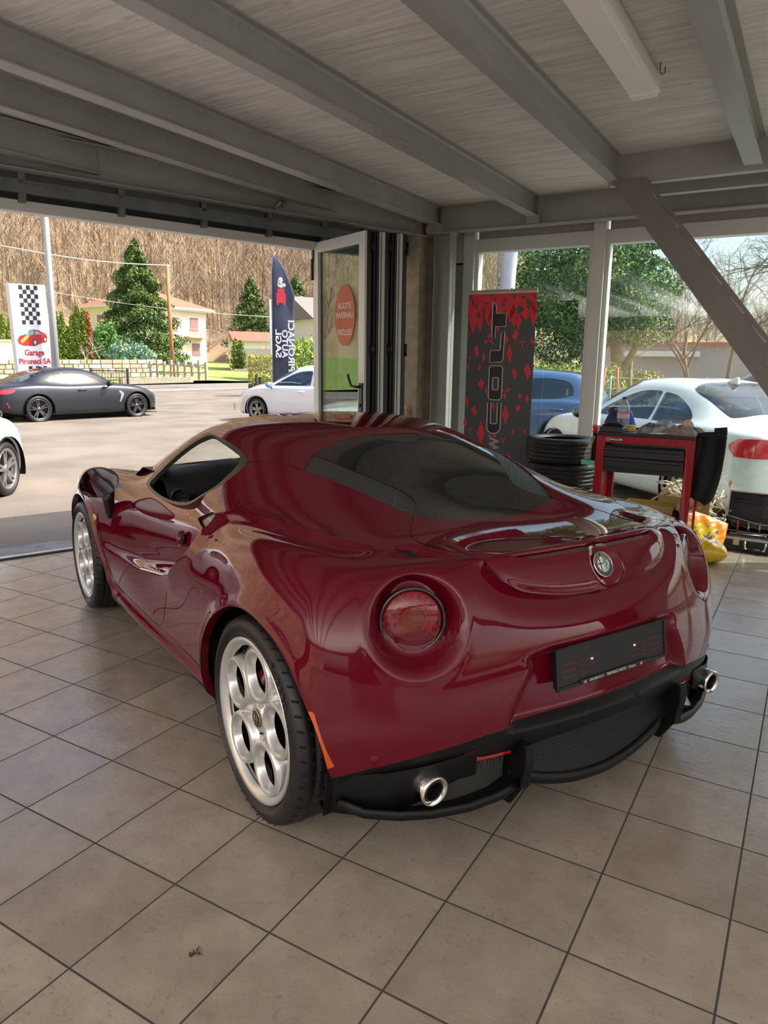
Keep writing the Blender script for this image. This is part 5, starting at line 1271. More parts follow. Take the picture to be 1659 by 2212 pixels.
m = MB(); m.tube([(.0098+.0052*math.sin(q*.62+.5)*(1-.02*q), .0175-.00155*q, .0056) for q in range(23)], [.0018-.00005*q for q in range(23)], 6, flat=.5); m.tube([(.0075,.0190,.0056),(.0040,.0165,.0056),(.0075,.0155,.0056)], .0011, 5); bl(m, 'serpent', mat('badge_green', '1f4a3c', .2, coat=1), bt)
for i, ch in enumerate('ALFA ROMEO'):
    if ch == ' ': continue
    a = math.radians(158-i*15.1); o = text_part('badge_lettering', ch, .0088, _M['emblem_gold'], bt, (.0290*math.cos(a), .0290*math.sin(a), .0046), (0, 0, a-PI/2), .0004, bold=.0002)
# --- number plate holder
pm = mat('plate_black', '0b0c0d', .42)
pt = empty('plate_holder', (-.609, 0, .5585)); pt.parent = car; pt.rotation_euler = (0, math.radians(8), 0)
m = MB(); m.box((-.006,-.2465,-.0575),(.012,.2465,.0575)); m.build('base', pm, pt, bevel=.004)
m = MB()
for a, b_ in (((-.0095,-.250,-.062),(.0,.250,-.052)),((-.0095,-.250,.056),(.0,.250,.060)),((-.0095,-.250,-.06),(.0,-.243,.06)),((-.0095,.243,-.06),(.0,.250,.06))): m.box(a, b_)
m.build('frame', pm, pt, bevel=.0015)
m = MB(); m.box((-.0125,-.155,-.0625),(-.004,.155,-.047)); m.build('dealer_strip', pm, pt, bevel=.002)
m = MB(); random.seed(4)
for s in (1, -1):
    for yy, L in ((.195,.055),(.140,.024),(.098,.040)):
        for zz in ((-.030,-.012,.008) if L > .03 else (-.036,-.022,-.008,.006)):
            m.box((-.0065, s*yy-L/2, zz), (-.0058, s*yy+L/2, zz+.0035))
    for zz in (.028, .036): m.box((-.0065, s*.17-.008, zz), (-.0058, s*.17+.008, zz+.002)); m.box((-.0065, s*.125-.006, zz+.004), (-.0058, s*.125+.002, zz+.008))
tag(m.build('slots', mat('slot_dark_red', '571320', .5), pt), kind='stuff')
for s in (1, -1):
    m = MB(); m.lathe([(0,-.0095),(.004,-.009),(.0055,-.006)], 12, 'x', o=(0, s*.098, .004)); m.build('screw', chrome, pt)
pw = mat('print_grey_white', 'c9c9c6', .5)
ry = (PI/2, 0, -PI/2)
text_part('dealer_lettering', '076.298.10.17', .010, pw, pt, (-.0128, .088, -.0548), ry, .0003, width=.062)
text_part('dealer_lettering', 'PIRONACI AUTO', .0125, pw, pt, (-.0128, -.002, -.0548), ry, .0003, width=.086)
text_part('dealer_lettering', 'Osogna', .0115, pw, pt, (-.0128, -.075, -.0548), ry, .0003, width=.034)
for yy in (.138, -.118):
    m = MB(); m.box((-.0130, yy-.006, -.060), (-.0127, yy+.006, -.050)); m.build('cross_mark', mat('print_red', 'b23a3a', .5), pt)
    m = MB(); m.box((-.0133, yy-.0012, -.0585), (-.0130, yy+.0012, -.0515)); m.box((-.0133, yy-.0035, -.0562), (-.0130, yy+.0035, -.0538)); m.build('cross_white', pw, pt)
# --- exhausts
for s in (1, -1):
    t = empty('exhaust_tip', (-.566, .6345*s, .2887)); t.parent = car; t.rotation_euler = (0, math.radians(-4), 0)
    m = MB(); m.lathe([(.0355,.0),(.0385,-.004),(.0420,-.002),(.0430,.006),(.0415,.03),(.036,.075),(.033,.10),(.030,.20),(.0295,.0005),(.0355,0)], 48, 'x'); m.build('outer_sleeve', chrome, t)
    m = MB(); m.lathe([(.031,.012),(.036,.008),(.037,.02)], 40, 'x'); m.build('gap_ring', matte_black, t)
    m = MB(); m.lathe([(.0265,.003),(.0280,.0),(.0305,.004),(.0300,.05),(.0262,.05),(.0265,.003)], 40, 'x'); m.build('inner_pipe', mat('dark_steel', '55524e', .3, .9), t)
    m = MB(); m.lathe([(.0262,.03),(0,.05)], 32, 'x'); m.build('bore', liner, t)
# --- diffuser and lower rear
DY = [0,.15,.28,.40,.52,.64,.74,.82,.862]
DXX = [-.635,-.630,-.620,-.603,-.582,-.545,-.492,-.425,-.380]
def plan(y, off=0.): return float(np.interp(abs(y), DY, DXX))+off
ys = np.linspace(.50, .862, 15)
for s in (1, -1):
    vs = []; m = MB()
    for y in ys:
        u = (y-.50)/.362; zb = .335-.145*min(1, u*1.5)**.7 if u > 0 else .335
        for z, ins in ((.372-.06*u, .004), (.30-.03*u, .004), (zb, .020), (zb+.002, .06)):
            vs.append((plan(y, ins*1.2)+.006, (y-ins*.35)*s, min(z, .40)))
    n = 4; m.add(vs, [(i*n+k, i*n+k+1, (i+1)*n+k+1, (i+1)*n+k) for i in range(len(ys)-1) for k in range(n-1)], True)
    m.build('corner_valance', plastic, car)
# grille face set back under the bumper
grm = bpy.data.materials.new('ribbed_grille'); grm.use_nodes = True
def _gr():
    nt = grm.node_tree; n = nt.nodes; l = nt.links; b = n['Principled BSDF']; tc = n.new('ShaderNodeTexCoord'); w = n.new('ShaderNodeTexWave'); w.wave_type = 'BANDS'; w.bands_direction = 'Z'; w.inputs['Scale'].default_value = 34.
    l.new(tc.outputs['Object'], w.inputs[0]); mr = n.new('ShaderNodeMapRange'); mr.inputs[1].default_value = .35; mr.inputs[2].default_value = .8; l.new(w.outputs['Fac'], mr.inputs[0])
    mx = n.new('ShaderNodeMix'); mx.data_type = 'RGBA'; mx.inputs[6].default_value = lin('030303'); mx.inputs[7].default_value = lin('222326'); l.new(mr.outputs[0], mx.inputs[0]); l.new(mx.outputs[2], b.inputs['Base Color']); b.inputs['Roughness'].default_value = .45
    bp = n.new('ShaderNodeBump'); bp.inputs['Strength'].default_value = 1.; bp.inputs['Distance'].default_value = .006; l.new(mr.outputs[0], bp.inputs['Height']); l.new(bp.outputs[0], b.inputs['Normal'])
_gr()
m = MB(); ys = np.linspace(-.36, .36, 13); vs = []
for y in ys:
    for z, dx in ((.40, .045), (.32, .05), (.174+.62*y*y, .03)): vs.append((plan(y)+dx, y, z))
m.add(vs, [(i*3+k, i*3+k+1, (i+1)*3+k+1, (i+1)*3+k) for i in range(12) for k in range(2)], True); m.build('rear_grille', grm, car, label=None) if False else m.build('rear_grille', grm, car)
for s in (1, -1):
    ys = np.linspace(.36, .80, 9); vs = []; m = MB()
    for y in ys:
        for z, dx in ((.37, .06), (.25, .075), (.17, .06)): vs.append((plan(y)+dx, y*s, z))
    m.add(vs, [(i*3+k, i*3+k+1, (i+1)*3+k+1, (i+1)*3+k) for i in range(8) for k in range(2)], True)
    m.build('rear_recess', mesh_m, car)
m = MB(); pts = [(plan(y)+.03+.10*max(0, (abs(y)-.25)/.11)**2*.3, y, .176+.62*y*y) for y in np.linspace(-.355, .355, 25)]
m.tube(pts, .013, 8, flat=1.5)
vs = [];
for p in pts: vs += [p, (p[0]+.14, p[1], p[2]-.01)]
m.add(vs, [(2*i, 2*i+1, 2*i+3, 2*i+2) for i in range(len(pts)-1)], True)
m.build('diffuser_lip', plastic, car)
for s in (1, -1):
    m = MB(); pts = [(plan(y)+.012, y*s, z) for y, z in ((.352,.240),(.42,.214),(.52,.204),(.62,.203),(.70,.204),(.78,.210),(.835,.235))]
    m.tube(pts, .010, 8, flat=1.6); vs = []
    for p in pts: vs += [p, (p[0]+.10, p[1], p[2]-.006)]
    m.add(vs, [(2*i, 2*i+1, 2*i+3, 2*i+2) for i in range(len(pts)-1)], True); m.build('outer_lip', plastic, car)
    m = MB(); m.prism([(-.628,.372),(-.632,.325),(-.618,.235),(-.598,.205),(-.566,.155),(-.50,.152),(-.42,.20),(-.40,.36)], -.006, .006, 'xz', o=(0, s*.352, 0)); m.prism([(-.634,.372),(-.638,.325),(-.622,.232),(-.612,.230),(-.625,.325),(-.618,.372)], -.016, .016, 'xz', o=(0, s*.354, 0)); m.build('diffuser_fin', plastic, car, bevel=.003)
    m = MB(); vs = []
    for y in np.linspace(.38, .535, 7): vs += [(plan(y)+.014, y*s, .392-.02*(y-.38)/.155-.005), (plan(y)+.022, y*s, .332)]
    m.add(vs, [(2*i, 2*i+1, 2*i+3, 2*i+2) for i in range(6)], True); m.build('rear_reflector', mat('reflector_red', 'b01822', .12, coat=1), car)
    m = MB(); s == -1 and m.tube([(-.52,.53*s,.17),(-.46,.56*s,.20),(-.40,.52*s,.24),(-.30,.40*s,.26)], .055, 16); s == -1 and m.build('silencer', mat('raw_exhaust_steel', '8a867f', .4, .8), car)
for yy, zz in ((.755, .372), (-.76, .372), (.13, .40), (-.13, .40)):
    p, n = at_rear(yy, zz); m = MB(); m.lathe([(0,.0035),(.010,.003),(.0115,.001),(.0125,.0015),(.0135,0)], 20, 'z', R=Vector(n).to_track_quat('Z','Y').to_matrix(), o=p); m.build('parking_sensor', paint if abs(yy) > .5 else plastic, car)
# --- door mirrors
for s in (1, -1):
    t = empty('door_mirror', (1.72, .935*s, .822)); t.parent = car
    m = MB(); N_ = 24; prof = []
    out = [((.096-.018*math.sin(a*2+.5)*.4)*math.cos(a), .074*math.sin(a)*(1+.06*math.cos(a))) for a in [2*PI*k/32 for k in range(32)]]
    vs = []; lv = ((0,.93),(-.006,.985),(0.0,1.),(.03,1.),(.07,.90),(.10,.70),(.118,.42),(.124,.12))
    for dx, sc in lv: vs += [(dx, y*sc*s, z*sc) for y, z in out]
    m.add(vs, [(i*32+k, i*32+(k+1) % 32, (i+1)*32+(k+1) % 32, (i+1)*32+k) for i in range(len(lv)-1) for k in range(32)]+[tuple(range(7*32, 8*32))], True)
    m.build('mirror_housing', gloss_black, t)
    m = MB(); m.add([(.002, y*.93*s, z*.93) for y, z in out], [tuple(range(32))]); m.build('mirror_glass', mat('mirror_glass', '8a8c90', .01, 1.), t)
    m = MB(); m.tube([(.04, -.045*s, -.055), (.06, -.052*s, -.10), (.085, -.062*s, -.155), (.10, -.075*s, -.19)], [.035,.028,.026,.030], 14, flat=.7); m.build('mirror_arm', gloss_black, t)
# --- door handle, lock, fender badge
for s in (1, -1):
    p, n = at_side(.845, .712, s); R = Vector(n).to_track_quat('Z', 'Y').to_matrix()
    m = MB(); m.lathe([(.031,-.002),(.034,.003),(.033,.0055),(.029,.004),(.024,-.006),(.010,-.014),(0,-.015)], 36, 'z', R=R, o=tuple(Vector(p)+Vector(n)*.012)); h = m.build('door_handle', paint, car)
    m = MB(); m.lathe([(.0,.003),(.015,.002),(.020,-.002),(.021,-.004)], 24, 'z', R=R, o=tuple(Vector(p)+Vector(n)*.010+Vector((-.007,0,0)))); m.build('handle_recess', liner, h)
    p, n = at_side(.855, .628, s); R = Vector(n).to_track_quat('Z', 'Y').to_matrix()
    m = MB(); m.lathe([(.0075,0),(.007,.002),(.0,.0025)], 20, 'z', R=R, o=p); m.build('door_lock', chrome, car)
    p, n = at_side(2.028, .588, s, False); R = Vector(n).to_track_quat('Z', 'Y').to_matrix()
    m = MB(); m.lathe([(.020,0),(.0205,.004),(.018,.006),(.010,.0055),(0,.006)], 28, 'z', R=R, o=p); m.build('wing_badge', _M['emblem_gold'], car)
# fender inner lip buffer at the front of the arch
m = MB(); m.box((.425,.898,.36),(.440,.912,.47)); m.build('arch_buffer', mat('grey_rubber', '4c4c4b', .5), car, bevel=.003, rot=(0, math.radians(-12), 0), loc=(.07,0,.085))
# --- louvres at the rear of each haunch, fine slats under a black frame
for s in (1, -1):
    m = MB()
    for k in range(8):
        u = k/7; x = -.205-.095*u; y0 = .478+.042*u*.6; m.add([(x, y0*s, .858), (x-.004, (y0+.045-.01*u)*s, .862-.004*u), (x-.008, (y0+.045-.01*u)*s, .854-.004*u), (x-.004, y0*s, .850)], [(0,1,2,3)])
    m.build('louvres', plastic, car)

# --- cabin
t = car
cab = mat('cabin_black', '17171a', .5); cab2 = mat('cabin_grey', '2c2d30', .45)
m = MB(); vs = []
ysd = np.linspace(-.70, .70, 15)
for y in ysd:
    for x, z in ((1.98,.800),(1.80,.872),(1.60,.874),(1.45,.835),(1.40,.77),(1.46,.70),(1.50,.50)):
        hump = .045*math.exp(-((y-.34)/.16)**2)*(1 if x < 1.75 else 0); vs.append((x, y, z+hump))
m.add(vs, [(i*7+k, i*7+k+1, (i+1)*7+k+1, (i+1)*7+k) for i in range(14) for k in range(6)], True); m.build('dashboard', cab, car)
m = MB(); m.lathe([(.038,0),(.044,-.008),(.046,.006),(.040,.012),(.036,.006),(.034,.02),(0,.022)], 32, 'x', o=(1.375, .655, .775)); v_ = m.build('air_vent', cab2, car)
m = MB(); m.box((1.366,.62,.772),(1.372,.69,.778)); m.build('vane', cab, v_)
# steering wheel
sw = empty('steering_wheel', (1.16, .34, .775)); sw.parent = car; sw.rotation_euler = (0, math.radians(68), 0)
m = MB(); m.tube([(.165*math.cos(a)*(.97 if math.cos(a) > .5 else 1), .170*math.sin(a), 0) for a in [2*PI*k/48 for k in range(48)]], .0155, 10, closed=True); m.build('steering_rim', cab, sw)
m = MB(); m.lathe([(0,-.03),(.055,-.025),(.062,0),(.058,.02),(0,.035)], 24, 'z')
for a in (PI/2, -PI/2, 0): m.box((.04,-.018,-.008),(.158,.018,.006), R=Matrix.Rotation(a,3,'Z'))
m.build('steering_hub', cab2, sw)
m = MB(); m.tube([(0,0,.02),(0,0,.22)], .03, 12); m.build('steering_column', cab, sw)
for s in (1, -1):
    m = MB(); m.prism([(1.15,.26),(1.17,.36),(.72,.38),(.56,.84),(.50,.93),(.47,.90),(.60,.30)], -.22, .22, 'xz', o=(0, .36*s, 0)); m.build('seat', cab, car, bevel=.04, seg=3)
    m = MB(); m.box((.45, .70*s-.01, .30), (1.95, .70*s+.01, .755)); m.build('door_card', cab, car)
m = MB(); m.prism([(1.5,.20),(1.45,.52),(.8,.46),(.45,.50),(.45,.20)], -.10, .10, 'xz'); m.build('centre_console', cab, car, bevel=.02)
m = MB(); m.box((.47,-.70,.17),(1.95,.70,.19)); m.build('cabin_floor', cab, car)
# headliner follows the roof just inside
# ------------------------------------------------------------------ parked cars outside
def loft_car(name, loc, rz, label, P, paintm, glassc, wheels=True):
    """a simpler car body: P gives roof line, belt line and plan width along its length"""
    xs = np.linspace(P['x0'], P['x1'], 30); N = len(xs)
    I = lambda k, x: float(pchip([a for a, _ in P[k]], [b for _, b in P[k]], x))
    vs = []; idx = {}
    for s in (1, -1):
        for i, x in enumerate(xs):
            w = I('w', x); zb = I('belt', x); zr = max(I('roof', x), zb+.015); cab = float(sstep(.06, .30, zr-zb)); g = I('sill', x)
            wr = w*(.60 if cab > 0 else .6); th = [(w*.90, g), (w*.985, g+.05), (w*.995, g+.22), (w*1.0, g+(zb-g)*.50), (w*.985, g+(zb-g)*.74), (w*.955, zb-.05), (w*.90, zb+.0), (w*(.84-.0*cab), zb+.02+.01*cab), (w*(.70-.08*cab), zb+.03+(zr-zb)*.86*cab), (w*(.42-.02*cab), zb+.035+(zr-zb-.02)*(1 if cab > .02 else .6)), (0, max(zr, zb+.03))]
            for r, (y, z) in enumerate(th):
                if s < 0 and r == 10: idx[(i,r,s)] = idx[(i,r,1)]; continue
                idx[(i,r,s)] = len(vs); vs.append((x, y*s, z))
        for end, i0, sg in (('R', 0, -1), ('F', N-1, 1)):
            for k in range(6):
                for t in range(1, 5):
                    if s < 0 and t == 4: idx[(end,k,t,s)] = idx[(end,k,t,1)]; continue
                    b = vs[idx[(i0,k,1)]]; top = vs[idx[(i0,6+t,1)]]; y = b[1]*(1-t/4); lift = (top[2]-vs[idx[(i0,6,1)]][2])*(k/6)
                    idx[(end,k,t,s)] = len(vs); vs.append((b[0]+sg*P.get('bul', .12)*math.sin(PI/2*t/4)*(1-.12*k), y*s, b[2]+lift))
    def g(e, i0, k, t, s): return idx[(i0,k,s)] if t == 0 else idx[(i0,6+t,s)] if k == 6 else idx[(e,k,t,s)]
    fs = []
    for s in (1, -1):
        for i in range(N-1):
            for r in range(10): q = (idx[(i,r,s)], idx[(i+1,r,s)], idx[(i+1,r+1,s)], idx[(i,r+1,s)]); fs.append(q[::-1] if s > 0 else q)
        for k in range(6):
            for t in range(4):
                q = (g('R',0,k,t,s), g('R',0,k+1,t,s), g('R',0,k+1,t+1,s), g('R',0,k,t+1,s)); fs.append(q[::-1] if s > 0 else q)
                q = (g('F',N-1,k,t,s), g('F',N-1,k+1,t,s), g('F',N-1,k+1,t+1,s), g('F',N-1,k,t+1,s)); fs.append(q if s > 0 else q[::-1])
    me = bpy.data.meshes.new('tmp'); me.from_pydata(vs, [], fs); o = bpy.data.objects.new('tmp', me); C.objects.link(o)
    md = o.modifiers.new('s', 'SUBSURF'); md.levels = 2; ev = o.evaluated_get(bpy.context.evaluated_depsgraph_get()); m2 = ev.to_mesh()
    V = np.array([v.co[:] for v in m2.vertices]); F = [tuple(p.vertices) for p in m2.polygons]; ev.to_mesh_clear(); bpy.data.objects.remove(o, do_unlink=True); bpy.data.meshes.remove(me)
    Nn = vnormals(V, F); sh = Shell(np.hstack([V, V, Nn, V, Nn]), F)
    root = empty(name, loc, rz, label, 'car')
    def XZs(s): return np.c_[s.O[:,0], s.O[:,2]]
    wb, R = P['wb'], P['R']
    for cx in (0, wb):
        arch = np.array([(cx+(R+.045)*math.cos(a), R+(R+.045)*math.sin(a)) for a in np.linspace(0, 2*PI, 36)[:-1]])
        sh, _ = sh.clip(np.where(np.abs(sh.O[:,1]) > .5, poly_sd(XZs(sh), arch), .1))
    parts = []
    for pl in P['side_glass']:
        pc = curve2(pl, 5); sh, gl_ = sh.clip(np.where(np.abs(sh.O[:,1]) > .3, poly_sd(XZs(sh), pc), .1)); parts.append(('side_window', gl_, glassc, .006))
    for nm, pl in P.get('top_glass', []):
        pc = curve2(pl, 5); sh, gl_ = sh.clip(np.where(sh.O[:,2] > P['zg'], poly_sd(sh.O[:,:2], pc), .1)); parts.append((nm, gl_, glassc, .004))
    for nm, pl, c, x_lt, x_gt in P.get('patches', []):
        pc = curve2(pl, 4); cond = (sh.O[:,0] < x_lt) & (sh.O[:,0] > x_gt) & (np.abs(sh.O[:,1]) > .45); sh, gl_ = sh.clip(np.where(cond, poly_sd(XZs(sh), pc), .1)); parts.append((nm, gl_, c, -.004))
    for nm, pl, c, xl in P.get('rear_patches', []):
        pc = curve2(pl, 4); sh, gl_ = sh.clip(np.where(sh.O[:,0] < xl, poly_sd(np.c_[np.abs(sh.O[:,1]), sh.O[:,2]], pc), .1)); parts.append((nm, gl_, c, -.004))
    for pl in P.get('cuts', []):
        d, _, _ = seg_dist(XZs(sh), np.array(pl, float), False); sh, _ = sh.clip(np.where((np.abs(sh.O[:,1]) > .5), d-.004, .1))
    panel('body', sh, paintm, root, rim=.02)
    for nm, s_, c, ins in parts: 
        if s_.F:
            if nm in ('rear_window', 'windshield'): panel(nm, s_, c, root, rim=.004, inset=ins)
            else:
                for sd_ in (1, -1): panel(nm, s_, c, root, rim=.004, inset=ins, side=sd_)
    panel('inner_skin', Shell(np.hstack([V, V, Nn, V, Nn]), [f for f in F if V[f[0],2] < P['zg']+.0 and abs(V[f[0],1]) > .0]), liner, root, rim=0, inset=.05)
    for cx in (0, wb):
        for s in (1, -1):
            m = MB(); n = 16; q = []
            for k in range(n+1):
                a = -.3+(PI+.6)*k/n
                for y in (P['tw']-.26, P['tw']+.03): q.append((cx+(R+.06)*math.cos(a), y*s, R+(R+.06)*math.sin(a)))
            m.add(q, [(2*k, 2*k+1, 2*k+3, 2*k+2) for k in range(n)], True)
            m.add([(cx+(R+.06)*math.cos(-.3+(PI+.6)*k/n), (P['tw']-.26)*s, R+(R+.06)*math.sin(-.3+(PI+.6)*k/n)) for k in range(n+1)], [tuple(range(n+1))])
            m.build('wheel_well', liner, root)
    for cx in (0, wb):
        for s in (1, -1):
            t = empty('wheel', (cx, s*(P['tw']-.11), R)); t.parent = root
            if s < 0: t.rotation_euler = (0,0,PI)
            tyre_mesh(R, .22, R*.76).build('tyre', rubber, t); yo = .105; Rr = R*.76
            m = MB(); m.lathe([(Rr-.03,yo-.02),(Rr-.01,yo-.001),(Rr,yo-.004),(Rr-.002,yo-.02),(Rr-.03,yo-.04),(Rr-.035,-.08),(Rr,-.1)], 48, 'y'); m.build('rim', P['rim'], t)
            for k in range(P['spokes']):
                a = 2*PI*(k//2)/(P['spokes']/2)+(.16 if k % 2 else -.16)+.2; m = MB()
                m.add([(.03*math.cos(a+1.2), yo-.03, .03*math.sin(a+1.2)), (.03*math.cos(a-1.2), yo-.03, .03*math.sin(a-1.2)), ((Rr-.02)*math.cos(a-.045), yo-.012, (Rr-.02)*math.sin(a-.045)), ((Rr-.02)*math.cos(a+.045), yo-.012, (Rr-.02)*math.sin(a+.045)),
                       (.03*math.cos(a+1.2), yo-.065, .03*math.sin(a+1.2)), (.03*math.cos(a-1.2), yo-.065, .03*math.sin(a-1.2)), ((Rr-.02)*math.cos(a-.045), yo-.04, (Rr-.02)*math.sin(a-.045)), ((Rr-.02)*math.cos(a+.045), yo-.04, (Rr-.02)*math.sin(a+.045))], [(0,1,2,3),(7,6,5,4),(0,3,7,4),(1,5,6,2),(2,6,7,3),(0,4,5,1)]); m.build('spoke', P['rim'], t)
            m = MB(); m.lathe([(0,.0),(.05,.0),(.06,-.02),(0,-.03)], 24, 'y', o=(0,yo-.02,0)); m.build('hub_cap', P['rim'], t)
            m = MB(); m.lathe([(.08,0),(R*.52,0),(R*.52,-.02),(.08,-.02)], 36, 'y'); m.build('brake_disc', disc_m, t)
            m = MB(); m.lathe([(R*.34,.03),(R*.55,.03),(R*.56,-.03),(R*.34,-.04),(R*.34,.03)], 10, 'y', a0=(-.5 if s > 0 else PI-.5), a1=(.5 if s > 0 else PI+.5)); m.build('brake_caliper', P.get('cal', disc_m), t)
    mz = P['mirror']
    for s in (1, -1):
        t = empty('door_mirror', (mz[0], s*mz[1], mz[2])); t.parent = root; m = MB(); lv = ((-.02,.9),(0,1),(.05,.95),(.10,.6),(.12,.2)); q = []
        for dx, sc in lv: q += [(dx, .11*sc*math.cos(2*PI*k/16), .075*sc*math.sin(2*PI*k/16)) for k in range(16)]
        m.add(q, [(i*16+k, i*16+(k+1) % 16, (i+1)*16+(k+1) % 16, (i+1)*16+k) for i in range(4) for k in range(16)]+[tuple(range(16))], True); m.build('mirror_housing', P.get('mc', gloss_black), t)
        m = MB(); m.tube([(.04,-.05*s,-.05),(.05,-.14*s,-.09)], .02, 8); m.build('mirror_arm', gloss_black, t)
        for hx in P['handles']: 
            k = np.argmin((V[:,0]-hx)**2+(V[:,2]-P['hz'])**2+np.where(V[:,1]*s < .5, 9, 0)); p = V[k]; m = MB(); m.tube([(p[0]-.11, p[1]+.012*s, p[2]), (p[0]-.08, p[1]+.035*s, p[2]+.01), (p[0]+.08, p[1]+.035*s, p[2]+.01), (p[0]+.11, p[1]+.012*s, p[2])], .014, 8); m.build('door_handle', paintm, root)
    m = MB(); m.box((-.3,-.7,P['g']+.02),(wb+.4,.7,P['g']+.12)); m.build('underbody', liner, root)
    m = MB(); m.box((.3,-.62,.35),(wb-.35,.62,.40)); m.build('cabin_floor', mat('cabin_dark', '232326', .7), root)
    for s in (1, -1):
        m = MB(); m.prism([(.95,.4),(1.4,.4),(1.42,.55),(1.05,.55),(.85,1.02),(.78,1.02)], -.22, .22, 'xz', o=(0,.36*s,0))
        m.build('seat', _M['cabin_dark'], root)
    return root
cglass = bpy.data.materials.new('car_glass'); cglass.use_nodes = True
def _cg():
    nt = cglass.node_tree; nt.nodes.clear(); out = nt.nodes.new('ShaderNodeOutputMaterial'); tr = nt.nodes.new('ShaderNodeBsdfTransparent'); tr.inputs[0].default_value = (.42,.50,.50,1); g = nt.nodes.new('ShaderNodeBsdfGlossy'); g.inputs['Roughness'].default_value = .01
    mx = nt.nodes.new('ShaderNodeMixShader'); nt.links.new(schlick(nt, .09, 1.2), mx.inputs[0]); nt.links.new(tr.outputs[0], mx.inputs[1]); nt.links.new(g.outputs[0], mx.inputs[2]); nt.links.new(mx.outputs[0], out.inputs[0])
_cg()
dkglass = mat('dark_car_glass', '1d2a36', .04, coat=1)
tail_r = mat('tail_red', 'c41a2a', .12, coat=1, emit='c41a2a', es=.06)
COUPE = dict(x0=-.92, x1=3.68, wb=2.857, R=.345, tw=.935, zg=.80, g=.10, rim=mat('dark_grey_rim', '5a5b5e', .3, .8), spokes=10, cal=mat('yellow_caliper', 'd9b32e', .4),
    roof=[(-.92,.98),(-.6,1.00),(-.35,1.06),(0,1.19),(.45,1.325),(.95,1.39),(1.45,1.375),(1.9,1.26),(2.3,1.06),(2.55,.98),(3.0,.93),(3.4,.83),(3.68,.70)],
    belt=[(-.92,.90),(0,.96),(.9,.93),(1.9,.94),(2.6,.91),(3.2,.82),(3.68,.64)], w=[(-.92,.80),(-.6,.90),(0,.95),(.8,.925),(2.,.92),(2.857,.95),(3.3,.88),(3.68,.66)], sill=[(-.92,.32),(-.45,.22),(.4,.19),(2.4,.19),(3.3,.20),(3.68,.26)],
    side_glass=[[(.17,1.03,1),(.30,.985),(.82,.965),(.90,.97,1),(.84,1.12),(.78,1.25,1),(.55,1.215),(.33,1.12)],[(.94,.97,1),(1.5,.965),(2.02,.965,1),(1.80,1.09),(1.45,1.23),(1.15,1.265),(.82,1.255,1),(.88,1.12)]],
    top_glass=[('rear_window', [(-.45,0),(-.40,.45),(-.30,.60,1),(.25,.56),(.42,.50,1),(.50,.25),(.52,0),(.50,-.25),(.42,-.50,1),(.25,-.56),(-.30,-.60,1),(-.40,-.45)]), ('windshield', [(1.55,0),(1.52,.30),(1.46,.52,1),(1.8,.60),(2.28,.68,1),(2.42,.40),(2.46,0),(2.42,-.40),(2.28,-.68,1),(1.8,-.60),(1.46,-.52,1),(1.52,-.30)])],
    patches=[('tail_lamp', [(-1.1,.84,1),(-.78,.845),(-.52,.855,1),(-.60,.78),(-.72,.74,1),(-1.1,.74,1)], tail_r, -.45, -2), ('wing_vent', [(2.28,.80,1),(2.42,.74),(2.44,.66),(2.33,.46,1),(2.28,.45,1),(2.36,.66),(2.33,.72)], mat('vent_grey', '8d8f96', .3, .3), 2.6, 2.), ('bumper_reflector', [(-.80,.56,1),(-.77,.56,1),(-.68,.38,1),(-.71,.37,1)], tail_r, -.4, -2)],
    cuts=[[(.93,.96),(.97,.75),(1.02,.55),(1.18,.30)],[(1.18,.30),(2.2,.28)],[(2.2,.28),(2.24,.60),(2.18,.9)]],
    mirror=(1.93,1.03,.98), handles=(1.22,), hz=.80)
m4_paint = mat('matt_dark_grey_paint', '2e3137', .33, .55, coat=.25, coat_r=.3)
c0 = Vector((-17.464, 11.338, -.15))
M4 = loft_car('coupe', c0, math.radians(83.2), 'matt dark grey coupe parked on the sunny forecourt', COUPE, m4_paint, cglass); M4.scale = (.974, .974, .974)
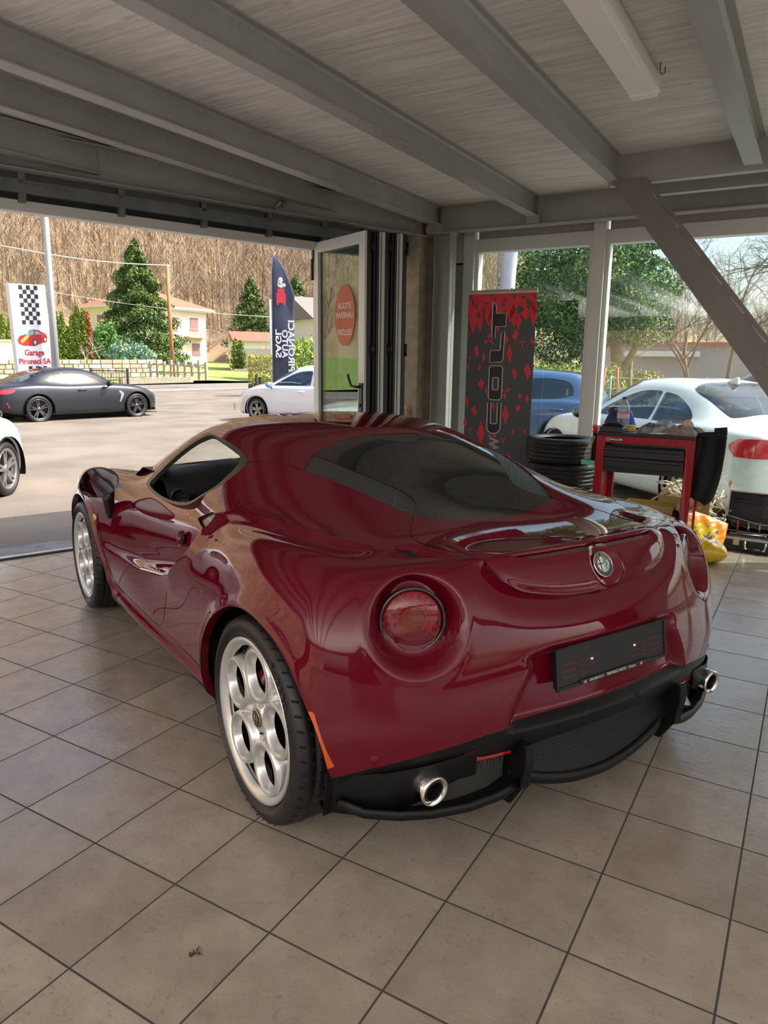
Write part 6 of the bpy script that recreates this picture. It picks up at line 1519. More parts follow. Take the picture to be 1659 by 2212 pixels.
# lip at the nose, roof fin
m = MB(); m.box((3.30,-.80,.13),(3.58,.80,.15)); m.build('front_splitter', gloss_black, M4); 
for s in (1, -1): m = MB(); m.prism([(3.25,.20),(3.50,.21),(3.48,.28),(3.32,.27)], -.01, .01, 'xz', o=(0,.86*s,0)); m.build('canard', gloss_black, M4)
def fin(root, x, z, mtl):
    m = MB(); m.prism([(x-.09,z-.02),(x+.09,z-.02),(x+.06,z+.01),(x-.06,z+.055),(x-.085,z+.05)], -.018, .018, 'xz'); m.build('roof_fin', mtl, root, bevel=.006)
fin(M4, .62, 1.365, gloss_black)
M2P = dict(COUPE); M2P.update(rear_patches=[('tail_lamp', [(.40,.855,1),(.60,.885),(.99,.905,1),(.99,.74,1),(.70,.735),(.43,.765,1)], tail_r, -.52)],x0=-.72, x1=3.40, wb=2.69, R=.33, tw=.90, zg=.78, rim=mat('silver_spoke_rim', '9a9a98', .3, .8), cal=mat('blue_caliper', '29418c', .4),
    roof=[(-.72,1.02),(-.45,1.05),(-.15,1.13),(.25,1.29),(.6,1.375),(1.1,1.41),(1.5,1.385),(1.85,1.27),(2.2,1.08),(2.45,1.0),(2.9,.94),(3.2,.85),(3.4,.72)],
    belt=[(-.72,.93),(0,.98),(.9,.95),(1.9,.94),(2.5,.92),(3.0,.83),(3.4,.66)], w=[(-.72,.80),(-.45,.88),(0,.92),(.8,.895),(2.,.89),(2.69,.915),(3.1,.86),(3.4,.68)], sill=[(-.72,.32),(-.40,.22),(.4,.19),(2.3,.19),(3.1,.20),(3.4,.26)],
    side_glass=[[(.16,.99,1),(.30,.965),(.75,.965),(.83,.97,1),(.84,1.10),(.86,1.27,1),(.62,1.235),(.36,1.14),(.20,1.05)],[(.87,.97,1),(1.4,.965),(1.98,.965,1),(1.75,1.10),(1.40,1.235),(1.15,1.275),(.90,1.275,1),(.88,1.12)]],
    top_glass=[('rear_window', [(-.30,0),(-.26,.45),(-.18,.60,1),(.30,.57),(.50,.52,1),(.57,.25),(.59,0),(.57,-.25),(.50,-.52,1),(.30,-.57),(-.18,-.60,1),(-.26,-.45)]), ('windshield', [(1.55,0),(1.52,.30),(1.46,.52,1),(1.75,.60),(2.18,.66,1),(2.32,.40),(2.36,0),(2.32,-.40),(2.18,-.66,1),(1.75,-.60),(1.46,-.52,1),(1.52,-.30)])],
    patches=[('tail_lamp', [(-.95,.90,1),(-.62,.90),(-.50,.87),(-.46,.82,1),(-.52,.76),(-.66,.73,1),(-.95,.73,1)], tail_r, -.40, -2), ('bumper_reflector', [(-.56,.52,1),(-.53,.52,1),(-.50,.34,1),(-.52,.34,1)], tail_r, -.4, -2)],
    cuts=[[(.90,.96),(.93,.75),(.98,.55),(1.10,.30)],[(1.10,.30),(2.1,.28)],[(2.1,.28),(2.14,.60),(2.1,.9)]],
    mirror=(1.90,.99,.98), handles=(1.18,), hz=.80)
white_p = mat('white_car_paint', 'dfe3e6', .2, .0, coat=1)
M2 = loft_car('coupe', (-.40, 8.36, -.13), math.radians(136), 'white coupe parked close behind the windows, red tail lamp at the right', M2P, white_p, cglass)
M2.scale = (1.01, 1.01, 1.01)
fin(M2, .55, 1.38, white_p)
HATCH = dict(COUPE); HATCH.update(x0=-.62, x1=3.30, wb=2.50, R=.31, tw=.86, zg=.82, rim=_M['silver_spoke_rim'], cal=disc_m, bul=.08,
    roof=[(-.62,1.02),(-.5,1.22),(-.3,1.38),(.1,1.45),(.8,1.48),(1.3,1.45),(1.75,1.30),(2.2,1.06),(2.4,.99),(2.8,.95),(3.1,.86),(3.30,.70)],
    belt=[(-.62,.93),(0,.96),(.9,.93),(1.9,.92),(2.4,.90),(2.9,.82),(3.30,.64)], w=[(-.62,.78),(-.3,.84),(0,.86),(.8,.86),(2.,.86),(2.5,.87),(3.0,.82),(3.3,.66)],
    side_glass=[[(-.2,1.05,1),(.1,.98),(.75,.965,1),(.80,1.30,1),(.3,1.33),(-.1,1.26)],[(.83,.97,1),(1.4,.955),(2.05,.945,1),(1.80,1.09),(1.45,1.25),(1.15,1.32),(.86,1.33,1)]],
    top_glass=[('windshield', [(1.50,0),(1.47,.30),(1.40,.50,1),(1.7,.57),(2.18,.62,1),(2.30,.40),(2.34,0),(2.30,-.40),(2.18,-.62,1),(1.7,-.57),(1.40,-.50,1),(1.47,-.30)])],
    patches=[('headlamp', [(2.95,.74,1),(3.2,.72),(3.4,.66,1),(3.4,.56,1),(3.15,.60)], mat('headlamp_clear', 'c9d2d8', .1, coat=1), 4, 2.8)],
    cuts=[[(.82,.96),(.80,.7),(.82,.30)],[(2.05,.28),(2.12,.60),(2.08,.9)],[(.82,.30),(2.05,.28)]], mirror=(1.95,.96,.97), handles=(1.05,.05), hz=.80)
hl = dict(HATCH); hl['mc'] = mat('mirror_blue', '6d8ea8', .2, coat=1)
hdir = Vector((-1, 0, 0))
W1 = loft_car('hatchback', (-10.1, 15.6, -.12), math.radians(179.5), 'white small hatchback seen left of the glass door leaf', hl, white_p, cglass)
# blue-grey van and dark car behind the hatchback
VAN = dict(HATCH); VAN.update(roof=[(-.62,1.5),(-.5,1.72),(-.3,1.86),(.1,1.92),(.8,1.94),(1.5,1.92),(2.0,1.72),(2.5,1.25),(2.7,1.12),(2.9,1.05),(3.1,.96),(3.30,.80)], belt=[(-.62,1.1),(0,1.12),(.9,1.10),(1.9,1.08),(2.5,1.04),(2.9,.96),(3.30,.74)],
    side_glass=[[(-.2,1.2,1),(.75,1.18,1),(.80,1.70,1),(-.1,1.70,1)],[(.9,1.18,1),(2.3,1.13,1),(1.95,1.60),(1.6,1.70,1),(.94,1.70,1)]], top_glass=[], zg=1.0, mirror=(2.2,.98,1.2), hz=.95)
v1 = gd(640, 27.5, -.02)+Vector((3.4,0,0)); loft_car('van', (v1.x, v1.y, -.12), math.atan2(hdir.y, hdir.x)+.1, 'dark blue van standing behind the white hatchback', VAN, mat('dark_blue_paint', '2c3d57', .25, coat=1), dkglass)
v2 = gd(650, 22.6, -.02)+Vector((3.4,0,0)); loft_car('hatchback', (v2.x, v2.y, -.12), math.atan2(hdir.y, hdir.x), 'grey-blue car between the white hatchback and the dark van', HATCH, mat('grey_blue_paint', '51647c', .25, coat=1), dkglass)
# white car cut off by the left edge of the picture
a1 = math.radians(124.3); ax_ = Vector((math.cos(a1), math.sin(a1), 0)); rn = Vector((ax_.y, -ax_.x, 0)); wp = Vector((-7.0, 4.35, 0))
loft_car('hatchback', (-7.10, 2.30, -.13), a1, 'white car at the left edge with only its front wheel in view', HATCH, white_p, cglass)
# behind the windows: estate with roof rails, blue car farther left
SUV = dict(HATCH); SUV.update(roof=[(-.62,1.2),(-.5,1.45),(-.3,1.56),(.1,1.61),(.8,1.63),(1.4,1.60),(1.8,1.45),(2.3,1.12),(2.5,1.06),(2.8,1.02),(3.1,.92),(3.30,.76)], belt=[(-.62,1.0),(0,1.05),(.9,1.03),(1.9,1.01),(2.5,.98),(2.9,.9),(3.30,.7)], side_glass=[[(-.2,1.15,1),(.75,1.08,1),(.80,1.45,1),(-.1,1.42,1)],[(.83,1.08,1),(2.15,1.05,1),(1.75,1.36),(1.45,1.45,1),(.86,1.46,1)]], top_glass=[], zg=.95)
s1 = loft_car('estate_car', (.9, 12.4, -.13), PI, 'dark blue estate car with roof rails behind the white coupe', SUV, mat('navy_paint', '1f3049', .2, coat=1), dkglass)
for s in (1, -1): m = MB(); m.tube([(-.2,.52*s,1.60),(0,.52*s,1.66),(1.3,.52*s,1.67),(1.5,.53*s,1.62)], .018, 8); m.build('roof_rail', gloss_black, s1)
s2 = loft_car('hatchback', (-3.9, 13.3, -.13), PI+.1, 'bright blue car behind the left window pane', HATCH, mat('mid_blue_paint', '3f5c86', .25, coat=1), dkglass)
# ------------------------------------------------------------------ things in the workshop
# --- roll-up banner
bn = empty('roll_up_banner', (-2.475, 6.20, 0), math.radians(1.5), 'tall dark grey and red roll-up banner beside the tyres', 'banner')
charc = mat('banner_charcoal', '484c50', .5); bred = mat('banner_red', 'de2c3c', .5); bwht = mat('banner_ivory', 'd5cfc4', .5); bblk = mat('banner_black', '202225', .5)
BW, BZ = .315, 2.035
m = MB(); m.box((-BW,-.002,.10),(BW,.0,BZ)); cloth = m.build('banner_cloth', charc, bn)
m = MB(); m.prism([(-.014,BZ-.012),(.012,BZ-.012),(.016,BZ+.004),(.008,BZ+.024),(-.010,BZ+.024),(-.016,BZ+.004)], -BW-.004, BW+.004, 'yz'); m.build('top_rail', mat('rail_champagne', 'b9b2a2', .35, .4), bn)
m = MB(); m.box((-BW-.01,-.09,0),(BW+.01,.09,.09)); m.build('base_box', _M['rail_champagne'], bn, bevel=.02); m = MB(); m.tube([(0,.03,.08),(0,.02,BZ)], .009, 8); m.build('support_pole', _M['rail_champagne'], bn)
def bpx(x, y): return (-BW+((x-(128-60*(y-190)/1600))/762.)*.63, BZ-(y-200)*.00083)
def flat(mb, pts, y0): mb.prism([bpx(*p) for p in pts], y0-.0006, y0, 'xz')
m = MB(); flat(m, [(128,205),(890,130+70),(880,330),(820,300),(760,380),(700,330),(640,400),(560,360),(480,440),(400,380),(330,440),(240,400),(180,460),(128,420)], -.002)
def dia(mb, x, y, w, h, sk=0., y0=-.0022): flat(mb, [(x,y-h),(x+w,y+sk),(x,y+h),(x-w,y-sk)], y0)
for a in ((180,470,55,165,0),(262,500,35,115,-20),(350,400,60,150,20),(395,470,45,140,0),(470,530,35,80,-20),(600,380,60,130,0),(640,440,50,130,0),(690,500,38,90,-15),(770,420,60,70,0),(850,420,45,140,20),(860,350,40,90,0)): dia(m, *a)
for a in ((220,808,28,78,15),(305,870,20,52,0),(142,880,9,25,0),(253,985,24,40,-10),(122,975,14,45,8),(275,1155,40,60,-15),(330,1230,14,42,0),(108,1355,20,70,12),(195,1455,32,65,14),(262,1398,8,24,0),(85,1575,22,55,-10),(275,1690,45,140,0),(597,830,33,104,0),(655,1035,28,68,14),(800,1010,40,92,16),(843,700,18,46,10),(718,1275,18,42,0),(800,1300,20,48,10),(700,1405,30,40,-12),(558,1480,37,110,0),(648,1658,16,42,0),(778,1645,14,35,6),(480,1980,27,70,12),(606,1940,20,52,0),(660,640,38,60,-18),(558,682,28,56,8),(368,975,14,32,8),(418,1390,18,44,10),(132,620,14,22,6),(382,1715,30,16,0),(440,1712,22,18,0)): dia(m, *a)
def tri(mb, x, y, s): dia(mb, x, y-s*.9, s*.38, s*.9); dia(mb, x-s*.75, y+s*.42, s*.65, s*.5, -s*.3); dia(mb, x+s*.75, y+s*.42, s*.65, s*.5, s*.3)
def tri2(mb, x, y, s): dia(mb, x, y+s*.9, s*.38, s*.9); dia(mb, x-s*.7, y-s*.42, s*.6, s*.5, s*.3); dia(mb, x+s*.7, y-s*.42, s*.6, s*.5, -s*.3)
tri(m, 360, 690, 42); tri2(m, 735, 722, 26); tri2(m, 550, 1235, 46); tri2(m, 142, 1665, 22); tri2(m, 535, 1755, 26)
tag(m.build('red_print', bred, cloth), kind='stuff')
m = MB()
for a in ((150,240,20,22,8),(175,300,16,40,10),(215,330,18,30,-8),(248,430,14,30,0),(300,380,18,50,12),(330,310,30,14,-8),(385,215,18,40,0),(430,265,12,30,5),(540,285,34,16,-6),(520,330,24,24,8),(615,190,16,40,6),(640,240,14,36,0),(700,370,26,30,10),(745,255,30,18,8),(790,300,24,30,-8),(835,180,14,40,0),(870,250,14,30,8),(715,215,8,10,0)): dia(m, *a, y0=-.003)
tag(m.build('dark_fragments', charc, cloth), kind='stuff')
def letter(poly, z0, hole=None):
    f = lambda p: (BWX-p[1], z0+p[0]); mb = MB(); q = [f(p) for p in poly]; mb.prism(q, -.0042, -.0034, 'xz'); mb.build('letter_fill', bblk, cloth)
    mo = MB()
    for pl in ([poly] if hole is None else [poly, hole]):
        r = [Vector((f(p)[0], -.0046, f(p)[1])) for p in pl]; mo.tube(r, .0042, 4, closed=True, smooth=False)
    mo.build('letter_outline', bwht, cloth)
    if hole: mh = MB(); mh.prism([f(p) for p in hole], -.0045, -.0042, 'xz'); mh.build('letter_fill', charc, cloth)
BWX = .036
letter([(.275,0),(.05,0),(.018,.012),(0,.045),(0,.085),(.018,.115),(.05,.128),(.275,.128),(.275,.096),(.095,.096),(.088,.088),(.088,.042),(.095,.034),(.275,.034)], .800)
letter([(.025,0),(.285,0),(.305,.018),(.305,.108),(.285,.126),(.025,.126),(.005,.108),(.005,.018)], 1.098, [(.098,.036),(.198,.036),(.202,.042),(.202,.084),(.198,.090),(.098,.090),(.094,.084),(.094,.042)])
letter([(.272,-.004),(.03,0),(.008,.010),(.004,.03),(.0,.125),(.105,.125),(.105,.040),(.112,.032),(.252,.028)], 1.432)
letter([(0,.118),(0,.086),(.100,.083),(.100,-.012),(.212,-.012),(.212,.080),(.285,.086),(.312,.118)], 1.645)
o = text_part('new_lettering', 'NEW', .20, bwht, cloth, (0, 0, 0), (0,0,0), .0008, width=.275, bold=.010)
for v in o.data.vertices: a, b, c = v.co; v.co = (BWX-.002-(b+.072)*.62, -.004-abs(c), .628+a)

# --- tyre stack: four tyres lying flat
for k in range(4):
    t = empty('car_tyre', (-1.815+.006*((k*7) % 3-1), 6.05+.006*((k*5) % 3-1), .103+.206*k), .4*k, ['bottom tyre of the stack beside the banner', 'second tyre from the floor in the stack beside the banner', 'third tyre up in the stack beside the banner', 'topmost tyre of the stack beside the banner'][k], 'tyre', 'tyres stacked beside the banner')
    R, w, Rr = .292, .200, .200; mb = tyre_mesh(R, w, Rr); vs = [(v[0], v[2], v[1]) for v in mb.v]; m2 = MB(); m2.add(vs, mb.f, True); m2.lathe([(Rr-.004, -.085), (Rr+.03, -.07), (R-.02, -.05), (R-.02, .05), (Rr+.03, .07), (Rr-.004, .085)], 64, 'z'); tb_ = m2.build('carcass', rubber, t)
    m = MB()
    for j in range(64):
        a = 2*PI*j/64
        for z0, z1, sk in ((-.096,-.066,.02),(-.052,-.03,-.015),(-.014,.014,.012),(.03,.052,-.015),(.066,.096,.02)):
            q = []
            for zz, da in ((z0,0),(z1,sk),(z1,sk+.006),(z0,.006)):
                b = a+da/R; rr = R+.0008-(.006 if abs(zz) > .08 else 0); q.append((rr*math.cos(b), rr*math.sin(b), zz))
            m.add(q, [(0,1,2,3)])
    tag(m.build('tread_grooves', _M['groove_black'], tb_), kind='stuff')

# --- tool trolley
fr_ = mat('trolley_red', '9a1620', .3, coat=.5); dk = mat('trolley_black', '1d1c1f', .45); dk2 = mat('trolley_drawer', '2a282c', .4)
tr_ = empty('tool_trolley', (-1.01, 5.51, 0), math.radians(1), 'red steel tool trolley with two dark drawers beside the windows', 'tool trolley')
X0, X1, Y0, Y1 = -.325, .325, -.21, .21
m = MB()
for sx_ in (X0, X1-.052):
    for sy in (Y0, Y1-.04): m.box((sx_, sy, .11), (sx_+.052, sy+.04, .93))
m.box((X0, Y0, .872), (X1, Y0+.04, .93)); m.box((X0, Y1-.04, .872), (X1, Y1, .93)); m.box((X0, Y0, .11), (X1, Y0+.03, .17)); m.box((X0,Y1-.03,.11),(X1,Y1,.17))
m.build('frame', fr_, tr_, bevel=.006)
for x in (X0+.004, X1-.010): m = MB(); m.box((x, Y0+.04, .17), (x+.006, Y1-.04, .87)); m.build('side_panel', fr_, tr_)
m = MB(); m.box((X0+.01, Y0+.02, .93), (X1-.01, Y1, .945)); m.box((X0-.004, Y0-.006, .925), (X1+.004, Y0+.03, .95)); m.box((X0-.004, Y1-.02, .925), (X1+.004, Y1+.005, .96)); m.build('top_tray', dk, tr_, bevel=.005)
m = MB(); m.box((X0+.01, Y0-.01, .95), (X0+.17, Y0+.13, .985)); m.build('tray_corner_box', dk2, tr_, bevel=.006)
for z in (.700, .775):
    m = MB(); m.box((X0+.056, Y0-.008, z), (X1-.056, Y1-.03, z+.070)); d_ = m.build('drawer', dk2, tr_, bevel=.003)
    m = MB(); m.prism([(Y0-.026,z+.052),(Y0-.008,z+.046),(Y0-.008,z+.066),(Y0-.022,z+.064)], X0+.056, X1-.056, 'yz'); m.build('drawer_grip', dk, d_)
m = MB(); m.box((X0+.054, Y0+.002, .665), (X1-.054, Y1-.03, .699)); m.build('lower_rail', dk, tr_)
m = MB(); m.box((X0+.02, Y0+.03, .165), (X1-.02, Y1-.02, .175)); m.build('bottom_shelf', dk, tr_)
for sx_ in (X0+.05, X1-.05):
    for sy in (Y0+.04, Y1-.04):
        m = MB(); m.lathe([(0,-.012),(.045,-.012),(.048,-.008),(.048,.008),(.045,.012),(0,.012)], 24, 'x', o=(sx_, sy, .05)); m.box((-.02,-.02,.07),(.02,.02,.11), o=(sx_, sy, 0)); m.build('castor', dk, tr_)
m = MB(); m.box((X0+.058, Y0-.001, .886), (X0+.178, Y0+.002, .912)); lb = m.build('maker_label', dk, tr_); m = MB(); m.box((X0+.059, Y0-.002, .887), (X0+.088, Y0, .911)); m.build('label_end', mat('label_rose', 'c9898a', .4), lb)
text_part('label_lettering', 'FACOM', .020, mat('label_white', 'e4e0da', .4), lb, (X0+.133, Y0-.0022, .899), (PI/2,0,0), .0005, width=.082, bold=.0006)
text_part('label_lettering', 'FD', .016, fr_, lb, (X0+.0735, Y0-.0026, .899), (PI/2,0,0), .0004, width=.020, bold=.0006)
m = MB(); m.tube([(X0-.012,-.12,.60),(X0-.012,-.12,.42)], .02, 12); m.tube([(X0,-.12,.62),(X0-.03,-.12,.60)], .012, 8); m.build('trolley_handle', dk, tr_)

def wx(x, y): return (-1.01+x, 5.51+y)
def crumple(name, loc, sz, mtl, label, cat, seed=0, rz=0., n=40, amp=.22, group=None):
    """a crumpled heap of cloth resting on z = loc.z"""
    r = np.random.default_rng(seed); t = np.linspace(-1, 1, n); U, W_ = np.meshgrid(t, t); A = np.arctan2(W_, U); rad = np.maximum(abs(U), abs(W_))
    ed = 1+.18*np.sin(A*3+seed)+.10*np.sin(A*7+seed*2); hx = U*sz[0]/2*ed; hy = W_*sz[1]/2*ed; h = np.zeros_like(U)
    for k in range(9):
        f = r.normal(0, 2.6+k*.6, 2); h += np.abs(np.sin(U*f[0]+W_*f[1]+r.random()*6))*(1/(1+k*.5))
    h = h/h.max(); dome = np.clip(1-rad**2.4, 0, 1); H = sz[2]*(dome*(.45+.55*h))+.003
    V = np.stack([hx, hy, H], 2).reshape(-1, 3).tolist(); F = [(i*n+j, i*n+j+1, (i+1)*n+j+1, (i+1)*n+j) for i in range(n-1) for j in range(n-1)]
    me = bpy.data.meshes.new(name); me.from_pydata(V, [], F); me.materials.append(mtl); me.polygons.foreach_set('use_smooth', [True]*len(F)); o = bpy.data.objects.new(name, me); C.objects.link(o); o.location = loc; o.rotation_euler = (0,0,rz)
    md = o.modifiers.new('t', 'SOLIDIFY'); md.thickness = .003; md.offset = 1; return tag(o, label, cat, group)
ZT = .945
denim = noisy('cloth_denim', '4d7288', 'd3e3e8', 14., .8, .3); browng = noisy('cloth_brown', '7a6d64', '8d8077', 20., .8, .3); greyc = noisy('cloth_grey', '303236', 'a3a7aa', 12., .8, .3)
x, y = wx(.04, -.06); crumple('rag', (x, y, ZT), (.17,.15,.075), greyc, 'dark grey crumpled rag in the middle of the trolley top', 'rag', 3)
x, y = wx(.10, -.02); crumple('rag', (x, y, ZT+.01), (.19,.16,.085), denim, 'blue and white crumpled cloth on the trolley top', 'rag', 5, .5)
x, y = wx(.215, -.07); crumple('work_shirt', (x, y, ZT), (.20,.20,.070), browng, 'grey-brown folded work shirt at the right of the trolley top', 'shirt', 8, -.3)
x, y = wx(.285, .05); crumple('pouch', (x, y, ZT), (.13,.13,.05), noisy('cloth_green', '3c4a3c', '67756a', 12., .7, .2), 'dark green pouch at the right rear of the trolley top', 'pouch', 11)
x, y = wx(.235, .09); crumple('rag', (x, y, ZT), (.10,.08,.105), noisy('cloth_peach', 'd7b7a2', 'b98f78', 9., .7, .2), 'peach coloured rag behind the work shirt on the trolley', 'rag', 14)
x, y = wx(-.27, .07); crumple('glove', (x, y, ZT+.045), (.12,.10,.12), noisy('glove_navy', '12161f', '27407e', 5., .6), 'dark blue and black work glove standing on the trolley corner', 'glove', 17)
x, y = wx(-.20, .14); crumple('glove', (x, y, ZT), (.11,.10,.15), mat('glove_blue', '3f63c4', .6), 'bright blue rubber glove behind the water bottle', 'glove', 19)
x, y = wx(-.02, .08); crumple('cable_bundle', (x, y, ZT), (.13,.11,.07), noisy('cable_white', '3a3a3a', 'e3e1da', 26., .5, .2, lo=.45, hi=.55), 'bundle of white and black cable beside the water bottle', 'cable', 23)
x, y = wx(-.23, -.14); crumple('tool_pile', (x, y, ZT+.04), (.13,.10,.035), mat('tool_dark', '141414', .4, .4), 'small heap of black tools on the trolley corner box', 'tools', 29)
x, y = wx(-.17, .0); m = MB(); m.box((-.05,-.04,0),(.05,.04,.022)); m.box((-.048,-.038,.022),(.046,.036,.042)); tag(m.build('sponge_stack', mat('sponge_yellow', 'd9b95c', .8), loc=(x, y+.05, ZT), bevel=.003), 'two flat yellow sponges beside the blue gloves', 'sponge')
x, y = wx(-.06, -.17); m = MB(); m.add([(-.05,0,.004),(.05,-.03,.004),(.09,.03,.012),(-.01,.07,.006)], [(0,1,2,3)]); pp = m.build('paper_sheet', mat('paper', 'c9cdd6', .7), loc=(x+.12, y-.02, ZT+.004)); md = pp.modifiers.new('t', 'SOLIDIFY'); md.thickness = .001; tag(pp, 'small white paper lying at the front edge of the trolley top', 'paper')
# water bottle
pet = bpy.data.materials.new('clear_plastic'); pet.use_nodes = True
def _pet(m_, tr=(.93,.96,.97,1)):
    nt = m_.node_tree; nt.nodes.clear(); out = nt.nodes.new('ShaderNodeOutputMaterial'); t_ = nt.nodes.new('ShaderNodeBsdfTransparent'); t_.inputs[0].default_value = tr; g = nt.nodes.new('ShaderNodeBsdfGlossy'); g.inputs['Roughness'].default_value = .06; d = nt.nodes.new('ShaderNodeBsdfDiffuse'); d.inputs[0].default_value = (.7,.75,.78,1)
    mx = nt.nodes.new('ShaderNodeMixShader'); mx2 = nt.nodes.new('ShaderNodeMixShader'); mx2.inputs[0].default_value = .14; nt.links.new(t_.outputs[0], mx2.inputs[1]); nt.links.new(d.outputs[0], mx2.inputs[2]); nt.links.new(schlick(nt, .05), mx.inputs[0]); nt.links.new(mx2.outputs[0], mx.inputs[1]); nt.links.new(g.outputs[0], mx.inputs[2]); nt.links.new(mx.outputs[0], out.inputs[0])
_pet(pet)
x, y = wx(-.195, -.02); t = empty('water_bottle', (x, y, ZT), 0, 'clear plastic water bottle with blue cap standing on the trolley', 'bottle')
m = MB(); m.lathe([(0,.004),(.03,0),(.042,.006),(.044,.02),(.042,.028),(.044,.036),(.042,.07),(.0435,.08),(.044,.15),(.042,.165),(.034,.195),(.022,.218),(.0135,.228),(.0135,.238)], 32, 'z'); m.build('bottle_body', pet, t)
m = MB(); m.lathe([(0,.25),(.014,.25),(.0152,.247),(.0152,.232),(.013,.232)], 24, 'z'); m.build('cap', mat('cap_blue', '2f5aa8', .4), t)
m = MB(); m.lathe([(.0445,.095),(.0445,.135)], 32, 'z'); m.build('label', mat('bottle_label', 'd9c9d0', .5, alpha=.7), t); m = MB(); m.lathe([(.0449,.130),(.0449,.137)], 32, 'z'); m.build('label_band', mat('label_red', 'c24a58', .5), t)
# spray bottle hooked on the left side, black sprayer and teal tray
t = empty('spray_bottle', (-1.405, 5.36, .74), 0, 'translucent spray bottle with white head hooked on the trolley side', 'spray bottle'); t.rotation_euler = (0, math.radians(14), 0)
m = MB(); lv = ((0,.030),(.01,.036),(.05,.036),(.12,.030),(.17,.018),(.20,.014)); vs = []
for z, r_ in lv: vs += [(r_*1.1*math.cos(2*PI*k/24), r_*.8*math.sin(2*PI*k/24), z) for k in range(24)]
m.add(vs, [(i*24+k, i*24+(k+1) % 24, (i+1)*24+(k+1) % 24, (i+1)*24+k) for i in range(5) for k in range(24)]+[tuple(range(24))], True); m.build('bottle_body', pet, t)
m = MB(); m.prism([(-.045,.225),(-.05,.245),(.02,.262),(.05,.245),(.03,.215),(.012,.195),(-.012,.195),(-.015,.215)], -.014, .014, 'xz'); m.tube([(-.02,0,.22),(-.035,0,.20),(-.04,0,.17)], .006, 6); m.build('spray_head', mat('spray_white', 'e2e0d8', .4), t, bevel=.004)
m = MB(); m.tube([(0,0,.01),(0,0,.20)], .003, 6); m.build('dip_tube', _M['spray_white'], t)
t = empty('pressure_sprayer', (-1.365, 5.34, .735), 0, 'slim black sprayer with red nozzle hanging beside the spray bottle', 'sprayer')
m = MB(); m.lathe([(0,0),(.018,0),(.021,.01),(.020,.17),(.014,.20),(0,.205)], 20, 'z'); m.build('body', gloss_black, t); m = MB(); m.lathe([(0,.26),(.012,.258),(.017,.24),(.015,.205),(0,.2)], 16, 'z'); m.box((-.006,-.04,.235),(.006,.0,.247)); m.build('red_nozzle', mat('nozzle_red', 'e0202a', .3, coat=.6), t)
t = MB(); t.box((-.045,-.05,0),(.05,.05,.012)); t.box((-.05,-.055,.0),(-.044,.055,.035)); t.box((.044,-.055,0),(.05,.055,.035)); t.box((-.05,-.056,0),(.05,-.05,.035)); t.box((-.05,.05,0),(.05,.056,.035)); tag(t.build('teal_tray', mat('teal_plastic', '63b5ac', .4), loc=(-1.392, 5.36, .70), bevel=.003), 'small teal plastic tray holding the spray bottle on the trolley side', 'tray')
# black shorts hanging from the right side
m = MB(); n = 22; vs = []; 
for i in range(n+1):
    u = i/n; z = .955-.44*u
    for j in range(17):
        v = j/16; x = -.672+.185*v*(1-.30*u)+(-.010-.020*u)*1+.03*math.sin(u*2.4)*v; zz = z-.07*u*(v if v < .75 else .75-(v-.75)*2.2)-.0*(1-v)
        y = 5.46+.012*math.sin(v*11+u*2)+.010*math.sin(v*5-u*5); vs.append((x, y, zz))
m.add(vs, [(i*17+j, i*17+j+1, (i+1)*17+j+1, (i+1)*17+j) for i in range(n) for j in range(16)], True)
t = empty('work_trousers', (0,0,0), 0, 'black work trousers hanging from the right side of the trolley', 'trousers'); blkc = noisy('cloth_black', '101013', '18181b', 30., .85, .1)
o = m.build('cloth', blkc, t); md = o.modifiers.new('t', 'SOLIDIFY'); md.thickness = .014; md.offset = 0
m = MB(); m.tube([(-.70,5.47,.945),(-.64,5.45,.955),(-.58,5.47,.958),(-.50,5.46,.968)], [.014,.018,.020,.012], 10); m.tube([(-.58,5.45,.985),(-.50,5.46,.995)], .010, 8, flat=2.); m.build('waistband', blkc, t)
m = MB(); m.tube([(-.69,5.50,.93),(-.60,5.52,.955),(-.52,5.5,.96)], .006, 6); m.build('hook_bar', steel_dark, t)
# carton and things on the lower shelf
card = noisy('cardboard', '9c7d4e', 'a98a58', 12., .8); cardy = noisy('cardboard_yellow', 'b0974a', 'bda556', 12., .8)
def carton(name, loc, sz, rz, label, mtl, flaps=True):
    t = empty(name, loc, rz, label, 'box'); a, b, h = sz[0]/2, sz[1]/2, sz[2]; m = MB()
    m.box((-a,-b,0),(a,b,.004)); m.box((-a,-b,0),(-a+.004,b,h)); m.box((a-.004,-b,0),(a,b,h)); m.box((-a,-b,0),(a,-b+.004,h)); m.box((-a,b-.004,0),(a,b,h)); m.build('carton_body', mtl, t)
    if flaps:
        for s in (-1, 1): m = MB(); m.box((-a,0,0),(a,b*.8,.004), R=Matrix.Rotation(-.5 if s > 0 else PI+.5, 3, 'X'), o=(0,b*s,h)); m.build('flap', mtl, t)
    return t
carton('cardboard_box', (-.98, 5.60, .176), (.36,.20,.24), 0, 'open yellowish cardboard box on the trolley lower shelf', cardy)
t = empty('spray_can', (-.79, 5.52, .176), 0, 'dark spray can standing on the trolley lower shelf', 'spray can'); m = MB(); m.lathe([(0,0),(.03,0),(.031,.01),(.031,.17),(.026,.19),(0,.19)], 24, 'z'); m.build('can', gloss_black, t); m = MB(); m.lathe([(0,.22),(.012,.22),(.024,.20),(.025,.19)], 20, 'z'); m.build('can_cap', dk, t)
